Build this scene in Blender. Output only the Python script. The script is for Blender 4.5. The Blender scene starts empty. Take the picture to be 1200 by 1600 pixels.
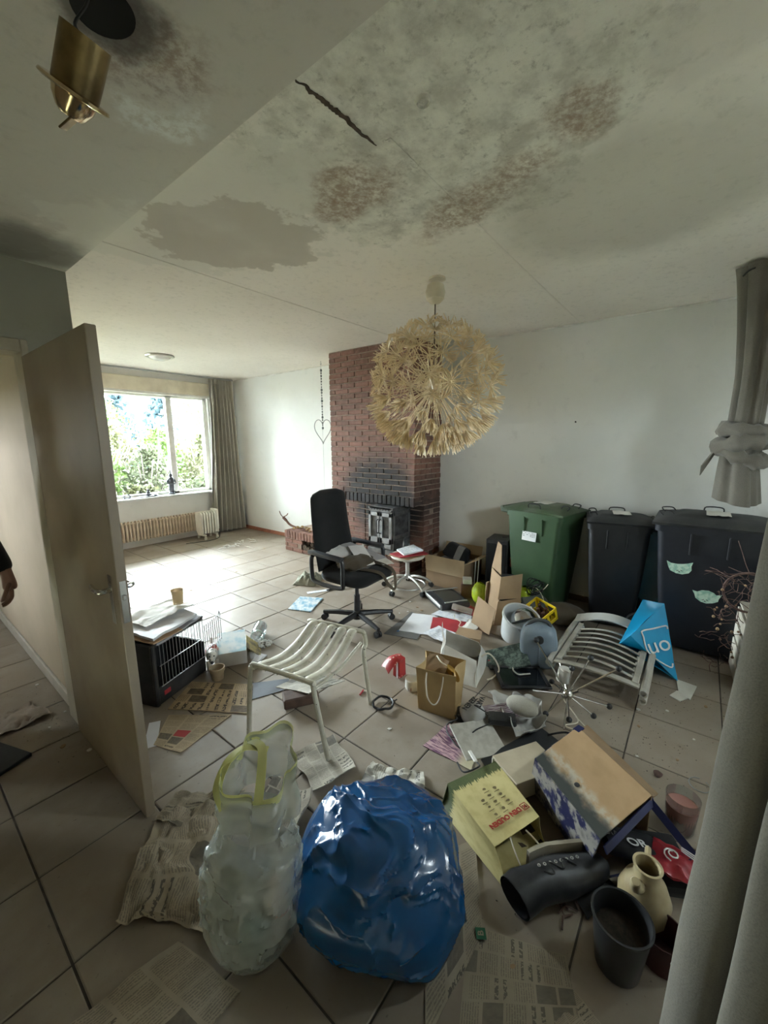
import bpy, bmesh, math, random
from mathutils import Vector, Matrix, Euler, noise
random.seed(7)
PI = math.pi
SC = bpy.context.scene
COL = SC.collection

# ------------------------------------------------------------------ camera
def make_camera():
    f, pitch, yaw, roll = 629.67, .17691, .66471, -.00556
    F = Vector((math.cos(yaw)*math.cos(pitch), math.sin(yaw)*math.cos(pitch), -math.sin(pitch)))
    R = Vector((math.sin(yaw), -math.cos(yaw), 0))
    U = R.cross(F)
    R = R*math.cos(roll) + U*math.sin(roll)
    U = R.cross(F)
    cd = bpy.data.cameras.new('camera')
    cd.sensor_width = 36.0
    cd.lens = f/1600*36.0
    cd.clip_start = .02
    co = bpy.data.objects.new('camera', cd)
    COL.objects.link(co)
    M = Matrix((( R.x, U.x, -F.x, 0), (R.y, U.y, -F.y, 0), (R.z, U.z, -F.z, 1.594), (0, 0, 0, 1)))
    co.matrix_world = M
    SC.camera = co
make_camera()

# ------------------------------------------------------------------ daylight and exposure
SKY = 40.0
world = bpy.data.worlds.new('overcast_sky')
SC.world = world
world.use_nodes = True
bgn = world.node_tree.nodes['Background']
bgn.inputs[0].default_value = (.86, .935, 1.0, 1)
bgn.inputs[1].default_value = SKY
SC.view_settings.view_transform = 'Standard'
SC.view_settings.look = 'None'
SC.view_settings.gamma = 1
SC.view_settings.use_curve_mapping = False
SC.view_settings.exposure = 1.75
SC.cycles.max_bounces = 14
SC.cycles.diffuse_bounces = 8
SC.cycles.glossy_bounces = 4
SC.cycles.transparent_max_bounces = 12
SC.cycles.sample_clamp_indirect = 8
SC.cycles.caustics_reflective = False
SC.cycles.caustics_refractive = False
def portal(name, loc, rot, sx, sy):          # guides sky samples through an opening, gives no light of its own
    l = bpy.data.lights.new(name, 'AREA'); l.shape = 'RECTANGLE'; l.size = sx; l.size_y = sy
    l.cycles.is_portal = True
    o = bpy.data.objects.new(name, l); o.location = loc; o.rotation_euler = rot
    COL.objects.link(o)
portal('window_portal', (2.33, 7.0, 1.53), (-PI/2, 0, 0), 2.8, 1.65)
portal('hall_portal', (-1.3, 4.15, 1.65), (0, -PI/2, 0), .4, .4)
portal('back_portal', (2.2, -.92, 1.75), (PI/2, 0, 0), .4, .5)

# ------------------------------------------------------------------ materials
MATS = {}
class NT:
    def __init__(s, name):
        s.m = bpy.data.materials.new(name); s.m.use_nodes = True
        s.t = s.m.node_tree; s.N = s.t.nodes; s.L = s.t.links
        s.b = s.N['Principled BSDF']
        MATS[name] = s.m
    def n(s, typ, **kw):
        x = s.N.new(typ)
        for k, v in kw.items():
            if k.startswith('i_'):
                x.inputs[k[2:].replace('_', ' ')].default_value = v
            elif k[0] == 'i' and k[1:].isdigit():
                x.inputs[int(k[1:])].default_value = v
            else: setattr(x, k, v)
        return x
    def l(s, a, b): s.L.new(a, b)
    def math(s, op, a, b=None, c=None, clamp=False):
        x = s.n('ShaderNodeMath', operation=op, use_clamp=clamp)
        for i, q in enumerate((a, b, c)):
            if q is None: continue
            if isinstance(q, (int, float)): x.inputs[i].default_value = q
            else: s.l(q, x.inputs[i])
        return x.outputs[0]
    def mix(s, fac, a, b, mode='MIX'):
        x = s.n('ShaderNodeMix', data_type='RGBA', blend_type=mode)
        for i, q in ((0, fac), (6, a), (7, b)):
            if isinstance(q, (int, float)): x.inputs[i].default_value = q
            elif isinstance(q, tuple): x.inputs[i].default_value = (*q[:3], 1)
            else: s.l(q, x.inputs[i])
        return x.outputs[2]
    def noise(s, vec, scale, detail=4, rough=.55, dist=0):
        x = s.n('ShaderNodeTexNoise'); x.inputs['Scale'].default_value = scale
        x.inputs['Detail'].default_value = detail; x.inputs['Roughness'].default_value = rough
        x.inputs['Distortion'].default_value = dist
        if vec is not None: s.l(vec, x.inputs['Vector'])
        return x.outputs['Fac']
    def ramp(s, v, a, b, to0=0., to1=1., smooth=True):
        x = s.n('ShaderNodeMapRange', interpolation_type='SMOOTHSTEP' if smooth else 'LINEAR')
        s.l(v, x.inputs[0])
        for i, q in enumerate((a, b, to0, to1)): x.inputs[i+1].default_value = q
        return x.outputs[0]
    def obj(s): return s.n('ShaderNodeTexCoord').outputs['Object']
    def uv(s): return s.n('ShaderNodeTexCoord').outputs['UV']
    def pos(s): return s.n('ShaderNodeNewGeometry').outputs['Position']
    def rnd(s): return s.n('ShaderNodeObjectInfo').outputs['Random']
    def col(s, c): s.l(c, s.b.inputs['Base Color'])
    def bump(s, h, strength=.3, dist=.01):
        x = s.n('ShaderNodeBump'); x.inputs['Strength'].default_value = strength; x.inputs['Distance'].default_value = dist
        s.l(h, x.inputs['Height']); s.l(x.outputs[0], s.b.inputs['Normal'])
    def p(s, **kw):
        for k, v in kw.items(): s.b.inputs[k.replace('_', ' ')].default_value = v
        return s
    def blotch(s, pos, cx, cy, rx, ry, rot=0, nscale=3., namt=.5, soft=.15, detail=6):
        a = s.n('ShaderNodeVectorMath', operation='SUBTRACT'); s.l(pos, a.inputs[0]); a.inputs[1].default_value = (cx, cy, 0)
        r = s.n('ShaderNodeVectorRotate', rotation_type='Z_AXIS'); s.l(a.outputs[0], r.inputs['Vector']); r.inputs['Angle'].default_value = -rot
        m = s.n('ShaderNodeVectorMath', operation='MULTIPLY'); s.l(r.outputs[0], m.inputs[0]); m.inputs[1].default_value = (1/rx, 1/ry, 0)
        d = s.n('ShaderNodeVectorMath', operation='LENGTH'); s.l(m.outputs[0], d.inputs[0])
        nz = s.noise(pos, nscale, detail, .6)
        v = s.math('ADD', d.outputs['Value'], s.math('MULTIPLY', s.math('SUBTRACT', nz, .5), namt*2))
        return s.ramp(v, 1-soft, 1+soft, 1, 0)

def mat(name, c, c2=None, rough=.6, metal=0., scale=6., lo=.35, hi=.7, bump=0., bscale=60., spec=.5, alpha=1., trans=0., detail=4, coat=0., world=False, ior=1.45, emit=None):
    if name in MATS: return MATS[name]
    k = NT(name)
    v = k.pos() if world else k.obj()
    if c2 is None: c2 = tuple(x*.72 for x in c)
    k.col(k.mix(k.ramp(k.noise(v, scale, detail), lo, hi), c, c2))
    k.p(Roughness=rough, Metallic=metal, Alpha=alpha, IOR=ior)
    k.b.inputs['Specular IOR Level'].default_value = spec
    k.b.inputs['Transmission Weight'].default_value = trans
    k.b.inputs['Coat Weight'].default_value = coat
    if bump: k.bump(k.noise(v, bscale, 3), bump, .004)
    return k.m

def glass(name, c=(1, 1, 1), rough=.03, mixf=.75):
    """thin glass: clear with a mirror-like reflection, cheap to render"""
    k = NT(name)
    tr = k.n('ShaderNodeBsdfTransparent'); tr.inputs[0].default_value = (*c, 1)
    gl = k.n('ShaderNodeBsdfGlossy'); gl.inputs['Roughness'].default_value = rough
    fr = k.n('ShaderNodeFresnel'); fr.inputs[0].default_value = 1.5
    mx = k.n('ShaderNodeMixShader')
    k.l(k.math('MULTIPLY', fr.outputs[0], 1.2-mixf, clamp=True), mx.inputs[0]); k.l(tr.outputs[0], mx.inputs[1]); k.l(gl.outputs[0], mx.inputs[2])
    k.l(mx.outputs[0], k.N['Material Output'].inputs[0])
    return k.m

# ------------------------------------------------------------------ mesh builder
class MB:
    def __init__(s): s.v = []; s.f = []; s.uv = []
    def add(s, vs, fs, M=None, uvs=None):
        o = len(s.v)
        s.v += [tuple(M @ Vector(p)) if M is not None else tuple(p) for p in vs]
        s.f += [tuple(i+o for i in q) for q in fs]
        s.uv += list(uvs) if uvs else [(p[0], p[1]) for p in vs]
        return s
    def box(s, size, c=(0, 0, 0), rot=(0, 0, 0), r=0., seg=1, taper=1.):
        bm = bmesh.new(); bmesh.ops.create_cube(bm, size=1)
        for q in bm.verts:
            t = taper if q.co.z > 0 else 1
            q.co = Vector((q.co.x*size[0]*t, q.co.y*size[1]*t, q.co.z*size[2]))
        if r: bmesh.ops.bevel(bm, geom=bm.edges[:], offset=r, segments=seg, affect='EDGES', profile=.6)
        bm.verts.ensure_lookup_table(); bm.verts.index_update()
        M = Matrix.Translation(c) @ Euler(rot).to_matrix().to_4x4()
        s.add([v.co for v in bm.verts], [[v.index for v in fc.verts] for fc in bm.faces], M)
        bm.free(); return s
    def tube(s, pts, r, n=8, closed=False, sx=1., cap=True):
        pts = [Vector(p) for p in pts]; k = len(pts)
        rr = r if isinstance(r, (list, tuple)) else [r]*k
        tg = []
        for i in range(k):
            a = pts[(i-1) % k] if (closed or i) else pts[0]; b = pts[(i+1) % k] if (closed or i < k-1) else pts[-1]
            d = (b-a); tg.append(d.normalized() if d.length > 1e-9 else Vector((0, 0, 1)))
        up = Vector((0, 0, 1)) if abs(tg[0].z) < .9 else Vector((1, 0, 0))
        nx = tg[0].cross(up).normalized()
        vs = []
        for i in range(k):
            if i:
                q = tg[i-1].rotation_difference(tg[i]); nx = q @ nx
                nx = (nx - tg[i]*nx.dot(tg[i])).normalized()
            ny = tg[i].cross(nx)
            for j in range(n):
                a = 2*PI*j/n
                vs.append(pts[i] + nx*math.cos(a)*rr[i]*sx + ny*math.sin(a)*rr[i])
        fs = []
        for i in range(k if closed else k-1):
            for j in range(n):
                a = i*n+j; b = i*n+(j+1) % n; i2 = (i+1) % k
                fs.append((a, b, i2*n+(j+1) % n, i2*n+j))
        if not closed and cap: fs += [tuple(range(n-1, -1, -1)), tuple((k-1)*n+j for j in range(n))]
        return s.add(vs, fs)
    def cyl(s, p0, p1, r0, r1=None, n=16): return s.tube([p0, p1], [r0, r0 if r1 is None else r1], n)
    def lathe(s, prof, n=24, c=(0, 0, 0), rot=(0, 0, 0), sc=(1, 1, 1), close=False):
        vs = []; fs = []; k = len(prof)
        for r, z in prof:
            for j in range(n): vs.append((r*math.cos(2*PI*j/n)*sc[0], r*math.sin(2*PI*j/n)*sc[1], z*sc[2]))
        for i in range(k if close else k-1):
            i2 = (i+1) % k
            for j in range(n): fs.append((i*n+j, i*n+(j+1) % n, i2*n+(j+1) % n, i2*n+j))
        if not close:
            if prof[0][0] > 1e-6: fs.append(tuple(range(n-1, -1, -1)))
            if prof[-1][0] > 1e-6: fs.append(tuple((k-1)*n+j for j in range(n)))
        M = Matrix.Translation(c) @ Euler(rot).to_matrix().to_4x4()
        return s.add(vs, fs, M)
    def ball(s, r, c=(0, 0, 0), sc=(1, 1, 1), rot=(0, 0, 0), n=14, m=8):
        return s.lathe([(max(r*math.sin(PI*i/m), 1e-7), -r*math.cos(PI*i/m)) for i in range(m+1)], n, c, rot, sc)
    def grid(s, fn, nu, nv, closeu=False):
        vs = []; uv = []; fs = []; w = nu if closeu else nu+1
        for j in range(nv+1):
            for i in range(w):
                vs.append(fn(i/nu, j/nv)); uv.append((i/nu, j/nv))
        for j in range(nv):
            for i in range(nu):
                a = j*w+i; b = j*w+(i+1) % w
                fs.append((a, b, b+w, a+w))
        return s.add(vs, fs, None, uv)
    def slab(s, fn, nu, nv, th=.002):
        top = [Vector(fn(i/nu, j/nv)) for j in range(nv+1) for i in range(nu+1)]
        uv = [(i/nu, j/nv) for j in range(nv+1) for i in range(nu+1)]
        w = nu+1; k = len(top); nr = [Vector((0, 0, 0)) for _ in top]; fs = []
        for j in range(nv):
            for i in range(nu):
                q = (j*w+i, j*w+i+1, j*w+w+i+1, j*w+w+i); fs.append(q)
                m = (top[q[2]]-top[q[0]]).cross(top[q[3]]-top[q[1]])
                for x in q: nr[x] += m
        if sum(m.z for m in nr) < 0 and abs(sum(m.z for m in nr)) > 1e-9 and th > 0:
            pass
        bot = [top[i]-nr[i].normalized()*th if nr[i].length > 1e-12 else top[i] for i in range(k)]
        fb = [tuple(x+k for x in reversed(q)) for q in fs]
        rim = [j*w for j in range(nv+1)], [j*w+nu for j in range(nv+1)], list(range(w)), [nv*w+i for i in range(w)]
        fr = []
        for e, L in enumerate(rim):
            for a, b in zip(L, L[1:]):
                fr.append((a, b, b+k, a+k) if e in (1, 2) and False else (a+k, b+k, b, a) if e in (1, 2) else (a, b, b+k, a+k))
        return s.add(top+bot, fs+fb+fr, None, uv+uv)
    def prism(s, poly, h, M=None):
        n = len(poly)
        vs = [(x, y, 0) for x, y in poly]+[(x, y, h) for x, y in poly]
        fs = [tuple(range(n-1, -1, -1)), tuple(range(n, 2*n))]+[(i, (i+1) % n, n+(i+1) % n, n+i) for i in range(n)]
        return s.add(vs, fs, M)
    def xf(s, M): s.v = [tuple(M @ Vector(p)) for p in s.v]; return s
    def mv(s, x, y, z): return s.xf(Matrix.Translation((x, y, z)))
    def rz(s, a): return s.xf(Matrix.Rotation(a, 4, 'Z'))
    def rot(s, a, ax): return s.xf(Matrix.Rotation(a, 4, ax))
    def mesh(s, name, m=None, smooth=35):
        me = bpy.data.meshes.new(name)
        me.from_pydata(s.v, [], s.f)
        l = me.uv_layers.new(name='UVMap')
        vi = [0]*len(me.loops); me.loops.foreach_get('vertex_index', vi)
        fl = []
        for i in vi: fl += s.uv[i]
        l.data.foreach_set('uv', fl)
        if smooth:
            me.polygons.foreach_set('use_smooth', [True]*len(me.polygons))
            me.set_sharp_from_angle(angle=math.radians(smooth))
        if m: me.materials.append(m)
        me.update(); return me

def fixn(me):
    bm = bmesh.new(); bm.from_mesh(me); bmesh.ops.recalc_face_normals(bm, faces=bm.faces); bm.to_mesh(me); bm.free()

def tag(o, label, cat, group=None):
    o['label'] = label; o['category'] = cat
    if group: o['group'] = group
    return o
def thing(name, label, cat, loc=(0, 0, 0), rz=0., group=None, rot=None):
    o = bpy.data.objects.new(name, None); o.empty_display_size = .1
    COL.objects.link(o); o.location = loc; o.rotation_euler = rot if rot else (0, 0, rz)
    return tag(o, label, cat, group)
def link(name, me, parent=None, loc=(0, 0, 0), rot=(0, 0, 0), sc=(1, 1, 1)):
    o = bpy.data.objects.new(name, me); COL.objects.link(o)
    if parent: o.parent = parent
    o.location = loc; o.rotation_euler = rot; o.scale = sc
    return o
def part(name, mb, m, parent, label=None, loc=(0, 0, 0), rot=(0, 0, 0), smooth=35, w=False):
    """w: the builder's points are world points; bring them into the (translated, z-turned) parent's frame"""
    if w:
        p = parent; M = Matrix.Identity(4)
        while p: M = Matrix.Translation(p.location) @ p.rotation_euler.to_matrix().to_4x4() @ M; p = p.parent
        mb.xf(M.inverted())
    me = mb.mesh(name, m, smooth); fixn(me)
    o = link(name, me, parent, loc, rot)
    if label: o['label'] = label
    return o
def solo(name, mb, m, label, cat, loc=(0, 0, 0), rot=(0, 0, 0), group=None, smooth=35, w=False):
    if w: mb.mv(-loc[0], -loc[1], -loc[2])
    me = mb.mesh(name, m, smooth); fixn(me)
    return tag(link(name, me, None, loc, rot), label, cat, group)
def struct(name, mb, m, smooth=0, parent=None):
    me = mb.mesh(name, m, smooth); fixn(me)
    o = link(name, me, parent); o['kind'] = 'structure'
    return o
def twin(root, loc, rz=0., label=None, rot=None):
    r = root.copy(); COL.objects.link(r); r.location = loc; r.rotation_euler = rot if rot else (0, 0, rz)
    if label: r['label'] = label
    for ch in list(root.children):
        c = ch.copy(); COL.objects.link(c); c.parent = r
        for g in list(ch.children):
            d = g.copy(); COL.objects.link(d); d.parent = c
    return r
def lettering(s, size, m, parent, M, name='lettering', th=.0006, bold=0., align='CENTER'):
    cu = bpy.data.curves.new('text', 'FONT'); cu.body = s; cu.size = size; cu.extrude = th; cu.align_x = align; cu.align_y = 'CENTER'
    cu.offset = bold
    o = bpy.data.objects.new('text', cu); COL.objects.link(o)
    bpy.context.view_layer.update()
    me = bpy.data.meshes.new_from_object(o.evaluated_get(bpy.context.evaluated_depsgraph_get()))
    bpy.data.objects.remove(o); me.name = name
    me.transform(M); me.materials.clear(); me.materials.append(m)
    return link(name, me, parent)
def nz(x, y, z=0.): return noise.noise(Vector((x, y, z)))
def ridge(x, y, z=0., oct=4): return noise.ridged_multi_fractal(Vector((x, y, z)), 1., 2.1, oct, 1., 2.)
def lerp(a, b, t): return a+(b-a)*t
def arc(cx, cy, r, a0, a1, n): return [(cx+r*math.cos(lerp(a0, a1, i/n)), cy+r*math.sin(lerp(a0, a1, i/n))) for i in range(n+1)]
def spline(pts, n=6):
    P = [Vector(p) for p in pts]; out = []
    for i in range(len(P)-1):
        a = P[max(i-1, 0)]; b = P[i]; c = P[i+1]; d = P[min(i+2, len(P)-1)]
        for k in range(n):
            t = k/n
            out.append(.5*((2*b)+(c-a)*t+(2*a-5*b+4*c-d)*t*t+(3*b-a-3*c+d)*t**3))
    return out+[P[-1]]

# ================================================================== SETTING
XW, YW, ZC, ZL, XS = 4.2, 6.68, 2.635, 2.44, .76     # right wall, window wall, ceiling, low ceiling, step
# --- materials of the shell
def wall_mat(name, c, c2, spots=()):
    k = NT(name); p = k.pos()
    c0 = k.mix(k.ramp(k.noise(p, 1.1, 5), .35, .75), c, c2)
    c0 = k.mix(k.ramp(k.noise(p, 7, 6, .7), .55, .8), c0, tuple(x*.86 for x in c))
    k.col(c0); k.p(Roughness=.85); k.bump(k.noise(p, 90, 4), .12, .003)
    return k.m
M_wall = wall_mat('painted_plaster', (.76, .76, .73), (.68, .68, .645))
M_wallb = wall_mat('white_paint', (.80, .80, .78), (.72, .72, .69))
M_dark = wall_mat('greyed_plaster', (.30, .29, .25), (.20, .19, .16))
M_hall = wall_mat('beige_plaster', (.46, .375, .295), (.37, .30, .23))
M_lintel = mat('cream_panel', (.78, .72, .58), (.58, .52, .40), rough=.7, scale=3)
M_frame = mat('white_window_frame', (.80, .79, .75), (.66, .64, .6), rough=.4)

def ceiling_mat():
    k = NT('stained_plaster_ceiling'); p = k.pos()
    c = k.mix(k.ramp(k.noise(p, .9, 4), .3, .75), (.82, .78, .72), (.74, .70, .64))
    c = k.mix(k.ramp(k.noise(p, 26, 5, .65), .5, .8, 0, .5), c, (.46, .44, .40))
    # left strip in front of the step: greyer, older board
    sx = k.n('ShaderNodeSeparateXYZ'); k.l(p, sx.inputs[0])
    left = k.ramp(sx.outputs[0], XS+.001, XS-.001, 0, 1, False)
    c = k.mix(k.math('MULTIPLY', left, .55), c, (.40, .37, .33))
    fine = k.noise(p, 34, 8, .7); mid = k.noise(p, 9, 6, .65)
    # bare board where the paint came off
    peel = k.blotch(p, 1.42, .93, .60, .68, .2, 3.6, .7, .05)
    board = k.mix(k.ramp(mid, .35, .7), (.78, .76, .69), (.52, .495, .44))
    board = k.mix(k.ramp(fine, .52, .72, 0, .7), board, (.33, .31, .27))
    c = k.mix(peel, c, board)
    # pale ragged fringe, then the smooth damp patch
    fr = k.blotch(p, 1.15, 2.05, .52, .72, .5, 4.0, .9, .06)
    c = k.mix(k.math('MULTIPLY', fr, .8), c, (.68, .66, .60))
    damp = k.math('MULTIPLY', k.blotch(p, 1.36, 2.05, .36, .44, .5, 5.5, .75, .05), k.ramp(k.noise(p, 1.6, 3), .3, .55, .5, 1))
    c = k.mix(k.math('MULTIPLY', damp, .85), c, (.50, .46, .40))
    # brown water rings
    for q in ((1.42, 1.25, .16, .17, .3), (1.84, .92, .13, .34, -.35), (1.60, .42, .13, .10, .2), (1.5, 1.42, .1, .12, 0)):
        b = k.blotch(p, *q, 7, .7, .35)
        c = k.mix(k.math('MULTIPLY', k.math('MULTIPLY', b, k.ramp(fine, .3, .62)), .75), c, (.30, .20, .135))
    # right hand wet zone
    c = k.mix(k.math('MULTIPLY', k.blotch(p, 2.3, .35, .55, .55, 0, 2, .5, .3), .5), c, (.36, .34, .29))
    c = k.mix(k.math('MULTIPLY', k.blotch(p, 1.5, .08, .2, .14, .7, 6, .6, .2), .6), c, (.66, .62, .57))
    # lower strip
    eff = k.blotch(p, .60, 1.19, .11, .12, 0, 10, .7, .3)
    c = k.mix(k.math('MULTIPLY', k.math('MULTIPLY', eff, k.ramp(fine, .35, .6)), .9), c, (.76, .77, .76))
    rust = k.blotch(p, .52, 1.08, .13, .13, 0, 8, .8, .35)
    c = k.mix(k.math('MULTIPLY', k.math('MULTIPLY', rust, k.ramp(fine, .35, .62)), .7), c, (.25, .16, .11))
    soot = k.blotch(p, .43, 1.03, .10, .10, 0, 14, .5, .3)
    c = k.mix(k.math('MULTIPLY', soot, .8), c, (.07, .06, .055))
    wash = k.blotch(p, .60, 1.75, .22, .34, 0, 5, .7, .2)
    c = k.mix(k.math('MULTIPLY', wash, .5), c, (.60, .58, .53))
    dark_blotch = k.blotch(p, .5, 2.45, .3, .22, 0, 5, .5, .4)  # near-black blotch where the low strip meets the door wall
    c = k.mix(k.math('MULTIPLY', dark_blotch, .75), c, (.09, .085, .07))
    k.col(c); k.p(Roughness=.9)
    h = k.math('ADD', k.math('MULTIPLY', fine, k.math('ADD', k.math('MULTIPLY', peel, .8), .15)), k.math('MULTIPLY', peel, -.5))
    k.bump(h, .55, .012)
    return k.m
M_ceil = ceiling_mat()

def tile_mat():
    k = NT('beige_floor_tile'); p = k.pos(); r = k.rnd()
    c = k.mix(r, (.29, .24, .19), (.24, .197, .155))
    c = k.mix(k.ramp(k.noise(p, 2.2, 6, .6), .38, .68), c, (.33, .285, .235))
    c = k.mix(k.ramp(k.noise(p, 9, 7, .7), .56, .78, 0, .8), c, (.22, .18, .14))
    c = k.mix(k.ramp(k.noise(p, 55, 3, .6), .66, .74, 0, .7), c, (.15, .12, .095))
    k.col(c); k.p(Roughness=.5); k.b.inputs['Specular IOR Level'].default_value = .28
    k.bump(k.noise(p, 30, 5), .06, .004)
    return k.m
M_tile = tile_mat()
M_grout = mat('dark_grout', (.10, .085, .07), (.06, .05, .045), rough=.95, scale=12)

# --- floor with single tiles
fl = MB(); fl.box((5.2, 8.0, .08), (1.7, 3.1, -.0445)); FLOOR = struct('floor', fl, M_grout)
T, X0, Y0 = .405, .17434, .1571
def tile_mesh():
    h = .398/2; b = .004; m = MB()
    vs = [(sx*h, sy*h, -.006) for sx, sy in ((-1, -1), (1, -1), (1, 1), (-1, 1))]
    vs += [(sx*h, sy*h, -.002) for sx, sy in ((-1, -1), (1, -1), (1, 1), (-1, 1))]
    vs += [(sx*(h-b), sy*(h-b), 0) for sx, sy in ((-1, -1), (1, -1), (1, 1), (-1, 1))]
    fs = [(8, 9, 10, 11)]
    for o in (0, 4): fs += [(o+i, o+(i+1) % 4, o+4+(i+1) % 4, o+4+i) for i in range(4)]
    m.add(vs, fs); return m.mesh('tile', M_tile, 0)
TM = tile_mesh()
for i in range(-2, 10):
    for j in range(-2, 17):
        a, b = X0+T*i, X0+T*(i+1); c, d = Y0+T*j, Y0+T*(j+1)
        if c > 2.7 and .57 < (a+b)/2 < .78: continue
        if c > 6.2 and a < .5: continue
        b = min(b, XW+.002); d = min(d, YW+.002); c = max(c, -.698)
        if b-a < .03 or d-c < .03: continue
        link('tile', TM, FLOOR, ((a+b)/2, (c+d)/2, random.uniform(-.0006, .0006)), (random.gauss(0, .0012), random.gauss(0, .0012), 0), ((b-a)/T, (d-c)/T, 1))

# --- ceilings and walls
m = MB()
m.box((XW-XS+.1, YW+.8+.1, .1), ((XW+XS)/2+.05, (YW-.7)/2, ZC+.05))
# low ceiling slab with a round hole for the fallen spotlight
HX, HY, HR = .42, 1.035, .055
n = 32; ring = [(HX+HR*math.cos(2*PI*i/n), HY+HR*1.15*math.sin(2*PI*i/n)) for i in range(n)]
def edge(i):
    a = 2*PI*i/n; c, s = math.cos(a), math.sin(a); t = .2/max(abs(c), abs(s)); return (HX+c*t, HY+s*t)
sq = [edge(i) for i in range(n)]
vs = [(x, y, ZL) for x, y in ring]+[(x, y, ZL) for x, y in sq]+[(x, y, ZL+.10) for x, y in ring]
fs = [(i, (i+1) % n, n+(i+1) % n, n+i) for i in range(n)]+[(i, (i+1) % n, 2*n+(i+1) % n, 2*n+i) for i in range(n)]
m.add(vs, fs)
xa, xb, ya, yb = -1.2, XS, -.75, YW
for (x1, x2, y1, y2) in ((xa, HX-.2, ya, yb), (HX+.2, xb, ya, yb), (HX-.2, HX+.2, ya, HY-.2), (HX-.2, HX+.2, HY+.2, yb)):
    m.add([(x1, y1, ZL), (x2, y1, ZL), (x2, y2, ZL), (x1, y2, ZL)], [(0, 1, 2, 3)])
m.add([(XS, ya, ZL), (XS, yb, ZL), (XS, yb, ZC+.1), (XS, ya, ZC+.1)], [(0, 1, 2, 3)])
m.box((2.2, 8, .05), (-.3, 3, ZC+.15))
CEIL = struct('ceiling', m, M_ceil)
m = MB(); m.lathe([(HR*1.02, ZL+.001), (HR*1.0, ZL+.09), (.0005, ZL+.092)], 28, (HX, HY, 0), sc=(1, 1.15, 1)); part('hole_shade', m, mat('hole_shade_black', (.008, .007, .006), rough=1), CEIL, 'hole left by the downlight, its inner darkness painted black')  # near-black lining paints in the darkness inside the hole
m = MB()
pts = [(.93, 1.05), (1.0, 1.045), (1.06, 1.042), (1.12, 1.038), (1.2, 1.04), (1.29, 1.036)]
def crackf(u, v):
    i = min(int(u*5), 4); t = u*5-i; x = lerp(pts[i][0], pts[i+1][0], t); y = lerp(pts[i][1], pts[i+1][1], t)
    w = (.0015+.0075*math.sin(PI*u)**.6)*(1+1.0*nz(u*26, 3))
    return (x, y+nz(u*15, 1)*.012+(v-.5)*2*w, ZC-.0015)
m.slab(crackf, 40, 2, .001)
part('crack', m, mat('dark_crack', (.05, .035, .025), (.10, .07, .05), rough=1, scale=30), CEIL, 'long dark split where plaster has dropped out')
m = MB()
for y0, x1, x2 in ((.985, 1.29, 4.2),):     # raised board joint
    m.slab(lambda u, v: (lerp(x1, x2, u), y0+.02*math.sin(u*2)+(v-.5)*.022, ZC-.001-.0015*math.sin(PI*v)), 30, 4, .001)
m.slab(lambda u, v: (lerp(.78, 4.2, u), 2.62+(v-.5)*.02, ZC-.001-.0012*math.sin(PI*v)), 30, 4, .001)
part('board_joint', m, M_ceil, CEIL)
m = MB(); m.lathe([(.001, -.002), (.016, -.004), (.020, -.010), (.023, -.004), (.027, 0)], 18, (1.23, .80, ZC))
part('paint_blister', m, M_ceil, CEIL)

m = MB(); m.box((.1, YW+.8+.1, ZC), (XW+.05, (YW-.7)/2, ZC/2)); struct('wall_right', m, M_wall)
# window wall with one wide opening
WX0, WX1, WZ0, WZ1 = .95, 3.70, .74, 2.32
m = MB()
for (x0, x1, z0, z1) in ((.66, WX0, 0, ZC), (WX1, XW, 0, ZC), (WX0, WX1, 0, WZ0), (WX0, WX1, WZ1, ZC)):
    m.box((x1-x0, .28, z1-z0), ((x0+x1)/2, YW+.14, (z0+z1)/2))
struct('wall_window', m, M_wallb)
WIN = MB()
for (x0, x1, z0, z1) in ((WX0, WX1, WZ1-.05, WZ1), (WX0, WX1, WZ0, WZ0+.05), (WX0, WX0+.06, WZ0, WZ1), (WX1-.06, WX1, WZ0, WZ1), (3.04, 3.13, WZ0, WZ1)):
    WIN.box((x1-x0, .09, z1-z0), ((x0+x1)/2, YW+.11, (z0+z1)/2), r=.006)
WIN = struct('window_1', WIN, M_frame)
M_pane = glass('window_glass', (.96, .99, .98), .02, .8)
for x0, x1 in ((WX0+.06, 3.04), (3.13, WX1-.06)):
    m = MB(); m.box((x1-x0, .006, WZ1-WZ0-.1), ((x0+x1)/2, YW+.12, (WZ0+WZ1)/2)); part('pane', m, M_pane, WIN, 'clear glass')
m = MB(); m.box((WX1-WX0+.12, .22, .03), ((WX0+WX1)/2, YW+.0, WZ0-.005), r=.005); part('sill', m, mat('pale_stone_sill', (.72, .73, .71), (.62, .63, .61), rough=.3), WIN)
m = MB(); m.box((2.95, .05, .2), (2.24, YW-.03, 2.43), r=.004); struct('trim_1', m, M_lintel)
m = MB(); m.box((2.95, .06, .035), (2.24, YW-.03, 2.312), r=.004); struct('trim_2', m, M_frame)
m = MB(); m.box((7.5, 1.3, .14), (2.2, YW+.28+.65, 2.47)); struct('shade_eaves', m, M_frame)     # unseen eaves, added to cut steep sky light at the window
m = MB(); m.box((1.9, 3.6, 3.3), (-.25, YW+.28+1.8, 1.35)); struct('shade_wall_outside', m, mat('pale_render', (.50, .52, .53), (.42, .44, .45), rough=.9))   # unseen wing, added to block sky light that overexposed the right wall
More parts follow.
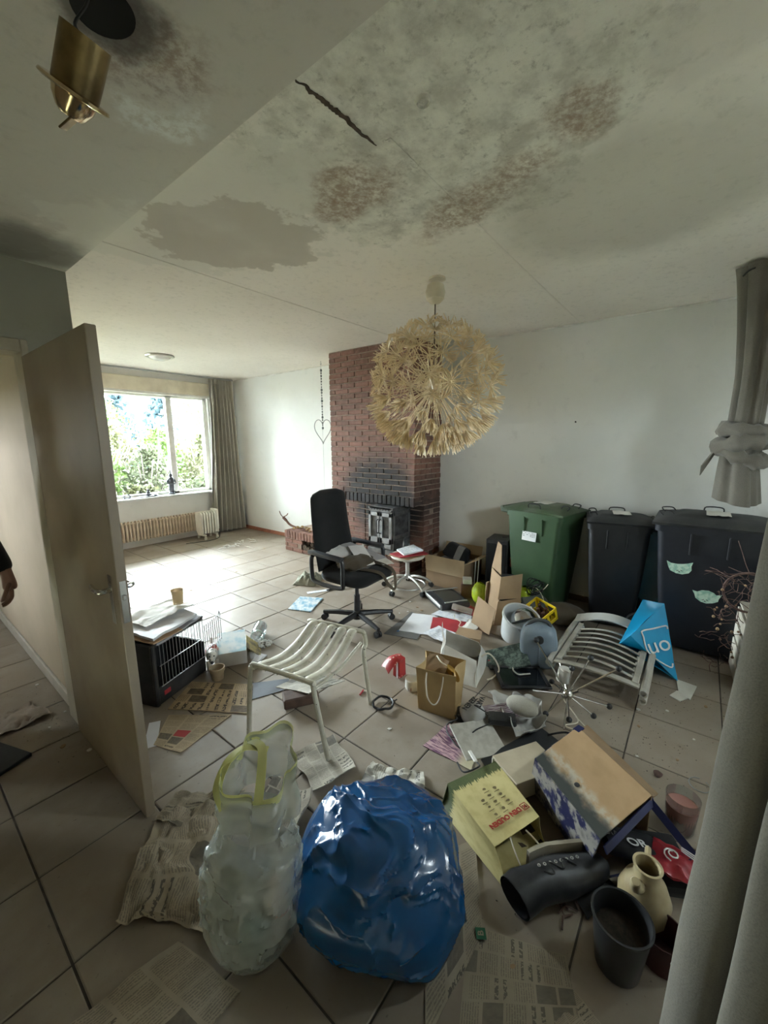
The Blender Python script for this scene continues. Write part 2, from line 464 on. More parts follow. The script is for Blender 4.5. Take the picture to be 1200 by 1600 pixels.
# hall / door wall
DY = 2.64
m = MB()
m.box((XS-.545, .14, ZL+.1), ((XS+.545)/2, DY+.07, (ZL+.1)/2))
m.box((1.75, .14, ZL-2.07), (-.33, DY+.07, (ZL+2.07)/2))
m.box((.7, .14, 2.07), (-.87, DY+.07, 1.035))
struct('wall_door', m, M_dark)
m = MB(); m.box((.19, YW-DY-.14+.2, ZC+.1), (.665, (YW+.2+DY+.14)/2, (ZC+.1)/2)); struct('wall_hall', m, M_hall)
m = MB()
for (y0, y1, z0, z1) in ((-1.4, 3.93, 0, 2.6), (4.37, 7.5, 0, 2.6), (3.93, 4.37, 0, 1.43), (3.93, 4.37, 1.87, 2.6)):
    m.box((.12, y1-y0, z1-z0), (-1.16, (y0+y1)/2, (z0+z1)/2))
struct('wall_left', m, M_hall)
m = MB()
for (y0, y1, z0, z1) in ((3.93, 3.96, 1.46, 1.84), (4.34, 4.37, 1.46, 1.84), (3.93, 4.37, 1.43, 1.46), (3.93, 4.37, 1.84, 1.87)):
    m.box((.06, y1-y0, z1-z0), (-1.16, (y0+y1)/2, (z0+z1)/2), r=.003)
w3 = struct('window_3', m, M_frame)
m = MB(); m.box((.006, .38, .38), (-1.16, 4.15, 1.65)); part('pane', m, M_pane, w3)
m = MB(); m.box((1.8, .14, 2.5), (-.3, 5.97, 1.25)); struct('wall_hall_end', m, M_hall)
m = MB()
for (x0, x1, z0, z1) in ((-.30, .535, 2.02, 2.08), (.535, .565, 0, 2.08), (-.36, -.30, 0, 2.08)):
    m.box((x1-x0, .16, z1-z0), ((x0+x1)/2, DY+.07, (z0+z1)/2), r=.004)
struct('trim_3', m, mat('beige_gloss_paint', (.40, .35, .28), (.30, .26, .20), rough=.3))
# back wall; a small unseen opening behind the camera, added for fill light
BY = -.75
m = MB()
RX0, RX1, RZ0, RZ1 = 2.0, 2.4, 1.5, 2.0
for (x0, x1, z0, z1) in ((-1.1, RX0, 0, ZC), (RX1, XW, 0, ZC), (RX0, RX1, RZ1, ZC), (RX0, RX1, 0, RZ0)):
    m.box((x1-x0, .12, z1-z0), ((x0+x1)/2, BY-.06, (z0+z1)/2))
struct('wall_back', m, M_wall)
m = MB()
for (x0, x1, z0, z1) in ((RX0, RX1, RZ1-.06, RZ1), (RX0, RX1, RZ0, RZ0+.06), (RX0, RX0+.06, RZ0, RZ1), (RX1-.06, RX1, RZ0, RZ1)):
    m.box((x1-x0, .06, z1-z0), ((x0+x1)/2, BY-.05, (z0+z1)/2), r=.004)
pw = struct('fill_window', m, M_frame)
m = MB(); m.box((RX1-RX0-.1, .006, RZ1-RZ0-.1), ((RX0+RX1)/2, BY-.05, (RZ0+RZ1)/2)); part('pane', m, M_pane, pw)
# skirtings
M_skirt = mat('terracotta_skirting', (.42, .17, .10), (.30, .12, .08), rough=.5, scale=10)
m = MB(); m.box((.012, YW-4.75, .06), (XW-.006, (YW+4.75)/2, .03)); struct('baseboard_right', m, M_skirt)
m = MB(); m.box((.012, 2.41+.7, .06), (XW-.006, (2.41-.7)/2, .03)); struct('baseboard_near', m, mat('dark_skirting', (.12, .08, .06), rough=.5))
m = MB(); m.box((.016, 3.0, .085), (.562, 4.3, .0425), r=.003); struct('baseboard_hall', m, mat('white_skirting', (.55, .50, .45), (.45, .40, .35), rough=.4))
m = MB(); m.tube([(XW-.008, -.7, ZC-.006), (XW-.008, YW, ZC-.006)], .007, 6); struct('trim_4', m, mat('ceiling_bead', (.8, .79, .74), rough=.6))

# --- the open room door: two faces, edge with lock, lever handles
M_door = NT('glossy_cream_door')
p_ = M_door.pos()
M_door.col(M_door.mix(M_door.ramp(M_door.noise(p_, 2.5, 5), .35, .7), (.29, .235, .175), (.24, .19, .14)))
M_door.p(Roughness=.24); M_door.b.inputs['Specular IOR Level'].default_value = .55
M_door.bump(M_door.noise(p_, 5, 2), .05, .01); M_door = M_door.m
M_chrome = mat('worn_chrome', (.62, .61, .58), (.45, .44, .42), rough=.22, metal=1)
m = MB(); m.box((.036, .885, 1.985), (0, .4425, .9925+.008), r=.0025)
dr = link('door_1', m.mesh('door_1', M_door), None, (.542, 1.705, 0)); dr['kind'] = 'structure'
m = MB(); m.box((.003, .035, .20), (-.0195, .07, .98), r=.001); m.box((.003, .035, .20), (.0195, .07, .98), r=.001)
part('lock_plate', m, M_chrome, dr)
m = MB(); m.box((.022, .002, .17), (0, -.0005, .98)); m.box((.014, .012, .02), (0, -.004, 1.0), r=.002); part('latch', m, M_chrome, dr)
for s in (-1, 1):
    m = MB(); m.tube(spline([(s*.018, .07, 1.02), (s*.05, .07, 1.02), (s*.060, .082, 1.02), (s*.060, .13, 1.018), (s*.056, .175, 1.022)], 5), [.011]*8+[.010]*8+[.009]*5, 10)
    part('door_handle', m, M_chrome, dr)

# ================================================================== FIREPLACE
def brick_mat():
    k = NT('red_brick'); p = k.pos(); o = k.obj(); r = k.rnd()
    c = k.mix(r, (.215, .098, .068), (.135, .066, .048))
    c = k.mix(k.ramp(k.noise(p, 22, 6, .65), .4, .75), c, (.255, .135, .10))
    c = k.mix(k.ramp(k.noise(p, 60, 4, .7), .58, .75), c, (.13, .06, .045))
    s = k.n('ShaderNodeSeparateXYZ'); k.l(p, s.inputs[0])
    # soot above the stove: widest at the lintel, thinning upward
    dy = k.math('DIVIDE', k.math('SUBTRACT', s.outputs[1], 2.95), .52); dz = k.math('DIVIDE', k.math('SUBTRACT', s.outputs[2], .88), .50)
    d = k.math('SQRT', k.math('ADD', k.math('MULTIPLY', dy, dy), k.math('MULTIPLY', dz, dz)))
    d = k.math('ADD', d, k.math('MULTIPLY', k.math('SUBTRACT', k.noise(p, 6, 5), .5), .6))
    c = k.mix(k.ramp(d, .75, 1.45, .98, 0), c, (.018, .017, .017))
    k.col(c); k.p(Roughness=.85); k.bump(k.noise(p, 45, 6, .7), .6, .006)
    return k.m
M_brick = brick_mat()
M_mortar = mat('grey_mortar', (.30, .225, .18), (.19, .14, .11), rough=.95, scale=18, world=True)
def brick_mesh(lx, ly, lz, j=0):
    m = MB(); m.box((lx, ly, lz), r=.004)
    rnd = random.Random(j); m.v = [(x+rnd.uniform(-.002, .002), y+rnd.uniform(-.002, .002), z+rnd.uniform(-.002, .002)) for x, y, z in m.v]
    return m.mesh('brick', M_brick, 0)
# front bricks lie along y
BM = {}
def brick(par, x, y, z, lx, ly, lz):
    key = (round(lx, 3), round(ly, 3), round(lz, 3), random.randrange(3))
    if key not in BM: BM[key] = brick_mesh(lx, ly, lz, len(BM))
    px, py, pz = par.location
    link('brick', BM[key], par, (x-px+random.uniform(-.003, .003), y-py, z-pz), (0, 0, random.uniform(-.006, .006)))
CX0, CY0, CY1 = 3.65, 2.43, 3.71
fp = thing('brick_chimney', 'tall red brick chimney breast with sooty hood above the stove', 'fireplace', (3.92, 3.07, 0))
m = MB()
d_ = .008
m.box((XW-CX0-d_, CY1-CY0-2*d_, ZC-.866), ((XW+CX0+d_)/2, (CY0+CY1)/2, (ZC+.866)/2))
PX = 3.84
m.box((XW-PX-d_, .21-d_, .86-.29), ((XW+PX+d_)/2, CY0+.105+d_/2, .58))
m.box((XW-PX-d_, CY1-3.10-d_, .86-.29), ((XW+PX+d_)/2, (CY1+3.10)/2-d_/2, .58))
m.box((XW-4.1, .56, .58), (4.15, 2.87, .58))
part('mortar_core', m, M_mortar, fp, w=True)
ROW = .0618; L = (CY1-CY0)/6
z = .968; r_ = 0
while z < ZC-.01:
    h = min(.05, ZC-z)
    y = CY0
    first = L if r_ % 2 == 0 else L/2
    while y < CY1-.02:
        w_ = min(first if y == CY0 else L, CY1-y)
        brick(fp, CX0+.010, y+w_/2, z+h/2, .022, w_-.011, h)
        y += w_
    x = CX0; first = .106 if r_ % 2 == 0 else .212      # the side face towards the room
    while x < XW-.02:
        w_ = min(first if x == CX0 else .2133, XW-x)
        brick(fp, x+w_/2+.004, CY0+.010, z+h/2, w_-.012, .022, h)
        x += w_
    z += ROW; r_ += 1
for i in range(20):                                       # soldier course at the hood's lower edge
    w_ = (CY1-CY0)/20
    brick(fp, CX0+.004, CY0+w_*(i+.5), .912, .034, w_-.011, .100)
z = .302
for q in range(9):                                        # piers either side of the stove
    brick(fp, PX+.010, CY0+.105, z+.025, .022, .20, .05)
    off = .10 if q % 2 else .2
    brick(fp, PX+.010, CY1-off/2, z+.025, .022, off-.011, .05)
    brick(fp, PX+.010, (CY1-off+3.31)/2, z+.025, .022, CY1-off-3.31-.011, .05)
    brick(fp, PX+.010, 3.205, z+.025, .022, .20, .05)
    z += ROW
for q in range(16):                                       # lower side face
    brick(fp, 3.94 if q % 2 else 3.90, CY0+.010, .025+q*ROW, .2 if q % 2 else .12, .022, .05)
    brick(fp, 4.125, CY0+.010, .025+q*ROW, .14, .022, .05)

for zq in (.892, .940):                                  # side of the hood behind the soldier course
    brick(fp, 3.725, CY0+.010, zq, .13, .022, .044); brick(fp, 3.855, CY0+.010, zq, .11, .022, .044); brick(fp, 4.05, CY0+.010, zq, .26, .022, .044)

# low hearth bench with upright top course and a niche
hb = thing('brick_hearth', 'low red brick hearth bench with an open niche at its left end', 'hearth', (3.9, 3.69, 0))
HX0, HY0, HY1, HZ = 3.66, 2.64, 4.73, .30
m = MB()
m.box((XW-HX0-d_, 4.03-HY0-d_, HZ-.008), ((XW+HX0+d_)/2, (4.03+HY0)/2, (HZ-.008)/2))
m.box((XW-HX0-d_, .34, HZ-.008), ((XW+HX0+d_)/2, HY1-.17-d_, (HZ-.008)/2))
m.box((XW-HX0-d_, .4, .05), ((XW+HX0+d_)/2, 4.21, .025)); m.box((XW-HX0-d_, .4, .10), ((XW+HX0+d_)/2, 4.21, .242))
m.box((.1, .4, .3), (XW-.05, 4.2, .15))
part('mortar_core', m, M_mortar, hb, w=True)
nk = 34
for i in range(nk):
    w_ = (HY1-HY0)/nk
    brick(hb, HX0+.1, HY0+w_*(i+.5), .248, .212, w_-.010, .108)
for q in range(3):
    y = HY0; zq = .03+q*.0625
    while y < HY1-.02:
        w_ = min(L if (q % 2 == 0 or y > HY0) else L/2, HY1-y)
        if not (4.0 < y+w_/2 < 4.42 and q > 0): brick(hb, HX0+.010, y+w_/2, zq, .022, w_-.011, .05)
        y += w_
    for x, w_ in ((HX0+.1, .2), (HX0+.31, .2), (HX0+.47, .1)): brick(hb, x, HY0+.008, zq, w_, .018, .05)
for i in range(6): brick(hb, HX0+.25+i*.06, HY0+.1, .248, .05, .21, .108)
M_log = mat('dark_firewood', (.05, .035, .025), (.12, .08, .05), rough=.9, scale=20)
for i, (y, zq, r) in enumerate(((4.12, .09, .035), (4.22, .085, .032), (4.31, .095, .038), (4.18, .15, .03), (4.28, .155, .028))):
    m = MB(); m.tube([(HX0-.03+.02*i, y, zq), (HX0+.25, y+.02, zq)], [r, r*.9], 9)
    solo('firewood_log', m, M_log, 'dark log in the hearth niche, '+('bottom row right', 'bottom row middle', 'bottom row left', 'right one of the upper two', 'left one of the upper two')[i], 'log', (HX0+.1, y, zq-r), group='logs in the hearth niche', w=True)

# cast iron stove insert
M_iron = mat('grey_cast_iron', (.20, .20, .20), (.13, .13, .13), rough=.45, metal=.6, scale=14)
M_ironl = mat('ash_grey_iron', (.34, .345, .35), (.22, .22, .225), rough=.5, metal=.5, scale=10)
M_black = mat('matt_black', (.016, .016, .017), (.03, .03, .03), rough=.6)
M_sglass = mat('sooty_glass', (.10, .10, .105), (.03, .03, .03), rough=.15, scale=9)
st = thing('wood_stove', 'grey cast iron stove with double glazed doors in the brick fireplace', 'stove', (3.6, 2.78, .302))
SX, SY0, SY1 = 3.50, 2.63, 2.97
m = MB()
m.box((4.06-SX-.02, SY1-SY0, .46), ((4.06+SX+.02)/2, (SY0+SY1)/2, .302+.06+.23), r=.006)
m.box((.42, .40, .06), (3.72, 2.80, .332), r=.008); m.box((.5, .36, .03), (3.75, 2.8, .835), r=.005)
part('body', m, M_iron, st, w=True)
m = MB(); m.box((.012, SY1-SY0-.02, .055), (SX+.006, 2.8, .822-.0), r=.004)
grille = part('top_grille', m, M_iron, st, w=True)
m = MB()
for i in range(7): m.cyl((SX-.002, SY0+.05+i*.04, .822), (SX+.004, SY0+.05+i*.04, .822), .011, n=10)
part('hole_row', m, M_black, grille, w=True)
for a, b in ((SY0+.005, 2.797), (2.803, SY1-.005)):
    m = MB()
    for (y0, y1, z0, z1) in ((a, b, .44, .50), (a, b, .745, .79), (a, a+.035, .44, .79), (b-.035, b, .44, .79)):
        m.box((.022, y1-y0, z1-z0), (SX, (y0+y1)/2, (z0+z1)/2), r=.003)
    dd = part('stove_door', m, M_ironl, st, w=True)
    m = MB(); m.box((.006, b-a-.06, .25), (SX+.003, (a+b)/2, .622)); part('pane', m, M_sglass, dd, w=True)
    yy = 2.785 if b < 2.8 else 2.815
    m = MB(); m.tube(spline([(SX-.012, yy, .55), (SX-.045, yy, .56), (SX-.05, yy, .60), (SX-.05, yy, .66), (SX-.045, yy, .70), (SX-.012, yy, .71)], 4), .006, 8); part('handle', m, M_black, dd, w=True)
m = MB(); m.box((.008, .30, .05), (SX+.002, 2.8, .402), r=.003); part('ash_door', m, M_ironl, st, w=True)
m = MB(); m.box((.26, .008, .22), (3.68, SY0-.003, .64), r=.003); part('side_pane', m, M_sglass, st, w=True)
m = MB()
for x in (3.53, 3.83): m.box((.03, .014, .38), (x, SY0-.004, .62), r=.003)
for zq in (.46, .78): m.box((.33, .014, .04), (3.68, SY0-.004, zq), r=.003)
part('side_frame', m, M_iron, st, w=True)

# ================================================================== CURTAINS, RAIL, RADIATORS, SILL FIGURES
def cloth_mat(name, c, c2, thr=.0):
    k = NT(name); p = k.obj()
    w = k.n('ShaderNodeTexNoise'); w.inputs['Scale'].default_value = 260; k.l(p, w.inputs['Vector'])
    cc = k.mix(k.ramp(k.noise(p, 3, 5), .3, .7), c, c2)
    k.col(k.mix(k.ramp(w.outputs['Fac'], .4, .7, 0, .35), cc, tuple(x*.5 for x in c)))
    k.p(Roughness=.95); k.b.inputs['Specular IOR Level'].default_value = .15
    k.b.inputs['Sheen Weight'].default_value = .15
    k.bump(w.outputs['Fac'], .25, .002)
    return k.m
M_curt = cloth_mat('grey_green_curtain', (.40, .38, .325), (.33, .31, .265))
m = MB(); m.box((3.0, .022, .022), (2.6, YW-.16, ZC-.02), r=.002)
solo('curtain_rail', m, mat('grey_rail', (.35, .36, .36), rough=.4), 'grey ceiling curtain rail above the wide window', 'rail', (2.6, YW-.16, ZC-.031), w=True)
ct = thing('curtain', 'grey pleated curtain hanging beside the far window', 'curtain', (3.85, YW-.17, 0))
def fold(u, v):
    x = lerp(lerp(3.66, 3.52, v**1.5), lerp(4.05, 4.14, v), u)
    a = .034+.024*v
    return (x+.008*math.sin(u*40), YW-.17+a*math.sin(u*2*PI*7+.6*nz(u*4, v*2))+.01*nz(u*5, v*3, 4), ZC-.05-v*(ZC-.05-.035))
m = MB(); m.slab(fold, 110, 16, .003); part('drape', m, M_curt, ct, w=True, smooth=60)
m = MB(); m.slab(lambda u, v: (lerp(3.655, 4.05, u), YW-.175+.016*math.sin(u*2*PI*16), ZC-.035-v*.075), 90, 2, .004); part('heading_tape', m, M_curt, ct, w=True, smooth=60)
M_rad = mat('yellowed_radiator_paint', (.70, .60, .48), (.56, .46, .36), rough=.4, scale=9)
rd = thing('column_radiator', 'long low cream column radiator under the far window', 'radiator', (2.7, YW-.10, 0))
cm = MB()
for y in (-.045, 0, .045): cm.tube([(0, y, .13), (0, y, .40)], .0135, 8)
cm.tube([(0, -.035, .13), (0, .035, .13)], .014, 6); cm.tube([(0, -.035, .40), (0, .035, .40)], .014, 6); cm.ball(.018, (0, 0, .41), sc=(.8, 1.9, .8), n=8, m=5)
cme = cm.mesh('column', M_rad, 40)
n = 44
for i in range(n): link('column', cme, rd, (-1.05+i*.0475, 0, 0))
m = MB()
for zq in (.145, .385): m.tube([(-1.07, 0, zq), (1.02, 0, zq)], .016, 8)
part('header_pipe', m, M_rad, rd)
m = MB()
for x in (-.9, .9): m.box((.02, .06, .13), (x, 0, .065))
part('foot', m, M_rad, rd)
oh = thing('oil_heater', 'small white oil filled heater with fins in front of the long radiator', 'heater', (3.34, YW-.34, 0))
M_oh = mat('white_heater_enamel', (.78, .76, .68), (.68, .65, .57), rough=.35)
def finpoly(): return [(-.085, .10), (-.10, .13), (-.10, .42), (-.07, .455), (.07, .455), (.10, .42), (.10, .13), (.085, .10)]
fm = MB(); fm.prism(finpoly(), .022, Matrix(((0, 0, 1, -.011), (1, 0, 0, 0), (0, 1, 0, 0), (0, 0, 0, 1))))
fme = fm.mesh('fin', M_oh, 30); fixn(fme)
for i in range(6): link('fin', fme, oh, (-.13+i*.045, 0, 0))
m = MB(); m.box((.05, .19, .39), (.135, 0, .29), r=.018, seg=2); part('control_box', m, M_oh, oh)
m = MB()
for zq in (.16, .40): m.tube([(-.14, 0, zq), (.12, 0, zq)], .02, 8)
part('oil_tube', m, M_oh, oh)
for x in (-.1, .1):
    m = MB(); m.box((.03, .24, .03), (x, 0, .075), r=.006)
    for y in (-.11, .11): m.cyl((x-.012, y, .028), (x+.012, y, .028), .028, n=12)
    part('foot', m, M_oh, oh)
m = MB(); m.tube(spline([(.15, -.10, .15), (.1, -.16, .02), (-.1, -.2, .006), (-.3, -.14, .006), (-.42, -.1, .006)], 6), .005, 6); part('cord', m, M_black, oh)
M_stone = mat('dark_stone', (.10, .11, .13), (.05, .055, .065), rough=.5)
sg = thing('statuette', 'tall dark standing figurine on the window sill beside the mullion', 'figurine', (2.98, YW+.0, .751))
m = MB(); m.lathe([(.05, 0), (.05, .02), (.035, .03), (.04, .08), (.045, .13), (.035, .17), (.05, .21), (.045, .25), (.02, .275), (.016, .285)], 14, sc=(1, .8, 1)); part('body', m, M_stone, sg)
m = MB(); m.ball(.027, (0, 0, .305), sc=(1, 1, 1.15)); m.ball(.012, (0, 0, .342)); part('head', m, M_stone, sg)
m = MB()
for s in (-1, 1): m.tube(spline([(s*.045, 0, .245), (s*.065, -.01, .19), (s*.03, -.045, .17), (0, -.05, .175)], 4), .012, 7)
part('arm', m, M_stone, sg)
m = MB(); m.lathe([(.012, .34), (.006, .37), (.001, .42)], 8); part('finial', m, M_stone, sg)
sd = thing('seated_figurine', 'small dark seated figure on a flat tray on the sill', 'figurine', (2.62, YW-.01, .751))
m = MB(); m.box((.30, .11, .012), (0, 0, .006), r=.004); m.lathe([(.02, .012), (.035, .03)], 12, (.1, 0, 0)); part('tray', m, M_stone, sd)
m = MB(); m.ball(.04, (0, 0, .035), sc=(1.15, .8, .55)); m.ball(.026, (0, 0, .065), sc=(1, .8, 1.1)); m.ball(.017, (0, 0, .105)); part('body', m, M_stone, sd)
sf = thing('curled_figurine', 'little dark looped ornament at the left of the sill', 'figurine', (2.32, YW-.01, .751))
m = MB(); m.tube([(.045*math.cos(a), .01*math.sin(a*2), .032+.028*math.sin(a)) for a in [2*PI*i/16 for i in range(16)]], .008, 7, closed=True); part('loop', m, M_stone, sf)
m = MB(); m.box((.11, .06, .008), (0, 0, .004), r=.002); part('base', m, M_stone, sf)

# ================================================================== CEILING FIXTURES
cl = thing('ceiling_light', 'round white flush dome light near the far window', 'lamp', (2.42, 5.40, ZC))
m = MB(); m.lathe([(.16, 0), (.165, -.012), (.155, -.022), (.13, -.024)], 32); part('rim', m, mat('steel_rim', (.6, .58, .55), rough=.3, metal=.8), cl)
m = MB(); m.lathe([(.001, -.062), (.06, -.056), (.10, -.042), (.125, -.022)], 32); part('dome', m, mat('opal_glass', (.82, .82, .80), (.78, .78, .76), rough=.2), cl)

M_straw = mat('straw_plastic', (.80, .67, .46), (.62, .47, .27), rough=.38, scale=20)
M_cream = mat('cream_plastic', (.70, .64, .52), (.60, .54, .43), rough=.35)
pd = thing('dandelion_pendant', 'large straw coloured dandelion globe pendant hanging from the ceiling', 'lamp', (2.455, 1.487, 1.955))
m = MB(); m.lathe([(.055, ZC-1.955), (.055, ZC-1.955-.012), (.03, ZC-1.955-.014)], 20, (.02, 0, 0)); part('ceiling_plate', m, M_cream, pd)
m = MB(); m.lathe([(.001, .515), (.03, .52), (.058, .545), (.066, .585), (.056, .625), (.05, .635)], 22); part('canopy', m, M_cream, pd)
m = MB(); m.tube([(0, 0, .52), (0, 0, .06)], .0045, 7); part('cord', m, mat('brown_cord', (.12, .09, .06), rough=.6), pd)
core = MB(); core.ball(.055, (0, 0, 0), n=16, m=10); core.tube([(0, 0, .04), (0, 0, .13)], .02, 10)
part('hub', core, M_straw, pd)
def flower_mesh(spread, bend, seed, npet=15):
    rnd = random.Random(seed); m = MB()
    m.tube([(0, 0, .05), (0, 0, .385)], .0017, 5)
    m.ball(.010, (0, 0, .388), n=8, m=5)
    for i in range(npet):
        a = 2*PI*i/npet+rnd.uniform(-.12, .12); sp = spread+rnd.uniform(-.16, .16); ln = rnd.uniform(.084, .108)
        pts = []; r = .006; z = .386; t = sp
        for q in range(5):
            pts.append((r*math.cos(a), r*math.sin(a), z)); r += ln/4*math.sin(t); z += ln/4*math.cos(t); t += bend
        m.tube(pts, [.0028, .0046, .0052, .0050, .0036], 4, sx=.7)
    return m.mesh('flower_head', M_straw, 40)
FL = {'open': [flower_mesh(1.15, -.02, 1), flower_mesh(1.05, .05, 2), flower_mesh(1.3, .03, 5)], 'half': [flower_mesh(.75, -.08, 3), flower_mesh(.6, -.1, 6)], 'shut': [flower_mesh(.42, -.05, 4, 16), flower_mesh(.5, -.16, 7, 16)]}
N = 104
for i in range(N):
    zz = 1-2*(i+.5)/N; rr = math.sqrt(1-zz*zz); a = i*PI*(3-math.sqrt(5))
    d = Vector((rr*math.cos(a)+random.uniform(-.06, .06), rr*math.sin(a)+random.uniform(-.06, .06), zz+random.uniform(-.05, .05))).normalized()
    if d.z > .93: continue
    kd = 'shut' if d.z < -.42 else ('half' if d.z < -.12 or random.random() < .15 else 'open')
    o = link('flower_head', random.choice(FL[kd]), pd)
    o.rotation_mode = 'QUATERNION'; o.rotation_quaternion = d.to_track_quat('Z', 'Y')
for i in range(26):                                       # the crowded lower bowl
    a = 2*PI*i/26+random.uniform(-.08, .08); zz = -.62 if i % 2 else -.80
    rr = math.sqrt(1-zz*zz); d = Vector((rr*math.cos(a), rr*math.sin(a), zz))
    o = link('flower_head', random.choice(FL['shut']), pd); o.rotation_mode = 'QUATERNION'; o.rotation_quaternion = d.to_track_quat('Z', 'Y')
for i in range(1):                                        # inner lamp basket
    m = MB()
    for q in range(18):
        a = 2*PI*q/18
        m.tube([(.075*math.sin(t)*math.cos(a), .075*math.sin(t)*math.sin(a), -.09*math.cos(t)) for t in [PI*.05+PI*.9*s/8 for s in range(9)]], .0045, 4)
    m.xf(Matrix.Translation((-.20, -.17, -.02))); part('lamp_basket', m, M_straw, pd)

SPOT = Vector((.338, .990, 2.235))
ax_ = Vector((-.18, -.52, .84))*math.cos(.42)+Vector((.617, -.787, 0))*math.sin(.42)+Vector((.276, .788, .55))*.16
sp = thing('hanging_spotlight', 'brass downlight can dangling on a wire from the ceiling hole', 'lamp', SPOT, rot=ax_.normalized().to_track_quat('Z', 'Y').to_euler())
M_brass = mat('tarnished_brass', (.28, .20, .09), (.12, .085, .04), rough=.35, metal=.85, scale=14)
M_shiny = mat('bright_brass', (.75, .62, .42), (.55, .42, .25), rough=.15, metal=1)
m = MB(); m.lathe([(.0375, 0), (.038, .035), (.0385, .085), (.035, .085), (.034, .004)], 26); part('can', m, M_brass, sp)
m = MB(); m.lathe([(.036, .004), (.054, .002), (.056, -.003), (.050, -.006), (.035, -.004)], 30, close=True); part('flange', m, M_shiny, sp)
m = MB(); m.lathe([(.036, -.004), (.033, -.018), (.024, -.034), (.018, -.040)], 24); m.lathe([(.032, -.004), (.026, -.020), (.012, -.03), (.001, -.032)], 24); part('gimbal_reflector', m, M_shiny, sp)
m = MB(); m.box((.022, .004, .035), (.0, .0, -.052), rot=(.5, 0, .6), r=.001); part('spring_clip', m, M_brass, sp)
m = MB(); m.tube(spline([SPOT+ax_.normalized()*.08, SPOT+Vector((.02, .02, .13)), (.385, 1.01, 2.42), (.40, 1.03, 2.5)], 5), .0028, 6); part('wire', m, M_black, sp, w=True)

# wire heart on a beaded string, left of the chimney
hg = thing('wire_heart_hanger', 'wire heart hanging on a beaded chain left of the chimney', 'decoration', (3.93, 4.14, ZC))
M_wire = mat('grey_wire', (.30, .31, .30), rough=.4, metal=.5)
m = MB(); m.tube([(0, 0, 0), (0, 0, -.02), (.012, 0, -.035), (0, 0, -.05), (-.010, 0, -.036)], .003, 6); part('hook', m, M_wire, hg)
m = MB(); m.tube([(0, 0, -.05), (0, 0, -1.75)], .0014, 5); part('string', m, M_wire, hg)
M_bead = mat('grey_bead', (.20, .22, .22), (.12, .13, .13), rough=.3)
bmsh = {}
for i in range(22):
    r = random.choice((.008, .010, .015, .012)); 
    if r not in bmsh: q = MB(); q.ball(r, sc=(1, 1, 1.3), n=9, m=6); bmsh[r] = q.mesh('bead', M_bead, 60)
    link('bead', bmsh[r], hg, (0, 0, -.12-i*.036))
hp = []
for i in range(40):
    t = 2*PI*i/40
    hp.append((-.62*.012*16*math.sin(t)**3*.95, .78*.012*16*math.sin(t)**3*.95, -.90+.012*(13*math.cos(t)-5*math.cos(2*t)-2*math.cos(3*t)-math.cos(4*t))*.95))
m = MB(); m.tube([(x*.62, y*.62, z*1.0) for x, y, z in hp], .005, 6, closed=True); part('heart', m, M_wire, hg)

# ================================================================== LARGE LOOSE THINGS
M_fabric = cloth_mat('black_fabric', (.014, .014, .015), (.022, .022, .023))
M_plast = mat('black_plastic', (.018, .018, .020), (.035, .035, .037), rough=.38, scale=12)
M_armpad = mat('worn_arm_pad', (.06, .065, .075), (.03, .03, .033), rough=.3)
# --- office chair, facing -y
oc = thing('office_chair', 'black fabric office swivel chair with papers and a bag on its seat', 'chair', (2.47, 2.24, 0), .03)
m = MB()
def seatf(z, sc): pass
prof = [(.02, 0), (.20, .0), (.235, .02), (.245, .05), (.235, .08), (.20, .095), (.02, .10)]
def sq_ring(r, z, a, b, e=.42):
    out = []
    for j in range(40):
        t = 2*PI*j/40; c, s = math.cos(t), math.sin(t)
        out.append((a*r/.245*math.copysign(abs(c)**e, c), b*r/.245*math.copysign(abs(s)**e, s), z))
    return out
vs = []; fs = []
for i, (r, z) in enumerate(prof):
    vs += [(x, y-.01, .425+zz+(.015*math.cos(x*8))-(.09*max(0, -y-.16))) for x, y, zz in sq_ring(r, z, .255, .25)]
for i in range(len(prof)-1):
    for j in range(40): fs.append((i*40+j, i*40+(j+1) % 40, (i+1)*40+(j+1) % 40, (i+1)*40+j))
fs += [tuple(range(39, -1, -1)), tuple((len(prof)-1)*40+j for j in range(40))]
m.add(vs, fs); part('seat', m, M_fabric, oc, smooth=60)
def backp(u, v, side):
    w = lerp(.245, .215, v)*(1 if v < .9 else math.sqrt(max(0, 1-((v-.9)/.115)**2))*.98+.02)
    x = (u-.5)*2; e = math.copysign(abs(x)**.9, x)
    z = .50+v*.67; y = .235+.10*v+.02*math.sin(v*PI)-.03*(1-e*e)*0
    th = .04*(1-abs(e)**6)*(1 if .03 < v < .97 else .35)
    return (e*w, y+side*th+.025*e*e*-1, z)
m = MB()
nu, nv = 20, 24
ring = lambda v: [backp(i/nu, v, -1) for i in range(nu+1)]+[backp(1-i/nu, v, 1) for i in range(nu+1)]
vs = []; fs = []; k = 2*(nu+1)
for j in range(nv+1): vs += ring(j/nv)
for j in range(nv):
    for i in range(k): fs.append((j*k+i, j*k+(i+1) % k, (j+1)*k+(i+1) % k, (j+1)*k+i))
fs += [tuple(range(k)), tuple(nv*k+i for i in range(k))]
m.add(vs, fs); part('backrest', m, M_fabric, oc, smooth=55)
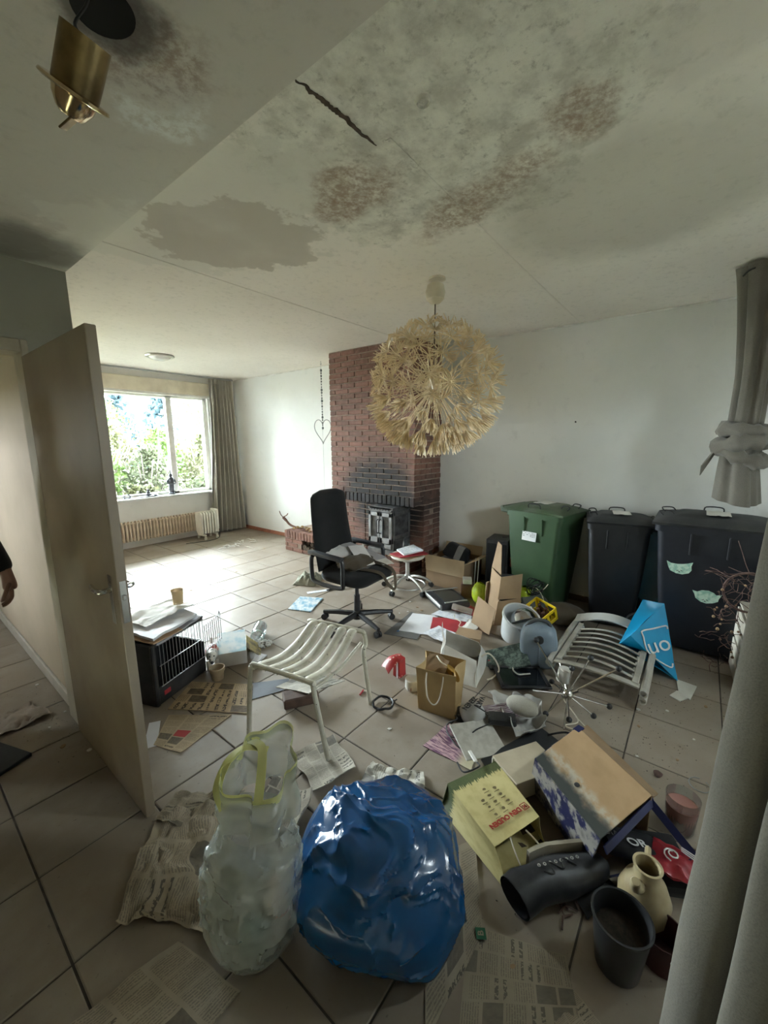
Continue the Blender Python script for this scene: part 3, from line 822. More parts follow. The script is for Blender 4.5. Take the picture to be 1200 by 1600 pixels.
for s in (-1, 1):
    m = MB()
    x = s*.27
    path = spline([(x, -.07, .655), (x, -.085, .62), (x, -.085, .47), (x, -.07, .425), (x, .10, .415), (x, .24, .43), (x, .262, .48), (x, .265, .6), (x, .25, .645)], 5)
    m.tube(path, .019, 8, sx=.9)
    a = part('armrest', m, M_plast, oc)
    m = MB(); m.box((.055, .37, .032), (x, .10, .668), rot=(.04, 0, 0), r=.013, seg=3); part('arm_pad', m, M_armpad, a, 'grey worn arm pad')
m = MB(); m.box((.16, .26, .05), (0, 0, .40), r=.01); m.tube([(0, .10, .40), (0, .27, .44), (0, .33, .60)], .022, 8, sx=1.6); m.tube([(.05, -.05, .39), (.22, -.08, .385)], .007, 6); part('mechanism', m, M_plast, oc)
m = MB(); m.cyl((0, 0, .10), (0, 0, .27), .028, .026); m.cyl((0, 0, .26), (0, 0, .40), .017); part('gas_column', m, M_plast, oc)
m = MB(); m.cyl((0, 0, .055), (0, 0, .125), .042, .035, 18); part('hub', m, M_plast, oc)
for q in range(5):
    a = math.radians(36+72*q); c, s = math.cos(a), math.sin(a)
    m = MB(); m.tube([(.03*c, .03*s, .095), (.18*c, .18*s, .088), (.325*c, .325*s, .072)], [.026, .023, .017], 8, sx=.95); m.cyl((.315*c, .315*s, .045), (.315*c, .315*s, .075), .009)
    lg = part('base_leg', m, M_plast, oc)
    m = MB()
    for t in (-1, 1): m.cyl((.315*c-s*.006*t, .315*s+c*.006*t, .0275), (.315*c-s*.024*t, .315*s+c*.024*t, .0275), .0275, n=16)
    m.box((.03, .03, .02), (.315*c, .315*s, .045), rot=(0, 0, a), r=.004); part('castor', m, M_black, lg)
# things on the seat
M_paper = mat('white_paper', (.74, .74, .76), (.66, .66, .69), rough=.75)
M_paperg = mat('grey_paper', (.40, .39, .42), (.34, .33, .36), rough=.8)
M_paperw = mat('cream_paper', (.70, .68, .63), (.6, .58, .53), rough=.8)
def sheet(name, quad, m_, label, cat, amp=.01, th=.0015, seed=0, nu=14, nv=14, fold=0, group=None, freq=5., lift=None, z0=None):
    """a loose sheet: quad = four world corners in order; amp = crumple height"""
    q = [Vector(p if len(p) == 3 else (*p, .004)) for p in quad]
    zmin = min(p.z for p in q)
    cen = sum(q, Vector())/4
    def fn(u, v):
        p = q[0].lerp(q[1], u).lerp(q[3].lerp(q[2], u), v)
        if amp:
            e = abs(nz(p.x*freq+seed, p.y*freq*1.3, seed*1.7))+.6*abs(nz(p.x*freq*2.7, p.y*freq*2.2+seed, seed))+.3*abs(nz(p.x*freq*6, p.y*freq*6+seed, seed))
            p = p+Vector((nz(p.x*9, p.y*9, seed)*amp*.8, nz(p.x*9, p.y*9, seed+5)*amp*.8, amp*e))
        if fold: p.z += fold*max(0, (v-.72)/.28)**1.3
        if lift: p.z += lift(u, v)
        return p-Vector((cen.x, cen.y, zmin))
    mb = MB(); mb.slab(fn, nu, nv, th)
    zlow = min(v[2] for v in mb.v)
    if zlow < 0: mb.mv(0, 0, -zlow)
    return solo(name, mb, m_, label, cat, (cen.x, cen.y, zmin-.0035 if zmin < .02 else zmin), group=group, smooth=40)
ST = .53
sheet('paper_sheet', [(2.28, 2.52, ST+.10), (2.50, 2.46, ST+.13), (2.52, 2.28, ST+.09), (2.32, 2.33, ST+.06)], M_paper, 'creased white paper leaning on the chair back at the left', 'paper', .03, seed=3)
sheet('paper_sheet', [(2.50, 2.36, ST+.15), (2.63, 2.30, ST+.14), (2.46, 2.02, ST+.06), (2.34, 2.08, ST+.05)], M_paper, 'folded white letter lying across the brown bag on the chair', 'paper', .006, seed=5)
sheet('paper_sheet', [(2.48, 2.50, ST+.14), (2.64, 2.46, ST+.14), (2.72, 2.10, ST+.04), (2.58, 2.10, ST+.05)], M_paperg, 'large grey envelope lying towards the right arm of the chair', 'paper', .006, seed=8)
sheet('paper_sheet', [(2.60, 2.20, ST+.05), (2.74, 2.16, ST+.03), (2.68, 1.99, ST+.012), (2.56, 2.02, ST+.02)], M_paperw, 'torn cream paper scrap at the front of the chair seat', 'paper', .012, seed=9)
M_brownbag = cloth_mat('brown_canvas', (.115, .092, .065), (.07, .055, .04))
bb = thing('shoulder_bag', 'limp brown canvas bag with its strap hanging off the chair seat', 'bag', (2.42, 2.20, ST))
m = MB()
def bagf(u, v):
    a = 2*PI*u; r = math.sin(PI*v)
    x = .17*r*math.copysign(abs(math.cos(a))**.8, math.cos(a)); y = .13*r*math.sin(a)
    k = 1+.35*nz(x*14, y*14, v*5)
    return (x*k, y*k, .055-.055*math.cos(PI*v)+.02*nz(x*20, y*20, 9)*r)
m.grid(bagf, 36, 16, True); part('body', m, M_brownbag, bb, smooth=70)
m = MB()
sp_ = spline([(-.06, -.10, .03), (0, -.20, .015), (.05, -.245, -.02), (.09, -.265, -.10), (.155, -.275, -.165), (.185, -.275, -.15), (.19, -.255, -.03), (.165, -.18, .02), (.12, -.06, .05)], 7)
def ribbon(path, w, th=.003, ax=(0, 0, 1)):
    P = [Vector(p) for p in path]; mb = MB()
    def f(u, v):
        i = min(int(v*(len(P)-1)), len(P)-2); t = v*(len(P)-1)-i; p = P[i].lerp(P[i+1], t)
        d = (P[i+1]-P[i]).normalized(); s = d.cross(Vector(ax)); s = s.normalized() if s.length > .05 else Vector((1, 0, 0))
        return p+s*(u-.5)*w
    mb.slab(f, 1, len(P)-1, th); return mb
part('strap', ribbon(sp_, .026, .003, (.3, 1, .2)), M_brownbag, bb)

# --- slatted garden chair without a back
M_slat = NT('dirty_white_enamel'); p_ = M_slat.pos()
c_ = M_slat.mix(M_slat.ramp(M_slat.noise(p_, 14, 6, .65), .4, .72), (.56, .53, .44), (.42, .39, .30))
c_ = M_slat.mix(M_slat.ramp(M_slat.noise(p_, 5, 4), .55, .75, 0, .6), c_, (.30, .29, .19))
c_ = M_slat.mix(M_slat.ramp(M_slat.noise(p_, 38, 3), .68, .73), c_, (.07, .04, .03))
M_slat.col(c_); M_slat.p(Roughness=.5); M_slat = M_slat.m
gc = thing('garden_chair', 'white enamelled metal garden seat with five curved slats and no back', 'chair', (1.40, 1.64, 0))
A, B, C_, D_ = Vector((1.13, 1.80, .405)), Vector((1.215, 1.405, .405)), Vector((1.665, 1.485, .455)), Vector((1.585, 1.855, .455))
m = MB(); m.tube(spline([(1.085, 1.80, .0), A+Vector((-.012, .004, -.06)), A+Vector((.0, -.005, -.012)), A+Vector((.012, -.03, .0)), B+Vector((-.006, .03, 0)), B+Vector((0, .004, -.012)), B+Vector((.0, -.006, -.06)), (1.225, 1.325, .0)], 6), .0135, 10)
part('front_frame', m, M_slat, gc, w=True)
m = MB(); m.tube(spline([(1.70, 1.445, .0), (1.672, 1.47, .33), C_+Vector((.03, -.01, -.07)), C_+Vector((.03, 0, -.01)), C_+Vector((.005, .03, .018)), D_+Vector((.01, -.03, .018)), D_+Vector((.025, 0, -.01)), D_+Vector((.02, .01, -.07)), (1.59, 1.92, .33), (1.56, 1.99, .0)], 6), .0135, 10)
part('rear_frame', m, M_slat, gc, w=True)
for a, b in ((A, D_), (B, C_)):
    m = MB(); m.tube([a+Vector((.01, 0, -.03)), (a+b)/2+Vector((0, 0, -.075)), b+Vector((0, 0, -.05))], .009, 8); part('side_rail', m, M_slat, gc, w=True)
for i in range(5):
    t0, t1 = (i+.09)/5, (i+.91)/5
    m = MB()
    def sl(u, v):
        f = lerp(A, B, lerp(t0, t1, u)); b = lerp(D_+Vector((.01, -.02, 0)), C_+Vector((.01, .02, 0)), lerp(t0, t1, u))
        p = f.lerp(b, v); p.z += .014-.060*math.sin(PI*min(v*1.02, 1))**1.1+.035*v*v-.05*max(0, v-.93)/.07*.5
        p.z += -.012*abs(2*u-1)**4
        if v < .06: p.z -= (.06-v)/.06*.02
        return p
    m.slab(sl, 6, 26, .004); part('slat', m, M_slat, gc, w=True, smooth=50)

# --- swivel stool
M_alu = mat('matt_aluminium', (.66, .66, .64), (.52, .52, .50), rough=.35, metal=.7)
M_seatw = mat('white_stool_seat', (.74, .72, .64), (.64, .61, .52), rough=.4)
so = thing('swivel_stool', 'white swivel stool on arched metal legs in front of the fireplace', 'stool', (3.43, 2.37, 0))
m = MB(); m.lathe([(.001, .345), (.12, .345), (.175, .36), (.185, .375), (.175, .39), (.10, .385), (.001, .385)], 30); part('seat', m, M_seatw, so)
m = MB(); m.cyl((0, 0, .14), (0, 0, .33), .022); m.cyl((0, 0, .31), (0, 0, .35), .05, .06); part('column', m, M_alu, so)
m = MB(); m.cyl((0, 0, .125), (0, 0, .165), .04, .032); part('hub', m, M_alu, so)
for q in range(5):
    a = math.radians(-110+72*q); c, s = math.cos(a), math.sin(a)
    m = MB(); m.tube(spline([(.02*c, .02*s, .145), (.10*c, .10*s, .14), (.20*c, .20*s, .105), (.27*c, .27*s, .05)], 5), [.015]*8+[.012]*8, 8); lg = part('leg', m, M_alu, so)
    m = MB()
    for t in (-1, 1): m.cyl((.27*c-s*.005*t, .27*s+c*.005*t, .026), (.27*c-s*.02*t, .27*s+c*.02*t, .026), .026, n=14)
    part('castor', m, M_black, lg)
m = MB(); m.tube([(.19*math.cos(2*PI*i/40), .19*math.sin(2*PI*i/40), .055) for i in range(40)], .007, 6, closed=True); part('foot_ring', m, M_alu, so)
M_red = mat('red_card', (.42, .04, .05), (.32, .03, .04), rough=.5)
M_orange = mat('apricot_card', (.62, .42, .26), (.50, .34, .21), rough=.7)
sheet('folder', [(3.25, 2.50, .392), (3.50, 2.36, .392), (3.55, 2.20, .385), (3.26, 2.24, .388)], M_orange, 'apricot card folder lowest on the white stool', 'folder', .002, .006, 1)
sheet('folder', [(3.27, 2.49, .405), (3.62, 2.36, .410), (3.50, 2.16, .407), (3.22, 2.32, .405)], M_red, 'red card folder on the white swivel stool', 'folder', .003, .008, 2)
M_print = NT('printed_form'); u_ = M_print.uv(); sx_ = M_print.n('ShaderNodeSeparateXYZ'); M_print.l(u_, sx_.inputs[0])
ln_ = M_print.math('GREATER_THAN', M_print.math('FRACT', M_print.math('MULTIPLY', sx_.outputs[1], 14)), .6)
M_print.col(M_print.mix(M_print.math('MULTIPLY', ln_, M_print.ramp(M_print.noise(u_, 9, 3), .45, .55)), (.78, .80, .84), (.42, .45, .55)))
M_print.p(Roughness=.6); M_print = M_print.m
sheet('paper_pad', [(3.33, 2.44, .440), (3.55, 2.38, .455), (3.47, 2.20, .442), (3.26, 2.30, .425)], M_print, 'thick white printed pad on top of the red folder', 'paper', .002, .016, 4)
tg_ = thing('drinking_glass', 'clear glass tumbler standing on the stool behind the pad', 'glass', (3.50, 2.44, .415))
M_clear = glass('clear_glass', (.86, .89, .90), .02, .62)
m = MB(); m.lathe([(.03, 0), (.04, .03), (.043, .09), (.036, .13), (.034, .13), (.040, .09), (.037, .03), (.001, .008)], 22); part('bowl', m, M_clear, tg_)
m = MB(); m.lathe([(.031, .0), (.032, .008), (.001, .009)], 20); part('foot', m, M_clear, tg_)

# --- wheelie bins: x is the width, -y the front, +y the hinge side with wheels
def wheelie(loc, rz, W, Dp, Hb, m_, ml, label, cat='bin'):
    t = thing('wheelie_bin', label, cat, loc, rz)
    b0, b1 = .80, .74
    def ring(z, fx, fy, rr=.045):
        out = []
        for (sx, sy, a0) in ((1, 1, 0), (-1, 1, PI/2), (-1, -1, PI), (1, -1, 1.5*PI)):
            for k in range(5):
                a = a0+PI/2*k/4
                out.append((sx*(W/2*fx-rr)+rr*math.cos(a), sy*(Dp/2*fy-rr)+rr*math.sin(a)+(fy-1)*-.02, z))
        return out
    m = MB(); vs = []; n = 20
    lev = [(.03, b0*.94, b1*.94), (.06, b0, b1), (.5*Hb, .905, .875), (Hb-.06, .985, .985), (Hb-.058, 1.03, 1.03), (Hb, 1.04, 1.04), (Hb, .96, .96), (.25, .84, .8)]
    for z, fx, fy in lev: vs += ring(z, fx, fy)
    fs = [tuple(range(n-1, -1, -1)), tuple((len(lev)-1)*n+i for i in range(n))]
    for i in range(len(lev)-1):
        for j in range(n): fs.append((i*n+j, i*n+(j+1) % n, (i+1)*n+(j+1) % n, (i+1)*n+j))
    m.add(vs, fs); bd = part('body', m, m_, t, smooth=40)
    for sx in (-1, 1):                            # stiffening ribs beneath the rim
        for yy in (-.09, .07):
            m = MB(); m.box((.03, .012, .16), (sx*(W/2*.965), yy*Dp/.5, Hb-.13), rot=(0, sx*.10, 0), r=.003); part('rib', m, m_, bd)
    m = MB()
    def lidf(u, v):
        x = (u-.5)*W*1.10; y = (v-.5)*Dp*1.12+.01
        e = (1-abs(2*u-1)**5)*(1-abs(2*v-1)**5)
        return (x, y, Hb+.010+.034*e+.012*(1-abs(2*u-1)**2)*e+(.01 if .25 < u < .75 and .2 < v < .45 else 0)*e)
    m.slab(lidf, 22, 22, .018); part('lid', m, ml, t, smooth=50)
    for sx in (-1, 1):
        m = MB(); m.tube(spline([(sx*.10, -Dp*.46, Hb+.03), (sx*.10, -Dp*.50, Hb+.065), (sx*.10+.001, -Dp*.40, Hb+.072), (sx*.10, -Dp*.36, Hb+.045)], 4), .005, 6); part('lid_handle', m, M_black, t)
    m = MB(); m.tube(spline([(-W*.44, -.06, Hb+.035), (-W*.455, -.05, Hb+.072), (-W*.455, .05, Hb+.072), (-W*.44, .06, Hb+.035)], 4), .005, 6); part('lid_handle', m, M_black, t)
    m = MB()
    for sx in (-1, 1): m.box((.03, .12, .06), (sx*W*.40, Dp*.56, Hb-.015), r=.01)
    m.cyl((-W*.47, Dp*.62, Hb+.005), (W*.47, Dp*.62, Hb+.005), .016, n=12); part('hinge_bar', m, ml, t)
    wy = Dp*b1/2+.03
    m = MB(); m.cyl((-W*.45, wy, .09), (W*.45, wy, .09), .011, n=10); part('axle', m, M_black, t)
    for sx in (-1, 1):
        m = MB(); m.lathe([(.02, -.022), (.085, -.02), (.09, -.012), (.09, .012), (.085, .02), (.02, .022)], 26, (sx*W*.44, wy, .0905), (0, PI/2, 0)); wh = part('wheel', m, M_black, t)
        m = MB(); m.lathe([(.001, .0), (.052, .004), (.055, .0)], 20, (sx*(W*.44+.022), wy, .09), (0, sx*PI/2, 0)); part('hub_cap', m, mat('grey_hub', (.09, .09, .095), rough=.5), wh)
    return t
M_binG = mat('green_bin_plastic', (.050, .095, .045), (.038, .075, .036), rough=.42, scale=3)
M_binB = mat('anthracite_bin_plastic', (.010, .0105, .013), (.017, .0175, .020), rough=.45, scale=7)
M_binN = mat('dusty_navy_bin_plastic', (.009, .0105, .016), (.015, .0165, .023), rough=.45, scale=6)
M_dustlid = mat('dusty_bin_lid', (.016, .017, .019), (.04, .04, .04), rough=.6, scale=5)
M_glid = mat('dusty_green_lid', (.055, .085, .042), (.10, .12, .085), rough=.6, scale=5)
bg_ = wheelie((3.94, 1.12, 0), math.radians(-14), .46, .56, .93, M_binG, M_glid, 'green wheelie bin with a white label beside the pile by the wall')
bk_ = wheelie((3.90, .51, 0), math.radians(192), .45, .45, .91, M_binB, M_dustlid, 'narrow black wheelie bin standing between the green bin and the wide bin')
bw_ = wheelie((3.83, -.12, 0), math.radians(180), .58, .66, .98, M_binN, M_dustlid, 'wide dark navy wheelie bin with two pale animal stickers')
M_label = mat('white_label', (.80, .80, .78), (.70, .70, .70), rough=.6)
M_ink = mat('dark_ink', (.03, .03, .03), rough=.7)
def plate_on(x, y0, y1, z0, z1, tilt): pass
m = MB(); m.box((.004, .145, .085), (-.232, .02, .70), rot=(0, .105, 0), r=.001); lb = part('label', m, M_label, bg_, 'white paper label')
m = MB(); rnd = random.Random(3)
for i in range(5):
    for j in range(7):
        if rnd.random() < .62: m.box((.002, rnd.uniform(.006, .016), .004), (-.2352+(.03-i*.015)*-.105, -.035+j*.018, .70+.03-i*.015), rot=(0, .105, 0))
part('lettering', m, M_ink, lb)
M_stick = mat('pale_green_sticker', (.56, .72, .60), (.30, .52, .42), rough=.4, scale=40, lo=.42, hi=.62)
def face(w, h, flip=1): return [(-.50*w, .44*h), (-.34*w, .30*h), (-.1*w, .26*h), (.12*w, .30*h), (.30*w, .36*h), (.50*w, .48*h), (.44*w, .16*h), (.46*w, -.12*h), (.36*w, -.36*h), (.12*w, -.5*h), (-.12*w, -.46*h), (-.36*w, -.28*h), (-.44*w, .04*h)]
for (y, z, w, h, a) in ((-.165, .665, .155, .10, .05), (.005, .475, .155, .095, -.05)):
    xs = .29*lerp(.80, 1., z/.95)+.004
    M = Matrix.Translation((xs, y, z)) @ Matrix.Rotation(.075, 4, 'Y') @ Matrix.Rotation(PI/2, 4, 'Z') @ Matrix.Rotation(PI/2, 4, 'X') @ Matrix.Rotation(a, 4, 'Z')
    m = MB(); m.prism(face(w, h) if z > .5 else [(-.52*w, .34*h), (-.34*w, .30*h), (-.18*w, .48*h), (.06*w, .55*h), (.26*w, .44*h), (.36*w, .30*h), (.55*w, .42*h), (.47*w, .05*h), (.46*w, -.16*h), (.30*w, -.36*h), (.06*w, -.5*h), (-.16*w, -.44*h), (-.36*w, -.22*h), (-.42*w, .06*h)], .002, M); stk = part('sticker', m, M_stick, bw_, 'pale green sticker cut like an animal face')
    m = MB(); 
    for q in ((-.012, -.024), (.012, -.022)): m.box((.014, .004, .001), (q[0], q[1], .0026), rot=(0, 0, .5 if q[0] < 0 else -.5))
    m.box((.010, .006, .001), (0, -.032, .0026)); m.xf(M); part('printed_nose', m, M_ink, stk)
for root, (w_, d_, hh) in ((bk_, (.18, .13, .91+.066)), (bw_, (.22, .14, .98+.066)), (bg_, (.18, .15, .93+.066))):
    m = MB(); m.slab(lambda u, v: ((u-.5)*w_+.02, (v-.5)*d_+.02, hh+.012*abs(nz(u*3, v*3, w_*40))), 10, 8, .003)
    part('lid_leaflet', m, M_paperw, root, 'crumpled pale leaflet stuck on the lid')

# --- curtains near the camera and the knotted one
M_curt2 = cloth_mat('grey_velvet_curtain', (.185, .172, .143), (.15, .138, .115))
cn = thing('curtain', 'heavy grey curtain hanging in folds at the right edge, close by', 'curtain', (.9, -.2, 0))
path = spline([(1.085, -.115), (1.055, -.068), (1.02, -.085), (1.005, -.130), (1.03, -.165), (1.005, -.185), (.965, -.150), (.94, -.155), (.925, -.21), (.95, -.25), (.90, -.285), (.85, -.24), (.80, -.255), (.77, -.32), (.70, -.28), (.62, -.34), (.52, -.30)], 6)
def cnear(u, v):
    i = min(int(u*(len(path)-1)), len(path)-2); t = u*(len(path)-1)-i; p = path[i].lerp(path[i+1], t)
    z = lerp(2.40, .015, v); c = Vector((.95, -.235))
    k = lerp(.72, 1.02, v**.9)
    xy = Vector((p.x, p.y)); q = c+(xy-c)*k
    q.y -= .040*(1-v)+.004*nz(z*3, u*5); q.x += .008*nz(z*2.5, u*4, 2)
    return (q.x, q.y, z)
m = MB(); m.slab(cnear, 130, 30, .004); part('drape', m, M_curt2, cn, w=True, smooth=70)
M_curt3 = cloth_mat('brown_grey_curtain', (.17, .155, .13), (.13, .118, .098))
kc = thing('knotted_curtain', 'grey curtain tied up in a large knot above the wide bin', 'curtain', (3.40, -.19, 1.2))
m = MB()
def rope(u, v):
    a = 2*PI*u; z = lerp(1.42, .44, v)
    r = lerp(.115, .070, min(1, v*1.5)**.8)*(1+.25*math.sin(5*a+1.0)+.10*math.sin(9*a))
    return (r*math.cos(a)*.75+.08*(1-v), r*math.sin(a)-.01*math.sin(v*3), z)
m.grid(rope, 60, 20, True); part('gathered_cloth', m, M_curt3, kc, smooth=70)
m = MB()
for (c0, rr, tl, rad, zz) in (((0, 0), .085, .25, .045, .44), ((0, 0), .095, -.35, .050, .36), ((.0, .0), .085, .9, .042, .30)):
    pts = [((rr+.012*math.sin(3*a))*math.cos(a), (rr+.01)*math.sin(a), zz+.06*math.sin(a+.5)*tl) for a in [2*PI*i/26 for i in range(26)]]
    m.tube(pts, [rad*(1+.22*math.sin(i*1.7)+.2*nz(i*.6, zz*9)) for i in range(26)], 14, closed=True)
m.ball(.085, (0, 0, .37), sc=(1, 1, 1.2), n=24, m=14)
m.v = [(x*(1+.22*nz(x*22, y*22, z*22)), y*(1+.22*nz(x*20, y*22, z*18+4)), z+.015*nz(x*30, y*30, z*20)) for x, y, z in m.v]
part('knot', m, M_curt3, kc, smooth=70)
m = MB()
def tail(u, v):
    a = 2*PI*u; z = lerp(.34, .0, v)+.03*v*math.sin(a+1)
    r = lerp(.075, .108, v**.8)*(1+.16*math.sin(4*a+.5)+.06*math.sin(9*a))
    return (r*math.cos(a)*.8, r*math.sin(a)+.01-.02*v, z)
m.grid(tail, 56, 12, True)
m.grid(lambda u, v: tuple(Vector(tail(u, 1-v*.5))*.96), 56, 6, True)
part('tail', m, M_curt3, kc, smooth=70)
m = MB(); m.slab(lambda u, v: (-.02+.05*u, .10+.09*v, .36-.15*v+.03*math.sin(u*PI)-.06*u*v), 8, 10, .006); part('loose_flap', m, M_curt3, kc, smooth=60)
m = MB(); m.tube([(.05, -.02, 1.42), (-.03, -.02, 1.425)], .006, 6); m.tube(spline([(-.01, .06, 1.38), (-.04, .09, 1.36), (-.03, .11, 1.34)], 4), .005, 6); part('hook', m, M_black, kc)

# --- foreground bin bags
def plastic(name, c, c2, alpha=1., rough=.22):
    k = NT(name); v = k.obj()
    k.col(k.mix(k.ramp(k.noise(v, 5, 4), .35, .7), c, c2)); k.p(Roughness=rough, Alpha=alpha)
    k.b.inputs['Specular IOR Level'].default_value = .6
    n1 = k.n('ShaderNodeTexNoise'); n1.noise_type = 'RIDGED_MULTIFRACTAL'; n1.inputs['Scale'].default_value = 6; n1.inputs['Detail'].default_value = 4; k.l(v, n1.inputs['Vector'])
    k.bump(k.math('MULTIPLY', n1.outputs[0], .5), .3, .02)
    return k.m
M_blue = plastic('blue_bag_plastic', (.003, .065, .19), (.002, .045, .14))
M_clearbag = plastic('milky_bag_plastic', (.50, .53, .50), (.40, .43, .40), .48, .2)
M_yellowbag = plastic('pale_yellow_plastic', (.62, .62, .26), (.5, .5, .2), .85, .3)
def bagmesh(rings, nu, nv, cre, seed, fz=1., fac=1., npl=46):
    """closed soft bag: lofted rings cut into taut facets, with sharp folds from ridged noise sampled in space"""
    def R(v):
        t = v*(len(rings)-1); i = min(int(t), len(rings)-2); f = t-i
        P = [rings[max(0, min(len(rings)-1, k))] for k in (i-1, i, i+1, i+2)]
        return [.5*(2*P[1][k]+(P[2][k]-P[0][k])*f+(2*P[0][k]-5*P[1][k]+4*P[2][k]-P[3][k])*f*f+(3*P[1][k]-P[0][k]-3*P[2][k]+P[3][k])*f**3) for k in range(5)]
    m = MB(); big = max(r[3] for r in rings); zt = max(r[0] for r in rings); g = .62/big; rn = random.Random(int(seed*10))
    cen = Vector((sum(r[1] for r in rings)/len(rings), sum(r[2] for r in rings)/len(rings), zt*.42))
    pl = []
    for i in range(npl):
        n_ = Vector((rn.gauss(0, 1), rn.gauss(0, 1), rn.gauss(.1, .9))).normalized()
        pl.append((n_, math.sqrt((n_.x*big)**2+(n_.y*big)**2+(n_.z*zt*.55)**2)*rn.uniform(.84, 1.0)))
    def f(u, v):
        z, cx, cy, rx, ry = R(v); a = 2*PI*u
        c, s = math.cos(a), math.sin(a)
        p = Vector((cx+max(rx, .001)*c, cy+max(ry, .001)*s, z))
        d0 = p-cen; ln = d0.length; dr = d0/ln if ln > 1e-6 else Vector((0, 0, 1))
        k = ln*1.03; h = 0
        for n_, hk in pl:
            t = n_.dot(dr)
            if t > .15: h += (hk/t)**-14
        if h: k = lerp(ln, min(ln*1.06, (h+(ln*1.04)**-14)**(-1/14)), fac)
        q = (p+Vector((nz(p.x*3*g, p.y*3*g, p.z*3*g+seed), nz(p.y*3*g+7, p.z*3*g, p.x*3*g+seed), 0))*.12)*g*fz
        e = max(0, ridge(q.x*2.2+seed, q.y*2.2, q.z*1.6, 2)-.95)
        e2 = max(0, ridge(q.x*5.2, q.y*5.2+seed, q.z*4.2, 2)-1.0)
        k += cre*big*(.22*e+.09*e2)*min(1, z*12)
        p = cen+dr*k
        return (p.x, p.y, max(p.z, .002))
    m.grid(f, nu, nv, True); return m
bl = thing('rubbish_bag', 'full shiny blue plastic rubbish bag on newspapers in the foreground', 'bag', (.915, .72, .0))
m = bagmesh([(.004, 0, 0, .03, .03), (.004, 0, 0, .25, .25), (.03, 0, 0, .315, .31), (.10, .0, 0, .345, .33), (.18, .005, .01, .325, .32), (.245, .01, .03, .255, .265), (.285, .0, .05, .165, .19), (.305, -.01, .06, .08, .09), (.310, -.01, .06, .004, .004)], 180, 120, .62, 2.3, npl=36)
part('bag_skin', m, M_blue, bl, smooth=28)
wb = thing('rubbish_bag', 'milky translucent rubbish bag with yellow drawstring in the foreground', 'bag', (.575, 1.0, .0))
m = bagmesh([(.004, 0, 0, .03, .03), (.004, 0, 0, .12, .13), (.03, 0, 0, .15, .16), (.12, 0, 0, .16, .17), (.22, .01, .01, .155, .17), (.30, .03, .02, .145, .165), (.35, .05, .03, .128, .148), (.39, .065, .04, .112, .132)], 120, 80, .6, 7.1, fac=.3)
part('bag_skin', m, M_clearbag, wb, smooth=28)
m = MB()
def neck(u, v):
    a = 2*PI*u; rx = lerp(.112, .108, v**.7)*(1+.22*math.sin(3*a+.6)+.10*math.sin(7*a)); ry = lerp(.148, .128, v**.7)*(1+.2*math.sin(2*a+1.5)+.12*math.sin(6*a))
    x, y = .07+.05*v+rx*math.cos(a), .04+.05*v+ry*math.sin(a)*.9
    q = 1.2-ridge(x*9, y*9, v*1.5, 2); return (x+.02*q*math.cos(a), y+.02*q*math.sin(a), .375+.115*v+.045*v*math.sin(a+.9)+.02*v*nz(a*2, v*4))
m.grid(neck, 70, 14, True); part('open_neck', m, M_clearbag, wb, smooth=28)
m = MB()
def hem(u, v):
    x, y, z = neck(u, 1); c = Vector((.12, .09))
    q = c+(Vector((x, y))-c)*(1.01+.02*v)
    return (q.x, q.y, z-.025+.035*v)
m.grid(hem, 70, 3, True); part('drawstring_hem', m, M_yellowbag, wb, smooth=50)
part('drawstring_loop', ribbon(spline([(-.02, .10, .42), (-.005, .16, .455), (.06, .19, .50), (.12, .175, .515), (.17, .12, .50)], 7), .030, .0015), M_yellowbag, wb)
part('drawstring_loop', ribbon(spline([(.04, .0, .45), (.10, .06, .50), (.15, .13, .52), (.15, .20, .51)], 7), .030, .0015), M_yellowbag, wb)
def inside(name, mb, m_, label, cat, loc): return solo(name, mb, m_, label, cat, loc)
mb = MB(); mb.box((.10, .14, .22), (0, 0, .11), rot=(.1, .15, .4), r=.012); mb.mv(0, 0, .015); inside('carton', mb, mat('dark_grey_carton', (.10, .11, .11), (.06, .065, .07)), 'dark grey carton showing through the milky bag', 'box', (.565, 1.04, .006))
mb = MB(); mb.box((.09, .05, .10), (0, 0, .05), rot=(0, .2, -.6), r=.008); mb.mv(0, 0, .012); inside('packet', mb, mat('dark_teal_packet', (.02, .10, .10), (.03, .06, .06)), 'dark teal packet showing low in the milky bag', 'packet', (.545, .95, .006))
mb = MB(); mb.lathe([(.001, 0), (.04, 0), (.043, .02), (.042, .12), (.03, .15), (.015, .17), (.015, .19), (.001, .19)], 18); inside('bottle', mb, mat('rosy_plastic', (.50, .36, .31), (.4, .28, .24), rough=.4), 'rosy plastic bottle showing through the milky bag', 'bottle', (.625, .95, .008))

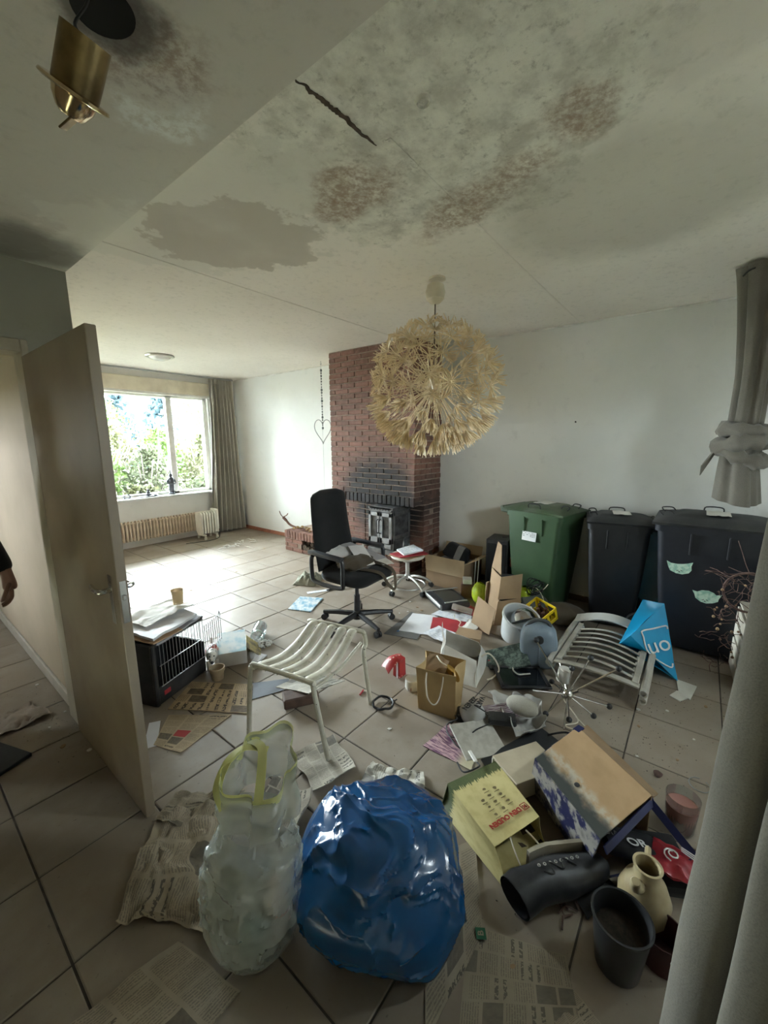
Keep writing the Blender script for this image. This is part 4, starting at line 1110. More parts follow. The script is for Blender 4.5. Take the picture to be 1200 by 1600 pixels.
# ================================================================== NEWSPAPERS
def news_mat(name, paper, nc, nr, seed, ink=.75, rot=False, accent=None, dens=.62):
    k = NT(name); uv = k.uv(); s = k.n('ShaderNodeSeparateXYZ'); k.l(uv, s.inputs[0])
    u, v = (s.outputs[1], s.outputs[0]) if rot else (s.outputs[0], s.outputs[1])
    uc = k.math('MULTIPLY', u, nc); ui = k.math('FLOOR', uc); uf = k.math('FRACT', uc)
    vc = k.math('ADD', k.math('MULTIPLY', v, nr), k.math('MULTIPLY', ui, .37)); vi = k.math('FLOOR', vc); vf = k.math('FRACT', vc)
    cb = k.n('ShaderNodeCombineXYZ'); k.l(k.math('ADD', ui, seed), cb.inputs[0]); k.l(vi, cb.inputs[1]); cb.inputs[2].default_value = seed
    wn = k.n('ShaderNodeTexWhiteNoise', noise_dimensions='3D'); k.l(cb.outputs[0], wn.inputs['Vector'])
    w = wn.outputs['Value']
    inside = k.math('MULTIPLY', k.math('MULTIPLY', k.math('GREATER_THAN', uf, .06), k.math('LESS_THAN', uf, .94)), k.math('MULTIPLY', k.math('GREATER_THAN', vf, .05), k.math('LESS_THAN', vf, .93)))
    lines = k.math('GREATER_THAN', k.math('FRACT', k.math('MULTIPLY', v, nr*9)), .45)
    words = k.math('GREATER_THAN', k.noise(uv, 60, 2), .44)
    text = k.math('MULTIPLY', k.math('MULTIPLY', lines, words), .55)
    hl = k.math('MULTIPLY', k.math('GREATER_THAN', k.math('FRACT', k.math('MULTIPLY', v, nr*2.5)), .55), k.math('GREATER_THAN', k.noise(uv, 32, 1), .46))
    pic = k.math('ADD', .45, k.math('MULTIPLY', k.noise(uv, 14, 5, .7), .8))
    ispic = k.math('GREATER_THAN', w, .80); ishl = k.math('MULTIPLY', k.math('GREATER_THAN', w, dens), k.math('LESS_THAN', w, .80))
    amt = k.math('ADD', k.math('MULTIPLY', ispic, pic), k.math('ADD', k.math('MULTIPLY', ishl, hl), k.math('MULTIPLY', k.math('LESS_THAN', w, dens), text)))
    amt = k.math('MULTIPLY', k.math('MULTIPLY', amt, inside), ink, clamp=True)
    base = k.mix(k.ramp(k.noise(k.pos(), 6, 5), .35, .75), paper, tuple(x*.72 for x in paper))
    c = k.mix(amt, base, (.045, .042, .045))
    if accent:
        c = k.mix(k.math('MULTIPLY', k.math('MULTIPLY', k.math('GREATER_THAN', w, .70), k.math('LESS_THAN', w, .82)), inside), c, accent)
    k.col(c); k.p(Roughness=.85); k.b.inputs['Specular IOR Level'].default_value = .2
    return k.m
NP = [news_mat('newsprint_%s' % n_, p_c, *r_) for n_, p_c, r_ in (
    ('tan', (.55, .42, .27), (4, 4, 3, .85, False, None, .5)), ('buff', (.50, .40, .27), (3, 5, 11, .8, True, (.40, .06, .06))),
    ('grey', (.45, .41, .34), (4, 4, 5)), ('dull', (.40, .34, .26), (3, 4, 8, .7)), ('pale', (.56, .53, .46), (3, 3, 21, .7)), ('dim', (.36, .31, .235), (4, 5, 31, .6, True)))]
CN = 'newspaper'
sheet(CN, [(.91, 2.38), (1.14, 2.54), (1.37, 2.18), (1.19, 1.95)], NP[0], 'tan newspaper spread flat in front of the pet carrier', CN, .006, .004, 1)
sheet(CN, [(.73, 2.14), (.89, 2.32), (1.12, 2.03), (.79, 1.97)], NP[1], 'newspaper with a red block half beneath the tan one', CN, .004, .002, 2)
sheet('card', [(.79, 2.34), (.84, 2.31), (.74, 2.12), (.68, 2.15)], M_paper, 'white sheet of paper sticking out beside the door edge', 'paper', .003, .001, 3)
sheet(CN, [(1.14, 1.50), (1.36, 1.42), (1.26, 1.17), (1.04, 1.23)], NP[2], 'dirty folded newspaper under the foot of the garden chair', CN, .022, .004, 4, fold=.02)
sheet(CN, [(1.12, 1.08), (1.34, 1.15), (1.45, .90), (1.24, .80)], NP[4], 'crumpled pale newspaper behind the blue rubbish bag', CN, .035, .002, 6, 24, 24, freq=9)
sheet(CN, [(.78, 1.36), (1.0, 1.46), (1.03, 1.22), (.86, 1.13)], NP[2], 'folded newspaper standing behind the milky rubbish bag', CN, .018, .006, 7, fold=.05)
sheet(CN, [(.30, 1.38), (.56, 1.70), (.78, 1.48), (.47, 1.10)], NP[3], 'large crumpled newspaper on the floor left of the milky bag', CN, .042, .002, 8, 36, 36, freq=7)
sheet(CN, [(.52, 1.66), (.66, 1.73), (.86, 1.50), (.70, 1.40)], NP[5], 'wrinkled newspaper strip in front of the open door', CN, .035, .002, 9, 24, 24, freq=10)
sheet(CN, [(.10, 1.22), (.40, 1.17), (.46, .90), (.16, .93)], NP[3], 'grimy newspaper at the bottom left corner of the floor', CN, .012, .002, 10, 24, 24)
sheet(CN, [(1.12, .68), (1.30, .56), (1.02, .40), (.70, .42)], NP[3], 'newspaper lying under the right side of the blue bag', CN, .006, .002, 12)
sheet(CN, [(1.02, .45), (1.13, .17), (.99, .10), (.78, .36)], NP[5], 'flat grimy newspaper with a green emblem in front of the blue bag', CN, .004, .002, 13)
sheet(CN, [(1.06, .13), (.97, .18), (.90, .08), (1.02, .02)], NP[3], 'newspaper corner at the bottom edge by the grey curtain', CN, .003, .002, 14)
M_green = mat('green_print', (.03, .14, .07), rough=.8)
eb = thing('newspaper_emblem', 'small square green emblem printed on the flat newspaper', 'emblem', (1.015, .405, .0125), .6)
m = MB(); m.box((.032, .032, .0008)); part('square', m, M_green, eb)
lettering('B', .026, NP[5], eb, Matrix.Translation((0, 0, .0009)), bold=.0006)
sheet('magazine', [(2.29, 2.97), (2.57, 3.12), (2.68, 2.90), (2.38, 2.75)], NT('blue_magazine').p(Roughness=.35).m, 'blue and white picture magazine on the tiles behind the chair', 'magazine', .002, .008, 15)
k_ = NT('magazine_print'); u_ = k_.uv()
k_.col(k_.mix(k_.ramp(k_.noise(u_, 4, 6, .65), .42, .6), (.66, .70, .72), (.14, .36, .52))); k_.p(Roughness=.35)
[o for o in COL.objects if o.name.startswith('magazine')][0].data.materials[0] = k_.m

# ================================================================== PET CARRIER CORNER
M_darkp = mat('dark_carrier_plastic', (.022, .022, .024), (.045, .043, .042), rough=.5, scale=8)
M_wirec = mat('chromed_wire', (.42, .43, .44), rough=.35, metal=.8)
pc = thing('pet_carrier', 'dark plastic pet carrier with wire front and papers on its roof', 'carrier', (.90, 2.46, 0), math.radians(21))
# local: x runs along the wire front (to the right), y goes back
m = MB()
def crate_wall(p0, p1, z0, z1, th=.012):
    d = Vector((p1[0]-p0[0], p1[1]-p0[1], 0)); m.box((d.length, th, z1-z0), ((p0[0]+p1[0])/2, (p0[1]+p1[1])/2, (z0+z1)/2), rot=(0, 0, math.atan2(d.y, d.x)), r=.004)
W_, D__, Hc = .40, .35, .40
crate_wall((-.02, 0), (W_, 0), 0, .11); crate_wall((-.02, 0), (-.02, D__), 0, Hc); crate_wall((W_, 0), (W_, D__), 0, .22); crate_wall((-.02, D__), (W_, D__), 0, Hc)
m.box((W_+.02, D__, .012), (W_/2-.01, D__/2, .012)); m.box((W_+.04, D__+.02, .016), (W_/2-.01, D__/2, Hc), r=.006)
m.box((.025, .03, Hc), (-.012, .0, Hc/2), r=.006); m.box((W_+.02, .025, .02), (W_/2-.01, 0, Hc-.01), r=.005); m.box((.02, .02, Hc-.1), (W_, D__, Hc/2+.1))
part('shell', m, M_darkp, pc)
m = MB()
n_ = 15
for i in range(n_): x = .03+i*(W_-.04)/(n_-1); m.tube([(x, -.012, .115), (x, -.012, .385)], .0022, 5)
for z in (.115, .25, .385): m.tube([(.02, -.012, z), (W_, -.012, z)], .003, 5)
part('wire_front', m, M_wirec, pc)
m = MB(); m.tube([(W_+.004, .02, .225), (W_+.004, D__-.02, .225)], .004, 6)
for i in range(6): m.tube([(W_, .03+i*.055, .225), (W_, .03+i*.055, .39)], .0022, 5)
part('wire_side', m, M_wirec, pc)
m = MB(); m.box((.05, .004, .03), (.06, -.008, .06), r=.002); part('red_clip', m, M_red, pc, 'red clip')
m = MB()
def gate(a, z): return (W_+.005+.20*a*math.cos(.15), -.012+.20*a*math.sin(.15), z)
for i in range(9): m.tube([gate(i/8, .08), gate(i/8, .335)], .0022, 5)
for z in (.08, .15, .29, .335): m.tube([gate(0, z), gate(1, z)], .0026, 5)
m.tube([gate(.9, .335), gate(.95, .36), gate(1, .335)], .003, 5)
part('wire_gate', m, M_wirec, pc, 'wire gate standing open')
def onc(x, y): c, s = math.cos(math.radians(21)), math.sin(math.radians(21)); return (.90+x*c-y*s, 2.46+x*s+y*c)
for i, (q, m_, lb_, am, th) in enumerate((
    ([(-.03, -.06), (.36, -.03), (.38, .30), (.02, .30)], M_paperg, 'grey paper lowest in the stack on the pet carrier', .01, .012),
    ([(-.04, -.05), (.16, -.07), (.20, .20), (-.03, .22)], M_orange, 'apricot card in the stack on the pet carrier', .004, .006),
    ([(-.04, -.05), (.33, -.03), (.42, .28), (.02, .29)], M_paper, 'wide white paper bundle on the pet carrier', .014, .016),
    ([(.06, .10), (.40, .06), (.44, .30), (.08, .33)], M_paperw, 'curled white newsletter on top at the back of the carrier stack', .03, .004))):
    z = (.410, .428, .440, .470)[i]
    sheet('paper_bundle' if i != 1 else 'card', [(*onc(x, y), z) for x, y in q], m_, lb_, 'paper', am, th, 20+i, nu=18, nv=18, freq=4)
cg = thing('candle_glass', 'amber glass tealight holder on the paper stack', 'candle holder', (1.19, 2.74, .492))
m = MB(); m.lathe([(.001, 0), (.032, 0), (.038, .09), (.041, .10), (.036, .095), (.030, .012), (.001, .01)], 22); part('cup', m, mat('amber_frosted_glass', (.66, .50, .28), (.56, .40, .2), rough=.2, alpha=.8), cg)
m = MB(); m.lathe([(.001, .012), (.028, .012), (.03, .05), (.001, .052)], 18); part('wax', m, M_cream, cg)

# plaid dog figurine
M_white = mat('glazed_white', (.72, .70, .66), (.56, .53, .48), rough=.35)
k_ = NT('red_plaid'); o_ = k_.obj(); s_ = k_.n('ShaderNodeSeparateXYZ'); k_.l(o_, s_.inputs[0])
a_ = k_.math('GREATER_THAN', k_.math('FRACT', k_.math('MULTIPLY', s_.outputs[0], 45)), .6); b_ = k_.math('GREATER_THAN', k_.math('FRACT', k_.math('MULTIPLY', s_.outputs[2], 45)), .6)
k_.col(k_.mix(k_.math('MULTIPLY', k_.math('ADD', a_, b_), .5), (.42, .07, .07), (.74, .68, .64)))
dg = thing('dog_figurine', 'white toy dog wearing a red plaid coat beside the carrier gate', 'figurine', (1.32, 2.59, 0), -.5)
m = MB(); m.ball(.055, (0, .05, .085), sc=(.8, 1.25, 1)); m.ball(.04, (0, -.03, .12), sc=(.85, .9, 1.1))
for x in (-.028, .028):
    for y in (-.01, .1): m.tube([(x, y, .07), (x, y-.008, .0)], [.017, .013], 8)
m.tube(spline([(0, .12, .1), (0, .15, .12), (0, .16, .16)], 3), .010, 7); part('body', m, M_white, dg)
m = MB(); m.ball(.036, (0, -.075, .135), sc=(.9, 1.1, .9)); m.ball(.022, (0, -.115, .115), sc=(.85, 1.35, .8))
for x in (-.03, .03): m.ball(.018, (x, -.06, .14), sc=(.5, .8, 1.6))
hd_ = part('head', m, M_white, dg)
m = MB(); m.ball(.010, (0, -.143, .117))
for x in (-.014, .014): m.ball(.005, (x, -.108, .145))
part('nose_and_eyes', m, M_black, hd_)
m = MB(); m.ball(.06, (0, .055, .092), sc=(.82, 1.0, 1.0)); m.v = [v for v in m.v]; part('coat', m, k_.m, dg)

# open white carton with pale blue picture, and its side flap
k_ = NT('pale_blue_print'); u_ = k_.obj()
k_.col(k_.mix(k_.ramp(k_.noise(u_, 9, 5), .42, .62), (.70, .76, .78), (.36, .56, .66))); k_.p(Roughness=.4); M_pblue = k_.m
M_ocre = mat('ochre_print', (.48, .40, .16), (.14, .13, .10), rough=.5, scale=16)
lb2 = thing('picture_carton', 'open white carton with a pale blue picture on its lid', 'box', (1.49, 2.62, 0), -.55)
m = MB()
for (s_, c__) in (((.20, .004, .10), (0, -.13, .05)), ((.20, .004, .10), (0, .13, .05)), ((.004, .26, .10), (-.10, 0, .05)), ((.004, .26, .10), (.10, 0, .05)), ((.20, .26, .004), (0, 0, .003))): m.box(s_, c__)
part('tray', m, mat('white_carton', (.68, .66, .63), (.58, .55, .52), rough=.7), lb2)
m = MB(); m.slab(lambda u, v: ((u-.5)*.20, -.13+.25*v, .101+.045*v), 4, 4, .003); part('lid', m, M_pblue, lb2)
m = MB(); m.slab(lambda u, v: (.103+.10*v, -.10+.20*u, .105-.10*v), 3, 3, .003); part('side_flap', m, M_ocre, lb2, 'ochre printed side flap')
M_pot = mat('sandy_pottery', (.52, .43, .31), (.40, .31, .21), rough=.6, scale=14)
fpz = thing('small_pot', 'small sandy pottery pot in front of the picture carton', 'pot', (1.27, 2.44, 0))
m = MB(); m.lathe([(.001, 0), (.036, 0), (.043, .06), (.049, .062), (.050, .085), (.043, .085), (.038, .02), (.001, .016)], 26); part('body', m, M_pot, fpz)
m = MB(); m.lathe([(.001, .055), (.040, .055), (.040, .05)], 18); part('soil', m, mat('dry_soil', (.30, .22, .14), (.2, .14, .09), rough=1), fpz)
jr = thing('glass_jar', 'clear glass jar lying on its side behind the spilled beads', 'jar', (1.79, 2.71, .058), rot=(PI/2, 0, -.75))
m = MB(); m.lathe([(.001, -.09), (.052, -.09), (.056, -.08), (.056, .06), (.048, .078), (.050, .09), (.044, .09), (.042, .075), (.051, .055), (.051, -.08), (.001, -.084)], 28); part('wall', m, M_clear, jr)
m = MB(); m.lathe([(.045, .086), (.053, .084), (.053, .096), (.045, .096)], 28, close=True); part('rim', m, mat('pale_green_glass', (.62, .74, .68), rough=.1, alpha=.75), jr)
rnd = random.Random(11); mb = MB()
for i in range(150):
    a = rnd.uniform(0, 2*PI); r = rnd.random()**.6; x, y = r*math.cos(a)*.12, r*math.sin(a)*.08; s = rnd.uniform(.006, .013)
    mb.ball(s, (x, y, s*.8+rnd.random()*.03*(1-r)), sc=(1, rnd.uniform(.6, 1), rnd.uniform(.6, 1)), n=6, m=4)
o = solo('spilled_beads', mb, mat('white_pebbles', (.74, .74, .72), (.46, .45, .42), rough=.5, scale=50), 'heap of spilled white pebbles in front of the glass jar', 'pebbles', (1.70, 2.62, 0), rot=(0, 0, -.7)); o['kind'] = 'stuff'
for (x, y, a, z) in ((1.60, 2.43, .3, .001), (1.565, 2.41, .5, .0145)):
    mb = MB(); mb.box((.09, .055, .012), (0, 0, .006), r=.002)
    solo('small_packet', mb, M_paper, 'flat white packet beneath the other packet by the pebbles' if z < .01 else 'flat white packet lying on top by the spilled pebbles', 'packet', (x, y, z), (0, 0, a))

# slate coloured ring binder cover, block and newspaper under the garden chair
M_slate = mat('slate_cover', (.085, .10, .125), (.065, .075, .095), rough=.5)
sheet('folder_cover', [(1.37, 2.21), (1.56, 2.05), (1.51, 1.95), (1.27, 2.06)], M_slate, 'slate grey folder cover lying flat under the garden chair', 'folder', .003, .003, 30)
mb = MB(); mb.box((.21, .11, .065), (0, 0, .0325), r=.008)
solo('wood_block', mb, mat('dark_brown_block', (.07, .04, .03), (.12, .075, .055), rough=.8, scale=14), 'dark brown block under the newspaper beneath the garden chair', 'block', (1.45, 1.80, 0), (0, 0, -.55))
sheet(CN, [(1.40, 1.98, .045), (1.60, 1.92, .070), (1.74, 1.70, .03), (1.46, 1.74, .070)], NP[4], 'folded newspaper draped over the brown block under the chair', CN, .012, .006, 33)
cr = thing('cable_ring', 'black cable tied into a ring by the garden chair foot', 'cable', (1.735, 1.375, 0))
m = MB(); m.tube([((.062+.003*math.sin(i*1.3))*math.cos(2*PI*i/36), (.062)*math.sin(2*PI*i/36), .012+.008*math.sin(2*PI*i/36*2)**2) for i in range(36)], .0075, 8, closed=True); part('coil', m, M_plast, cr)
m = MB(); m.box((.02, .02, .022), (.05, -.04, .012), r=.003); m.tube([(.05, -.04, .015), (.075, -.05, .02)], .004, 6); part('tie', m, M_black, cr)
mb = MB(); mb.tube([(0, 0, .006), (.05, .015, .006)], [.006, .005], 8)
solo('marker_pen', mb, M_red, 'short red pen on the tiles beside the chair leg', 'pen', (1.72, 1.55, 0))

# crumpled cloth, card and cable behind the office chair
M_cloth = cloth_mat('sage_cloth', (.42, .42, .35), (.30, .31, .25))
mb = MB()
def crum(u, v):
    x, y = (u-.5)*.34, (v-.5)*.26; e = max(0, 1-(2*u-1)**4)*max(0, 1-(2*v-1)**4)
    return (x+.03*nz(u*6, v*6, 1), y+.03*nz(u*6, v*6, 4), .004+e*(.05+.05*abs(nz(u*5, v*5, 7))+.04*abs(nz(u*11, v*11, 2))))
mb.slab(crum, 34, 30, .004); solo('crumpled_cloth', mb, M_cloth, 'crumpled sage green cloth behind the office chair', 'cloth', (2.96, 3.42, .002), (0, 0, .4), smooth=60)
sheet('card', [(2.70, 3.17), (2.90, 3.05), (2.87, 3.01), (2.67, 3.12)], M_print, 'small printed card on the floor behind the office chair', 'card', .001, .002, 40)
mb = MB(); mb.tube(spline([(2.86, 3.03, .006), (2.95, 2.98, .012), (3.05, 2.93, .02), (3.12, 2.92, .01)], 5), .008, 7); solo('pen', mb, M_black, 'black pen lying beside the small printed card', 'pen', (2.95, 2.98, 0), w=True)
mb = MB(); mb.ball(.012, sc=(1.3, 1, .3)); solo('blue_scrap', mb, mat('blue_plastic', (.06, .16, .34), rough=.4), 'small blue plastic disc on the tiles left of the red box', 'scrap', (2.57, 1.87, .0036))

# ================================================================== CENTRE HEAP
M_carton = mat('brown_cardboard', (.34, .23, .135), (.27, .18, .105), rough=.85, scale=4)
M_cartonl = mat('light_cardboard', (.50, .385, .25), (.43, .325, .205), rough=.85, scale=4)
M_kraft = mat('kraft_paper', (.47, .33, .16), (.38, .26, .12), rough=.75, scale=6)
def panel(p0, p1, p2, p3, m_, par, name, th=.004, label=None, n=6, bend=0., amp=0.):
    q = [Vector(p) for p in (p0, p1, p2, p3)]
    nn = (q[1]-q[0]).cross(q[3]-q[0]).normalized()
    def f(u, v):
        p = q[0].lerp(q[1], u).lerp(q[3].lerp(q[2], u), v)
        return p+nn*(bend*math.sin(PI*u)*1.+amp*nz(p.x*9, p.y*9, p.z*9))
    mb = MB(); mb.slab(f, n, n, th); return part(name, mb, m_, par, label, w=True, smooth=30)
# red folded gift carton and white tin
rb = thing('gift_carton', 'crushed red gift carton with pale snow dots', 'box', (2.05, 1.48, 0), -.4)
k_ = NT('red_dotted_print'); vo_ = k_.n('ShaderNodeTexVoronoi'); vo_.inputs['Scale'].default_value = 34; k_.l(k_.obj(), vo_.inputs['Vector'])
k_.col(k_.mix(k_.math('LESS_THAN', vo_.outputs['Distance'], .22), (.33, .02, .02), (.62, .42, .34))); k_.p(Roughness=.4)
m = MB(); m.box((.07, .06, .14), (0, 0, .07), rot=(.08, -.1, .3), taper=.9, r=.003); part('box', m, k_.m, rb)
m = MB(); m.slab(lambda u, v: (-.03-.085*v, -.05+.10*u, .135-.06*v*v+.02*math.sin(u*3)), 5, 5, .003); m.slab(lambda u, v: (.0+.07*(u-.5), .03+.06*v, .14-.03*v), 4, 4, .003); part('flap', m, k_.m, rb)
m = MB(); m.box((.005, .012, .13), (-.036, -.028, .07), rot=(.08, -.1, .3)); part('white_edge', m, M_paper, rb)
wt = thing('white_tin', 'small white round tin half hidden behind the brown paper bag', 'tin', (1.99, 1.33, 0))
m = MB(); m.lathe([(.001, 0), (.045, 0), (.05, .01), (.05, .065), (.046, .07), (.001, .068)], 24); part('body', m, M_white, wt)
m = MB(); m.box((.012, .004, .02), (-.045, -.018, .02), rot=(0, 0, .3)); part('red_mark', m, mat('rust_mark', (.35, .14, .08)), wt)
# kraft carrier bag
kb = thing('paper_carrier_bag', 'upright brown kraft carrier bag with cord handles', 'bag', (1.95, 1.10, 0))
b_ = [Vector((1.845, 1.19, 0)), Vector((1.885, .965, 0)), Vector((2.05, 1.01, 0)), Vector((2.01, 1.235, 0))]
t_ = [Vector((1.83, 1.20, .275)), Vector((1.87, .96, .285)), Vector((2.05, .99, .29)), Vector((2.01, 1.25, .285))]
for i, nm in enumerate(('front_face', 'right_side', 'back_face', 'left_side')):
    j = (i+1) % 4
    panel(b_[i], b_[j], t_[j], t_[i], M_kraft, kb, nm, .0015, n=10, bend=(.006 if i == 0 else -.03 if i in (1, 3) else .0), amp=.004)
panel(b_[0], b_[1], b_[2], b_[3], M_kraft, kb, 'base', .0015)
M_cord = mat('white_paper_cord', (.70, .64, .52), rough=.8)
m = MB(); m.tube(spline([(1.838, 1.13, .262), (1.822, 1.125, .21), (1.818, 1.11, .12), (1.822, 1.075, .085), (1.832, 1.045, .12), (1.842, 1.03, .21), (1.852, 1.03, .264)], 6), .004, 7); part('handle', m, M_cord, kb, w=True)
m = MB(); m.tube(spline([(2.0, 1.16, .27), (1.97, 1.14, .30), (1.93, 1.09, .30), (1.94, 1.05, .28)], 6), .004, 7); part('handle', m, M_cord, kb, w=True)
yb = thing('yellow_tag', 'amber hang card with a round hole inside the kraft bag', 'card', (1.97, 1.02, .20), rot=(1.2, 0, 1.3))
m = MB()
def tagf(u, v):
    a = 2*PI*u; r = lerp(.010, 1, v); c, s = math.cos(a), math.sin(a)
    R_ = lerp(.010, .05, v); return (R_*c*1.0, R_*s*1.3, .0)
m.grid(tagf, 24, 5, True); m.mv(0, .04, 0); part('card', m, mat('amber_card', (.66, .42, .10), (.56, .34, .08), rough=.6), yb)
sheet('paper_sheet', [(1.90, 1.20, .20), (1.93, 1.06, .21), (2.0, 1.06, .28), (1.98, 1.20, .29)], M_carton, 'brown wrapping paper stuffed in the kraft bag', 'paper', .03, .002, 44)
# white crumpled carrier behind the kraft bag
wc = thing('white_carrier_bag', 'crumpled white carrier bag behind the kraft bag', 'bag', (2.38, 1.16, 0))
M_wbag = mat('dull_white_bag', (.74, .72, .67), (.62, .60, .55), rough=.5)
def cp(x, y, z): return Vector((x, y, z))
panel((2.50, 1.38, .0), (2.62, 1.10, .0), (2.52, 1.12, .16), (2.42, 1.33, .24), M_wbag, wc, 'back_panel', .002, n=12, amp=.02)
panel((2.20, 1.25, .0), (2.24, 1.00, .0), (2.34, 1.05, .13), (2.28, 1.26, .20), M_wbag, wc, 'front_panel', .002, n=12, amp=.02)
panel((2.24, 1.00, .0), (2.62, 1.08, .0), (2.52, 1.10, .15), (2.34, 1.04, .12), M_wbag, wc, 'side_panel', .002, n=10, amp=.015)
panel((2.20, 1.25, .0), (2.50, 1.38, .0), (2.42, 1.36, .29), (2.30, 1.27, .22), M_wbag, wc, 'peak_panel', .002, n=12, amp=.025)
m = MB(); m.tube(spline([(2.44, 1.06, .11), (2.46, 1.02, .14), (2.47, .97, .10), (2.46, .94, .04), (2.40, .96, .008), (2.36, .98, .006)], 6), .0055, 7); part('cord_handle', m, M_cord, wc, w=True)

# papers and cards by the office chair's right foot
PX_ = [
 ([(2.58, 1.87), (2.66, 1.62), (3.03, 1.75), (2.94, 1.97)], M_paper, 'white letter on a dark folder by the chair base', .004, .002, .006),
 ([(2.74, 1.66), (2.87, 1.40), (3.11, 1.50), (2.97, 1.77)], M_red, 'bright red card right of the white letter', .003, .002, .008),
 ([(3.00, 1.81), (3.06, 1.45), (3.29, 1.53), (3.16, 1.79)], M_print, 'white form with a coloured sketch behind the red card', .004, .002, .008),
 ([(3.20, 1.82), (3.20, 1.46), (3.36, 1.48), (3.42, 1.72)], M_red, 'dark red folder under the edge of the scanner', .003, .006, .004),
 ([(2.62, 1.66), (2.60, 1.44), (2.79, 1.44), (2.82, 1.62)], M_print, 'curled white leaflet with a grey photo in front of the red card', .014, .002, .006),
 ([(2.86, 1.45), (2.84, 1.33), (3.10, 1.35), (3.10, 1.48)], M_paperw, 'cream crumpled paper strips beside the standing carton', .03, .002, .006)]
sheet('folder_cover', [(2.46, 1.94), (2.54, 1.66), (2.92, 1.76), (2.96, 2.0)], mat('dark_grey_card', (.14, .135, .13), rough=.7), 'dark grey card cover beneath the white letter', 'folder', .002, .003, 48)
for i, (q, m_, lb_, am, th, z) in enumerate(PX_): sheet('paper_sheet' if m_ is not M_red else 'folder', [(x, y, z+.004*i) for x, y in q], m_, lb_, 'paper' if m_ is not M_red else 'folder', am, th, 50+i)
mb = MB(); mb.tube(spline([(3.10, 1.62, .03), (3.02, 1.58, .036), (2.98, 1.50, .04), (2.90, 1.47, .036), (2.92, 1.40, .03), (2.84, 1.38, .02)], 6), .004, 6); solo('white_string', mb, M_cord, 'thin white string lying across the red card', 'string', (2.95, 1.5, .016), w=True)
bcard = thing('cardboard_box', 'flattened brown carton in front of the standing carton', 'box', (2.85, 1.33, 0))
panel((2.72, 1.42, .0), (2.78, 1.22, .0), (3.02, 1.30, .0), (2.96, 1.48, .0), M_carton, bcard, 'base', .004)
panel((2.72, 1.42, .0), (2.78, 1.22, .0), (2.775, 1.225, .045), (2.715, 1.42, .045), M_carton, bcard, 'front_flap', .004)
panel((2.72, 1.42, .045), (2.78, 1.22, .045), (2.90, 1.26, .055), (2.86, 1.45, .055), M_carton, bcard, 'top_flap', .004)

# flatbed scanner
sn = thing('flatbed_scanner', 'black and silver flatbed scanner lying open on the tiles', 'scanner', (3.36, 1.85, 0), -.62)
m = MB(); m.box((.30, .42, .07), (0, 0, .036), r=.016, seg=2); part('housing', m, M_plast, sn)
m = MB(); m.box((.21, .30, .004), (.02, .0, .073)); part('glass_plate', m, mat('scanner_glass', (.035, .04, .04), rough=.08), sn)
m = MB(); m.box((.025, .36, .006), (.02, .165, .0745), rot=(0, 0, PI/2), r=.002); m.box((.235, .02, .006), (.02, -.165, .0745), r=.002); part('silver_trim', m, M_alu, sn)
m = MB(); m.box((.012, .36, .03), (-.148, 0, .045), r=.004); part('control_strip', m, M_alu, sn)
mb = MB(); mb.box((.19, .07, .02), (0, 0, .01), r=.008, seg=2); solo('scanner_cover', mb, mat('beige_plastic', (.48, .42, .37), rough=.5), 'beige plastic cover leaning at the front of the scanner', 'cover', (3.20, 1.60, .045), (.3, .2, -1.2))

# brown carton by the hearth with a dark pouch
cb1 = thing('cardboard_box', 'large brown carton standing against the wall beside the fireplace', 'box', (3.92, 2.06, 0))
q0, q1, q2, q3 = (3.71, 2.31), (3.70, 1.84), (4.13, 1.84), (4.14, 2.31)
for (a, b, nm) in ((q0, q1, 'front_panel'), (q1, q2, 'right_panel'), (q2, q3, 'back_panel'), (q3, q0, 'left_panel')): panel((*a, .004), (*b, .004), (*b, .30), (*a, .30), M_carton, cb1, nm, .006, n=4)
panel((*q0, .004), (*q1, .004), (*q2, .004), (*q3, .004), M_carton, cb1, 'base', .006, n=3)
panel((3.705, 2.31, .16), (3.695, 1.84, .16), (3.685, 1.83, .345), (3.695, 2.32, .345), M_cartonl, cb1, 'front_flap', .005, n=5, bend=.008)
panel((3.70, 1.838, .30), (4.13, 1.838, .30), (4.14, 1.70, .36), (3.74, 1.70, .37), M_cartonl, cb1, 'right_flap', .005, n=5)
panel((4.13, 1.84, .30), (4.14, 2.31, .30), (4.165, 2.31, .40), (4.155, 1.84, .40), M_cartonl, cb1, 'back_flap', .005, n=5)
db = thing('dark_pouch', 'black fabric pouch with a grey band in the large brown carton', 'pouch', (3.95, 2.08, .27), rot=(.35, .1, .2))
m = MB(); m.box((.16, .32, .17), (0, 0, .08), r=.05, seg=3, taper=.8); part('body', m, M_fabric, db)
m = MB(); m.box((.168, .03, .176), (0, -.03, .08), r=.05, seg=3, taper=.8); part('band', m, mat('grey_band', (.22, .21, .20)), db)
mb = MB(); mb.box((.30, .40, .24), (0, 0, .12), r=.004); solo('packing_fill', mb, M_paperg, 'grey packing filling the large brown carton', 'packing', (3.92, 2.07, .014))
mb = MB(); mb.box((.10, .09, .05), (0, 0, .025), r=.004); solo('cream_block', mb, M_paperw, 'small cream block beside the lime bag', 'block', (3.62, 1.76, .15), (0, 0, .5))
mb = MB(); mb.box((.10, .12, .14), (0, 0, .07), r=.004); solo('small_carton', mb, mat('red_brown_carton', (.26, .14, .10), rough=.8), 'dark red brown carton under the cream block', 'box', (3.62, 1.76, .003), (0, 0, .4))
